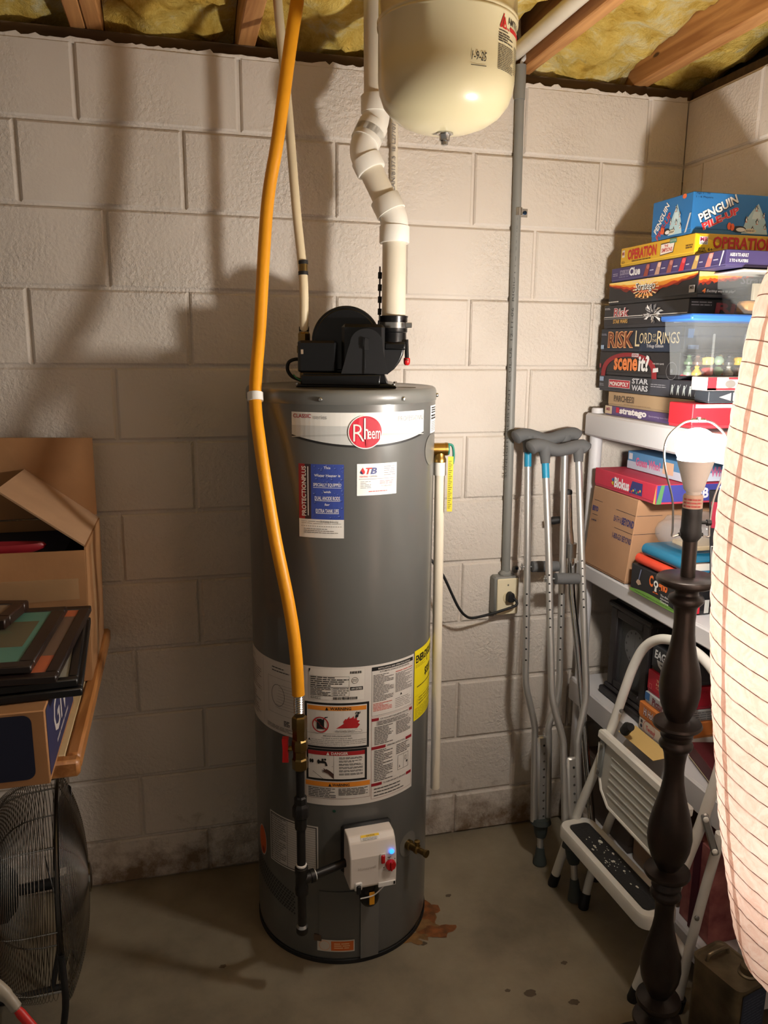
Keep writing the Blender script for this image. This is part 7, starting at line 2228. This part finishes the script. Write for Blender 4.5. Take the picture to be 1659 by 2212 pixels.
def picture(label, cx, cy, z, w, h, rot, frame_rgb, fw, th, mats, tilt=(0, 0), glass=True):
    """picture frame lying on its back: w along its x, h along its y"""
    t = thing('picture_frame', (cx, cy, z), label, 'picture frame', 'picture frames stacked on the carton')
    R_ = Matrix.Rotation(math.radians(rot), 3, 'Z') @ Matrix.Rotation(math.radians(tilt[0]), 3, 'X') @ Matrix.Rotation(math.radians(tilt[1]), 3, 'Y')
    o = Vector((cx, cy, z))
    ax = (o, R_ @ X3, R_ @ Y3, R_ @ Z3)
    fm = mat('frame_%d_%d' % (frame_rgb[0], frame_rgb[2]), frame_rgb, 0.35, var=0.15, vscale=12)
    for (a, b) in (((-w / 2, -h / 2, 0), (w / 2, -h / 2 + fw, th)), ((-w / 2, h / 2 - fw, 0), (w / 2, h / 2, th)), ((-w / 2, -h / 2 + fw, 0), (-w / 2 + fw, h / 2 - fw, th)), ((w / 2 - fw, -h / 2 + fw, 0), (w / 2, h / 2 - fw, th))):
        mb = MB(); mb.box(a, b, fm, 0.0025, ax)
        obj('frame_rail', mb, t)
    mb = MB(); mb.box((-w / 2 + fw * .6, -h / 2 + fw * .6, th * .15), (w / 2 - fw * .6, h / 2 - fw * .6, th * .55), mat('backing', (70, 56, 44), 0.8), 0, ax)
    obj('backing', mb, t)
    D = Decal(lambda x, y, l: o + ax[1] * x + ax[2] * y + ax[3] * (th * .82 + l))
    mats(D, w / 2 - fw, h / 2 - fw)
    D.obj('picture', t)
    if glass:
        mb = MB(); mb.box((-w / 2 + fw * .8, -h / 2 + fw * .8, th * .92), (w / 2 - fw * .8, h / 2 - fw * .8, th * .95), GLASS, 0, ax)
        obj('glass', mb, t)
    return t
def white_mat(D, a, b):
    D.rect(-a, -b, a, b, (176, 168, 154), 0)
    D.rect(-a + .06, -b + .06, a - .06, b - .06, (110, 104, 92), 1)
    D.rect(a - 0.085, -b + 0.004, a - 0.022, -b + 0.036, (196, 190, 178), 2)
    D.text('Made', a - 0.076, -b + 0.012, a - 0.036, -b + 0.026, (60, 54, 50), 3, 0, 0.3)
def orange_mat(D, a, b):
    D.rect(-a, -b, a, b, (222, 108, 48), 0)
    D.rect(-a, -b + .085, a, b - .045, (128, 92, 66), 1)
def teal_mat(D, a, b):
    D.rect(-a, -b, a, b, (86, 150, 132), 0)
    D.rect(-a, -b, a - 0.075, -b + 0.075, (54, 128, 116), 0.5)
    D.rect(-a, -b + .080, a - .012, b - .060, (104, 92, 56), 1)
    rr = random.Random(6)
    for k in range(16):
        x = a - .03 - rr.random() * .25; y = -b + .10 + rr.random() * (2 * b - .19)
        D.poly([(x, y), (x + .03, y + .004), (x + .018, y + .022), (x - .008, y + .016)], rr.choice(((150, 140, 84), (176, 166, 110), (96, 100, 60), (70, 62, 42))), 2 + k * .05)
def plain(D, a, b):
    D.rect(-a, -b, a, b, (150, 140, 124), 0)
picture('black picture frame lowest in the stack, lying on the navy carton', -0.044, -0.626, 0.9875, 0.410, 0.412, 3.5, (22, 22, 24), 0.018, 0.016, plain, glass=False)
picture('black picture frame with a white mat and a small signed card', -0.046, -0.624, 1.0045, 0.400, 0.405, 3.5, (20, 20, 22), 0.018, 0.016, white_mat)
picture('dark frame with an orange and brown mat under the teal picture', -0.057, -0.617, 1.0220, 0.400, 0.408, -3, (40, 30, 28), 0.024, 0.015, orange_mat)
picture('dark brown frame around a teal and green abstract picture', -0.102, -0.630, 1.0385, 0.400, 0.345, -3.3, (42, 32, 29), 0.028, 0.015, teal_mat)
picture('round cornered dark brown frame topmost on the frame stack', -0.178, -0.506, 1.0550, 0.400, 0.130, -11, (52, 34, 28), 0.026, 0.022, lambda D, a, b: D.rect(-a, -b, a, b, (150, 120, 90), 0))

# ------------------------------------------------------------------ wire fan
FC = Vector((0.070, -0.560, 0.425)); FRD = 0.2340
fa = Vector((-0.985, -0.10, 0.0)); fa = (fa - Vector((0, 0, 0.0))).normalized()    # the way the fan blows
fan = thing('floor_fan', (-0.02, -0.55, 0.0), 'large round metal floor fan with wire ring grilles under the workbench', 'fan')
fe1 = Vector((-fa.y, fa.x, 0)).normalized(); fe2 = Z3
WIRE = mat('fan_wire', (150, 146, 140), 0.22, 1.0)
def fring(r, d, wr=0.0013, n=56):
    return [FC + fa * d + (fe1 * math.cos(2 * PI * k / n) + fe2 * math.sin(2 * PI * k / n)) * r for k in range(n)]
def drum(t):
    a = t * PI / 2 * 0.985
    return FRD * max(0.0, math.cos(a)) ** 0.42, 0.006 + 0.150 * math.sin(a) ** 0.6
def dome(r, depth):
    q = r / FRD
    return depth * (1 - q ** 2.6)
mb = MB()
for k in range(46):
    r, d = drum(k / 45 * 0.93)
    mb.tube(fring(r, d), 0.0008, WIRE, 4, closed=True)
obj('rear_grille', mb, fan, kind='stuff')
mb = MB()
for k in range(42):
    q = 0.14 + 0.86 * (k + 1) / 42
    mb.tube(fring(FRD * q, -(0.006 + dome(FRD * q, 0.046))), 0.0008, WIRE, 4, closed=True)
obj('front_grille', mb, fan, kind='stuff')
mb = MB()
for k in range(9):
    a = 2 * PI * k / 9 + 0.2
    dv = fe1 * math.cos(a) + fe2 * math.sin(a)
    mb.tube([FC - fa * (0.0045 + dome(FRD * q, 0.046)) + dv * FRD * q for q in (0.16, 0.35, 0.55, 0.75, 0.88, 0.96, 1.0)], 0.0020, WIRE, 6)
    mb.tube([FC + fa * (drum(t)[1] - .0015) + dv * (drum(t)[0] - .001) for t in (0, .15, .3, .45, .6, .75, .85, .93)], 0.0020, WIRE, 6)
obj('grille_stay', mb, fan, kind='stuff')
mb = MB()
for k in range(12):
    mb.tube(fring(0.088 - 0.0004 * k, 0.150 + 0.0095 * k), 0.0018, mat('bright_wire', (170, 168, 164), 0.2, 1.0), 5, closed=True)
for k in range(6):
    a = 2 * PI * k / 6 + 0.3
    dv = fe1 * math.cos(a) + fe2 * math.sin(a)
    mb.tube([FC + fa * 0.150 + dv * 0.087, FC + fa * 0.255 + dv * 0.083], 0.0020, WIRE, 6)
obj('motor_guard', mb, fan, kind='stuff')
mb = MB(); mb.tube(fring(FRD + 0.001, 0.0), 0.0045, mat('fan_rim', (70, 66, 62), 0.3, 1.0), 8, closed=True)
obj('rim', mb, fan)
mb = MB(); mb.lathe([(0.034, -0.052), (0.034, -0.056), (0.020, -0.059)], FC, WIRE, 24, ez=fa)
obj('hub_cap', mb, fan)
mb = MB(); mb.lathe([(0.030, 0.235), (0.055, 0.230), (0.062, 0.205), (0.062, 0.120), (0.040, 0.100), (0.012, 0.098), (0.012, -0.010), (0.030, -0.012), (0.030, -0.025)], FC, BLKM, 24, ez=fa)
obj('motor', mb, fan)
for k in range(3):
    a0 = 2 * PI * k / 3 + 0.3
    mb = MB()
    def blade(u, v):
        a = a0 + (u - 0.5) * 1.15 * (0.55 + 0.45 * v)
        r = 0.03 + 0.180 * v
        return FC + (fe1 * math.cos(a) + fe2 * math.sin(a)) * r + fa * (-0.002 + (u - 0.5) * 0.050)
    mb.grid(blade, 8, 6, mat('fan_blade', (84, 82, 80), 0.35, 0.9))
    o = obj('blade', mb, fan, smooth=180, fix=False)
    sm = o.modifiers.new('thick', 'SOLIDIFY'); sm.thickness = 0.0015
for s in (-1, 1):
    mb = MB()
    mb.tube(smooth_path([FC + fe1 * s * (FRD + .008), FC + fe1 * s * (FRD + .010) - Z3 * 0.12, FC + fe1 * s * (FRD - 0.03) - Z3 * 0.28 + fa * .03, FC + fe1 * s * (FRD - 0.07) - Z3 * 0.408 + fa * .06], 5), 0.007, BLKM, 10)
    mb.tube([FC + fe1 * s * (FRD - .07) - Z3 * 0.4155 + fa * 0.30, FC + fe1 * s * (FRD - .07) - Z3 * 0.4155 + fa * 0.03], 0.009, BLKM, 10)
    obj('stand_leg', mb, fan)

# long handled pruner, standing at the left edge
tl = thing('garden_tool', (0.02, -1.06, 0.0), 'grey handled garden tool with a red grip at the bottom left edge', 'tool')
ga = Vector((0.081, -1.1075, 0.592)); gb = Vector((0.118, -1.127, 0.546)); gd_ = (gb - ga).normalized()
mb = MB(); mb.tube(smooth_path([(-0.06, -1.045, 0.004), (-0.045, -1.055, 0.30), (-0.025, -1.066, 0.56), (0.010, -1.078, 0.632), (0.040, -1.088, 0.634), (0.064, -1.098, 0.614), ga], 6), [0.0105] * 31 + [0.0090] * 5 + [0.0060], mat('grey_handle', (150, 142, 128), 0.45), 14)
obj('shaft', mb, tl)
mb = MB(); mb.tube([ga - gd_ * 0.004, ga + gd_ * 0.008, gb, gb + gd_ * 0.10], [0.0055, 0.0075, 0.0075, 0.007], mat('red_grip', (190, 30, 26), 0.45), 14)
obj('grip', mb, tl, label='red rubber grip')
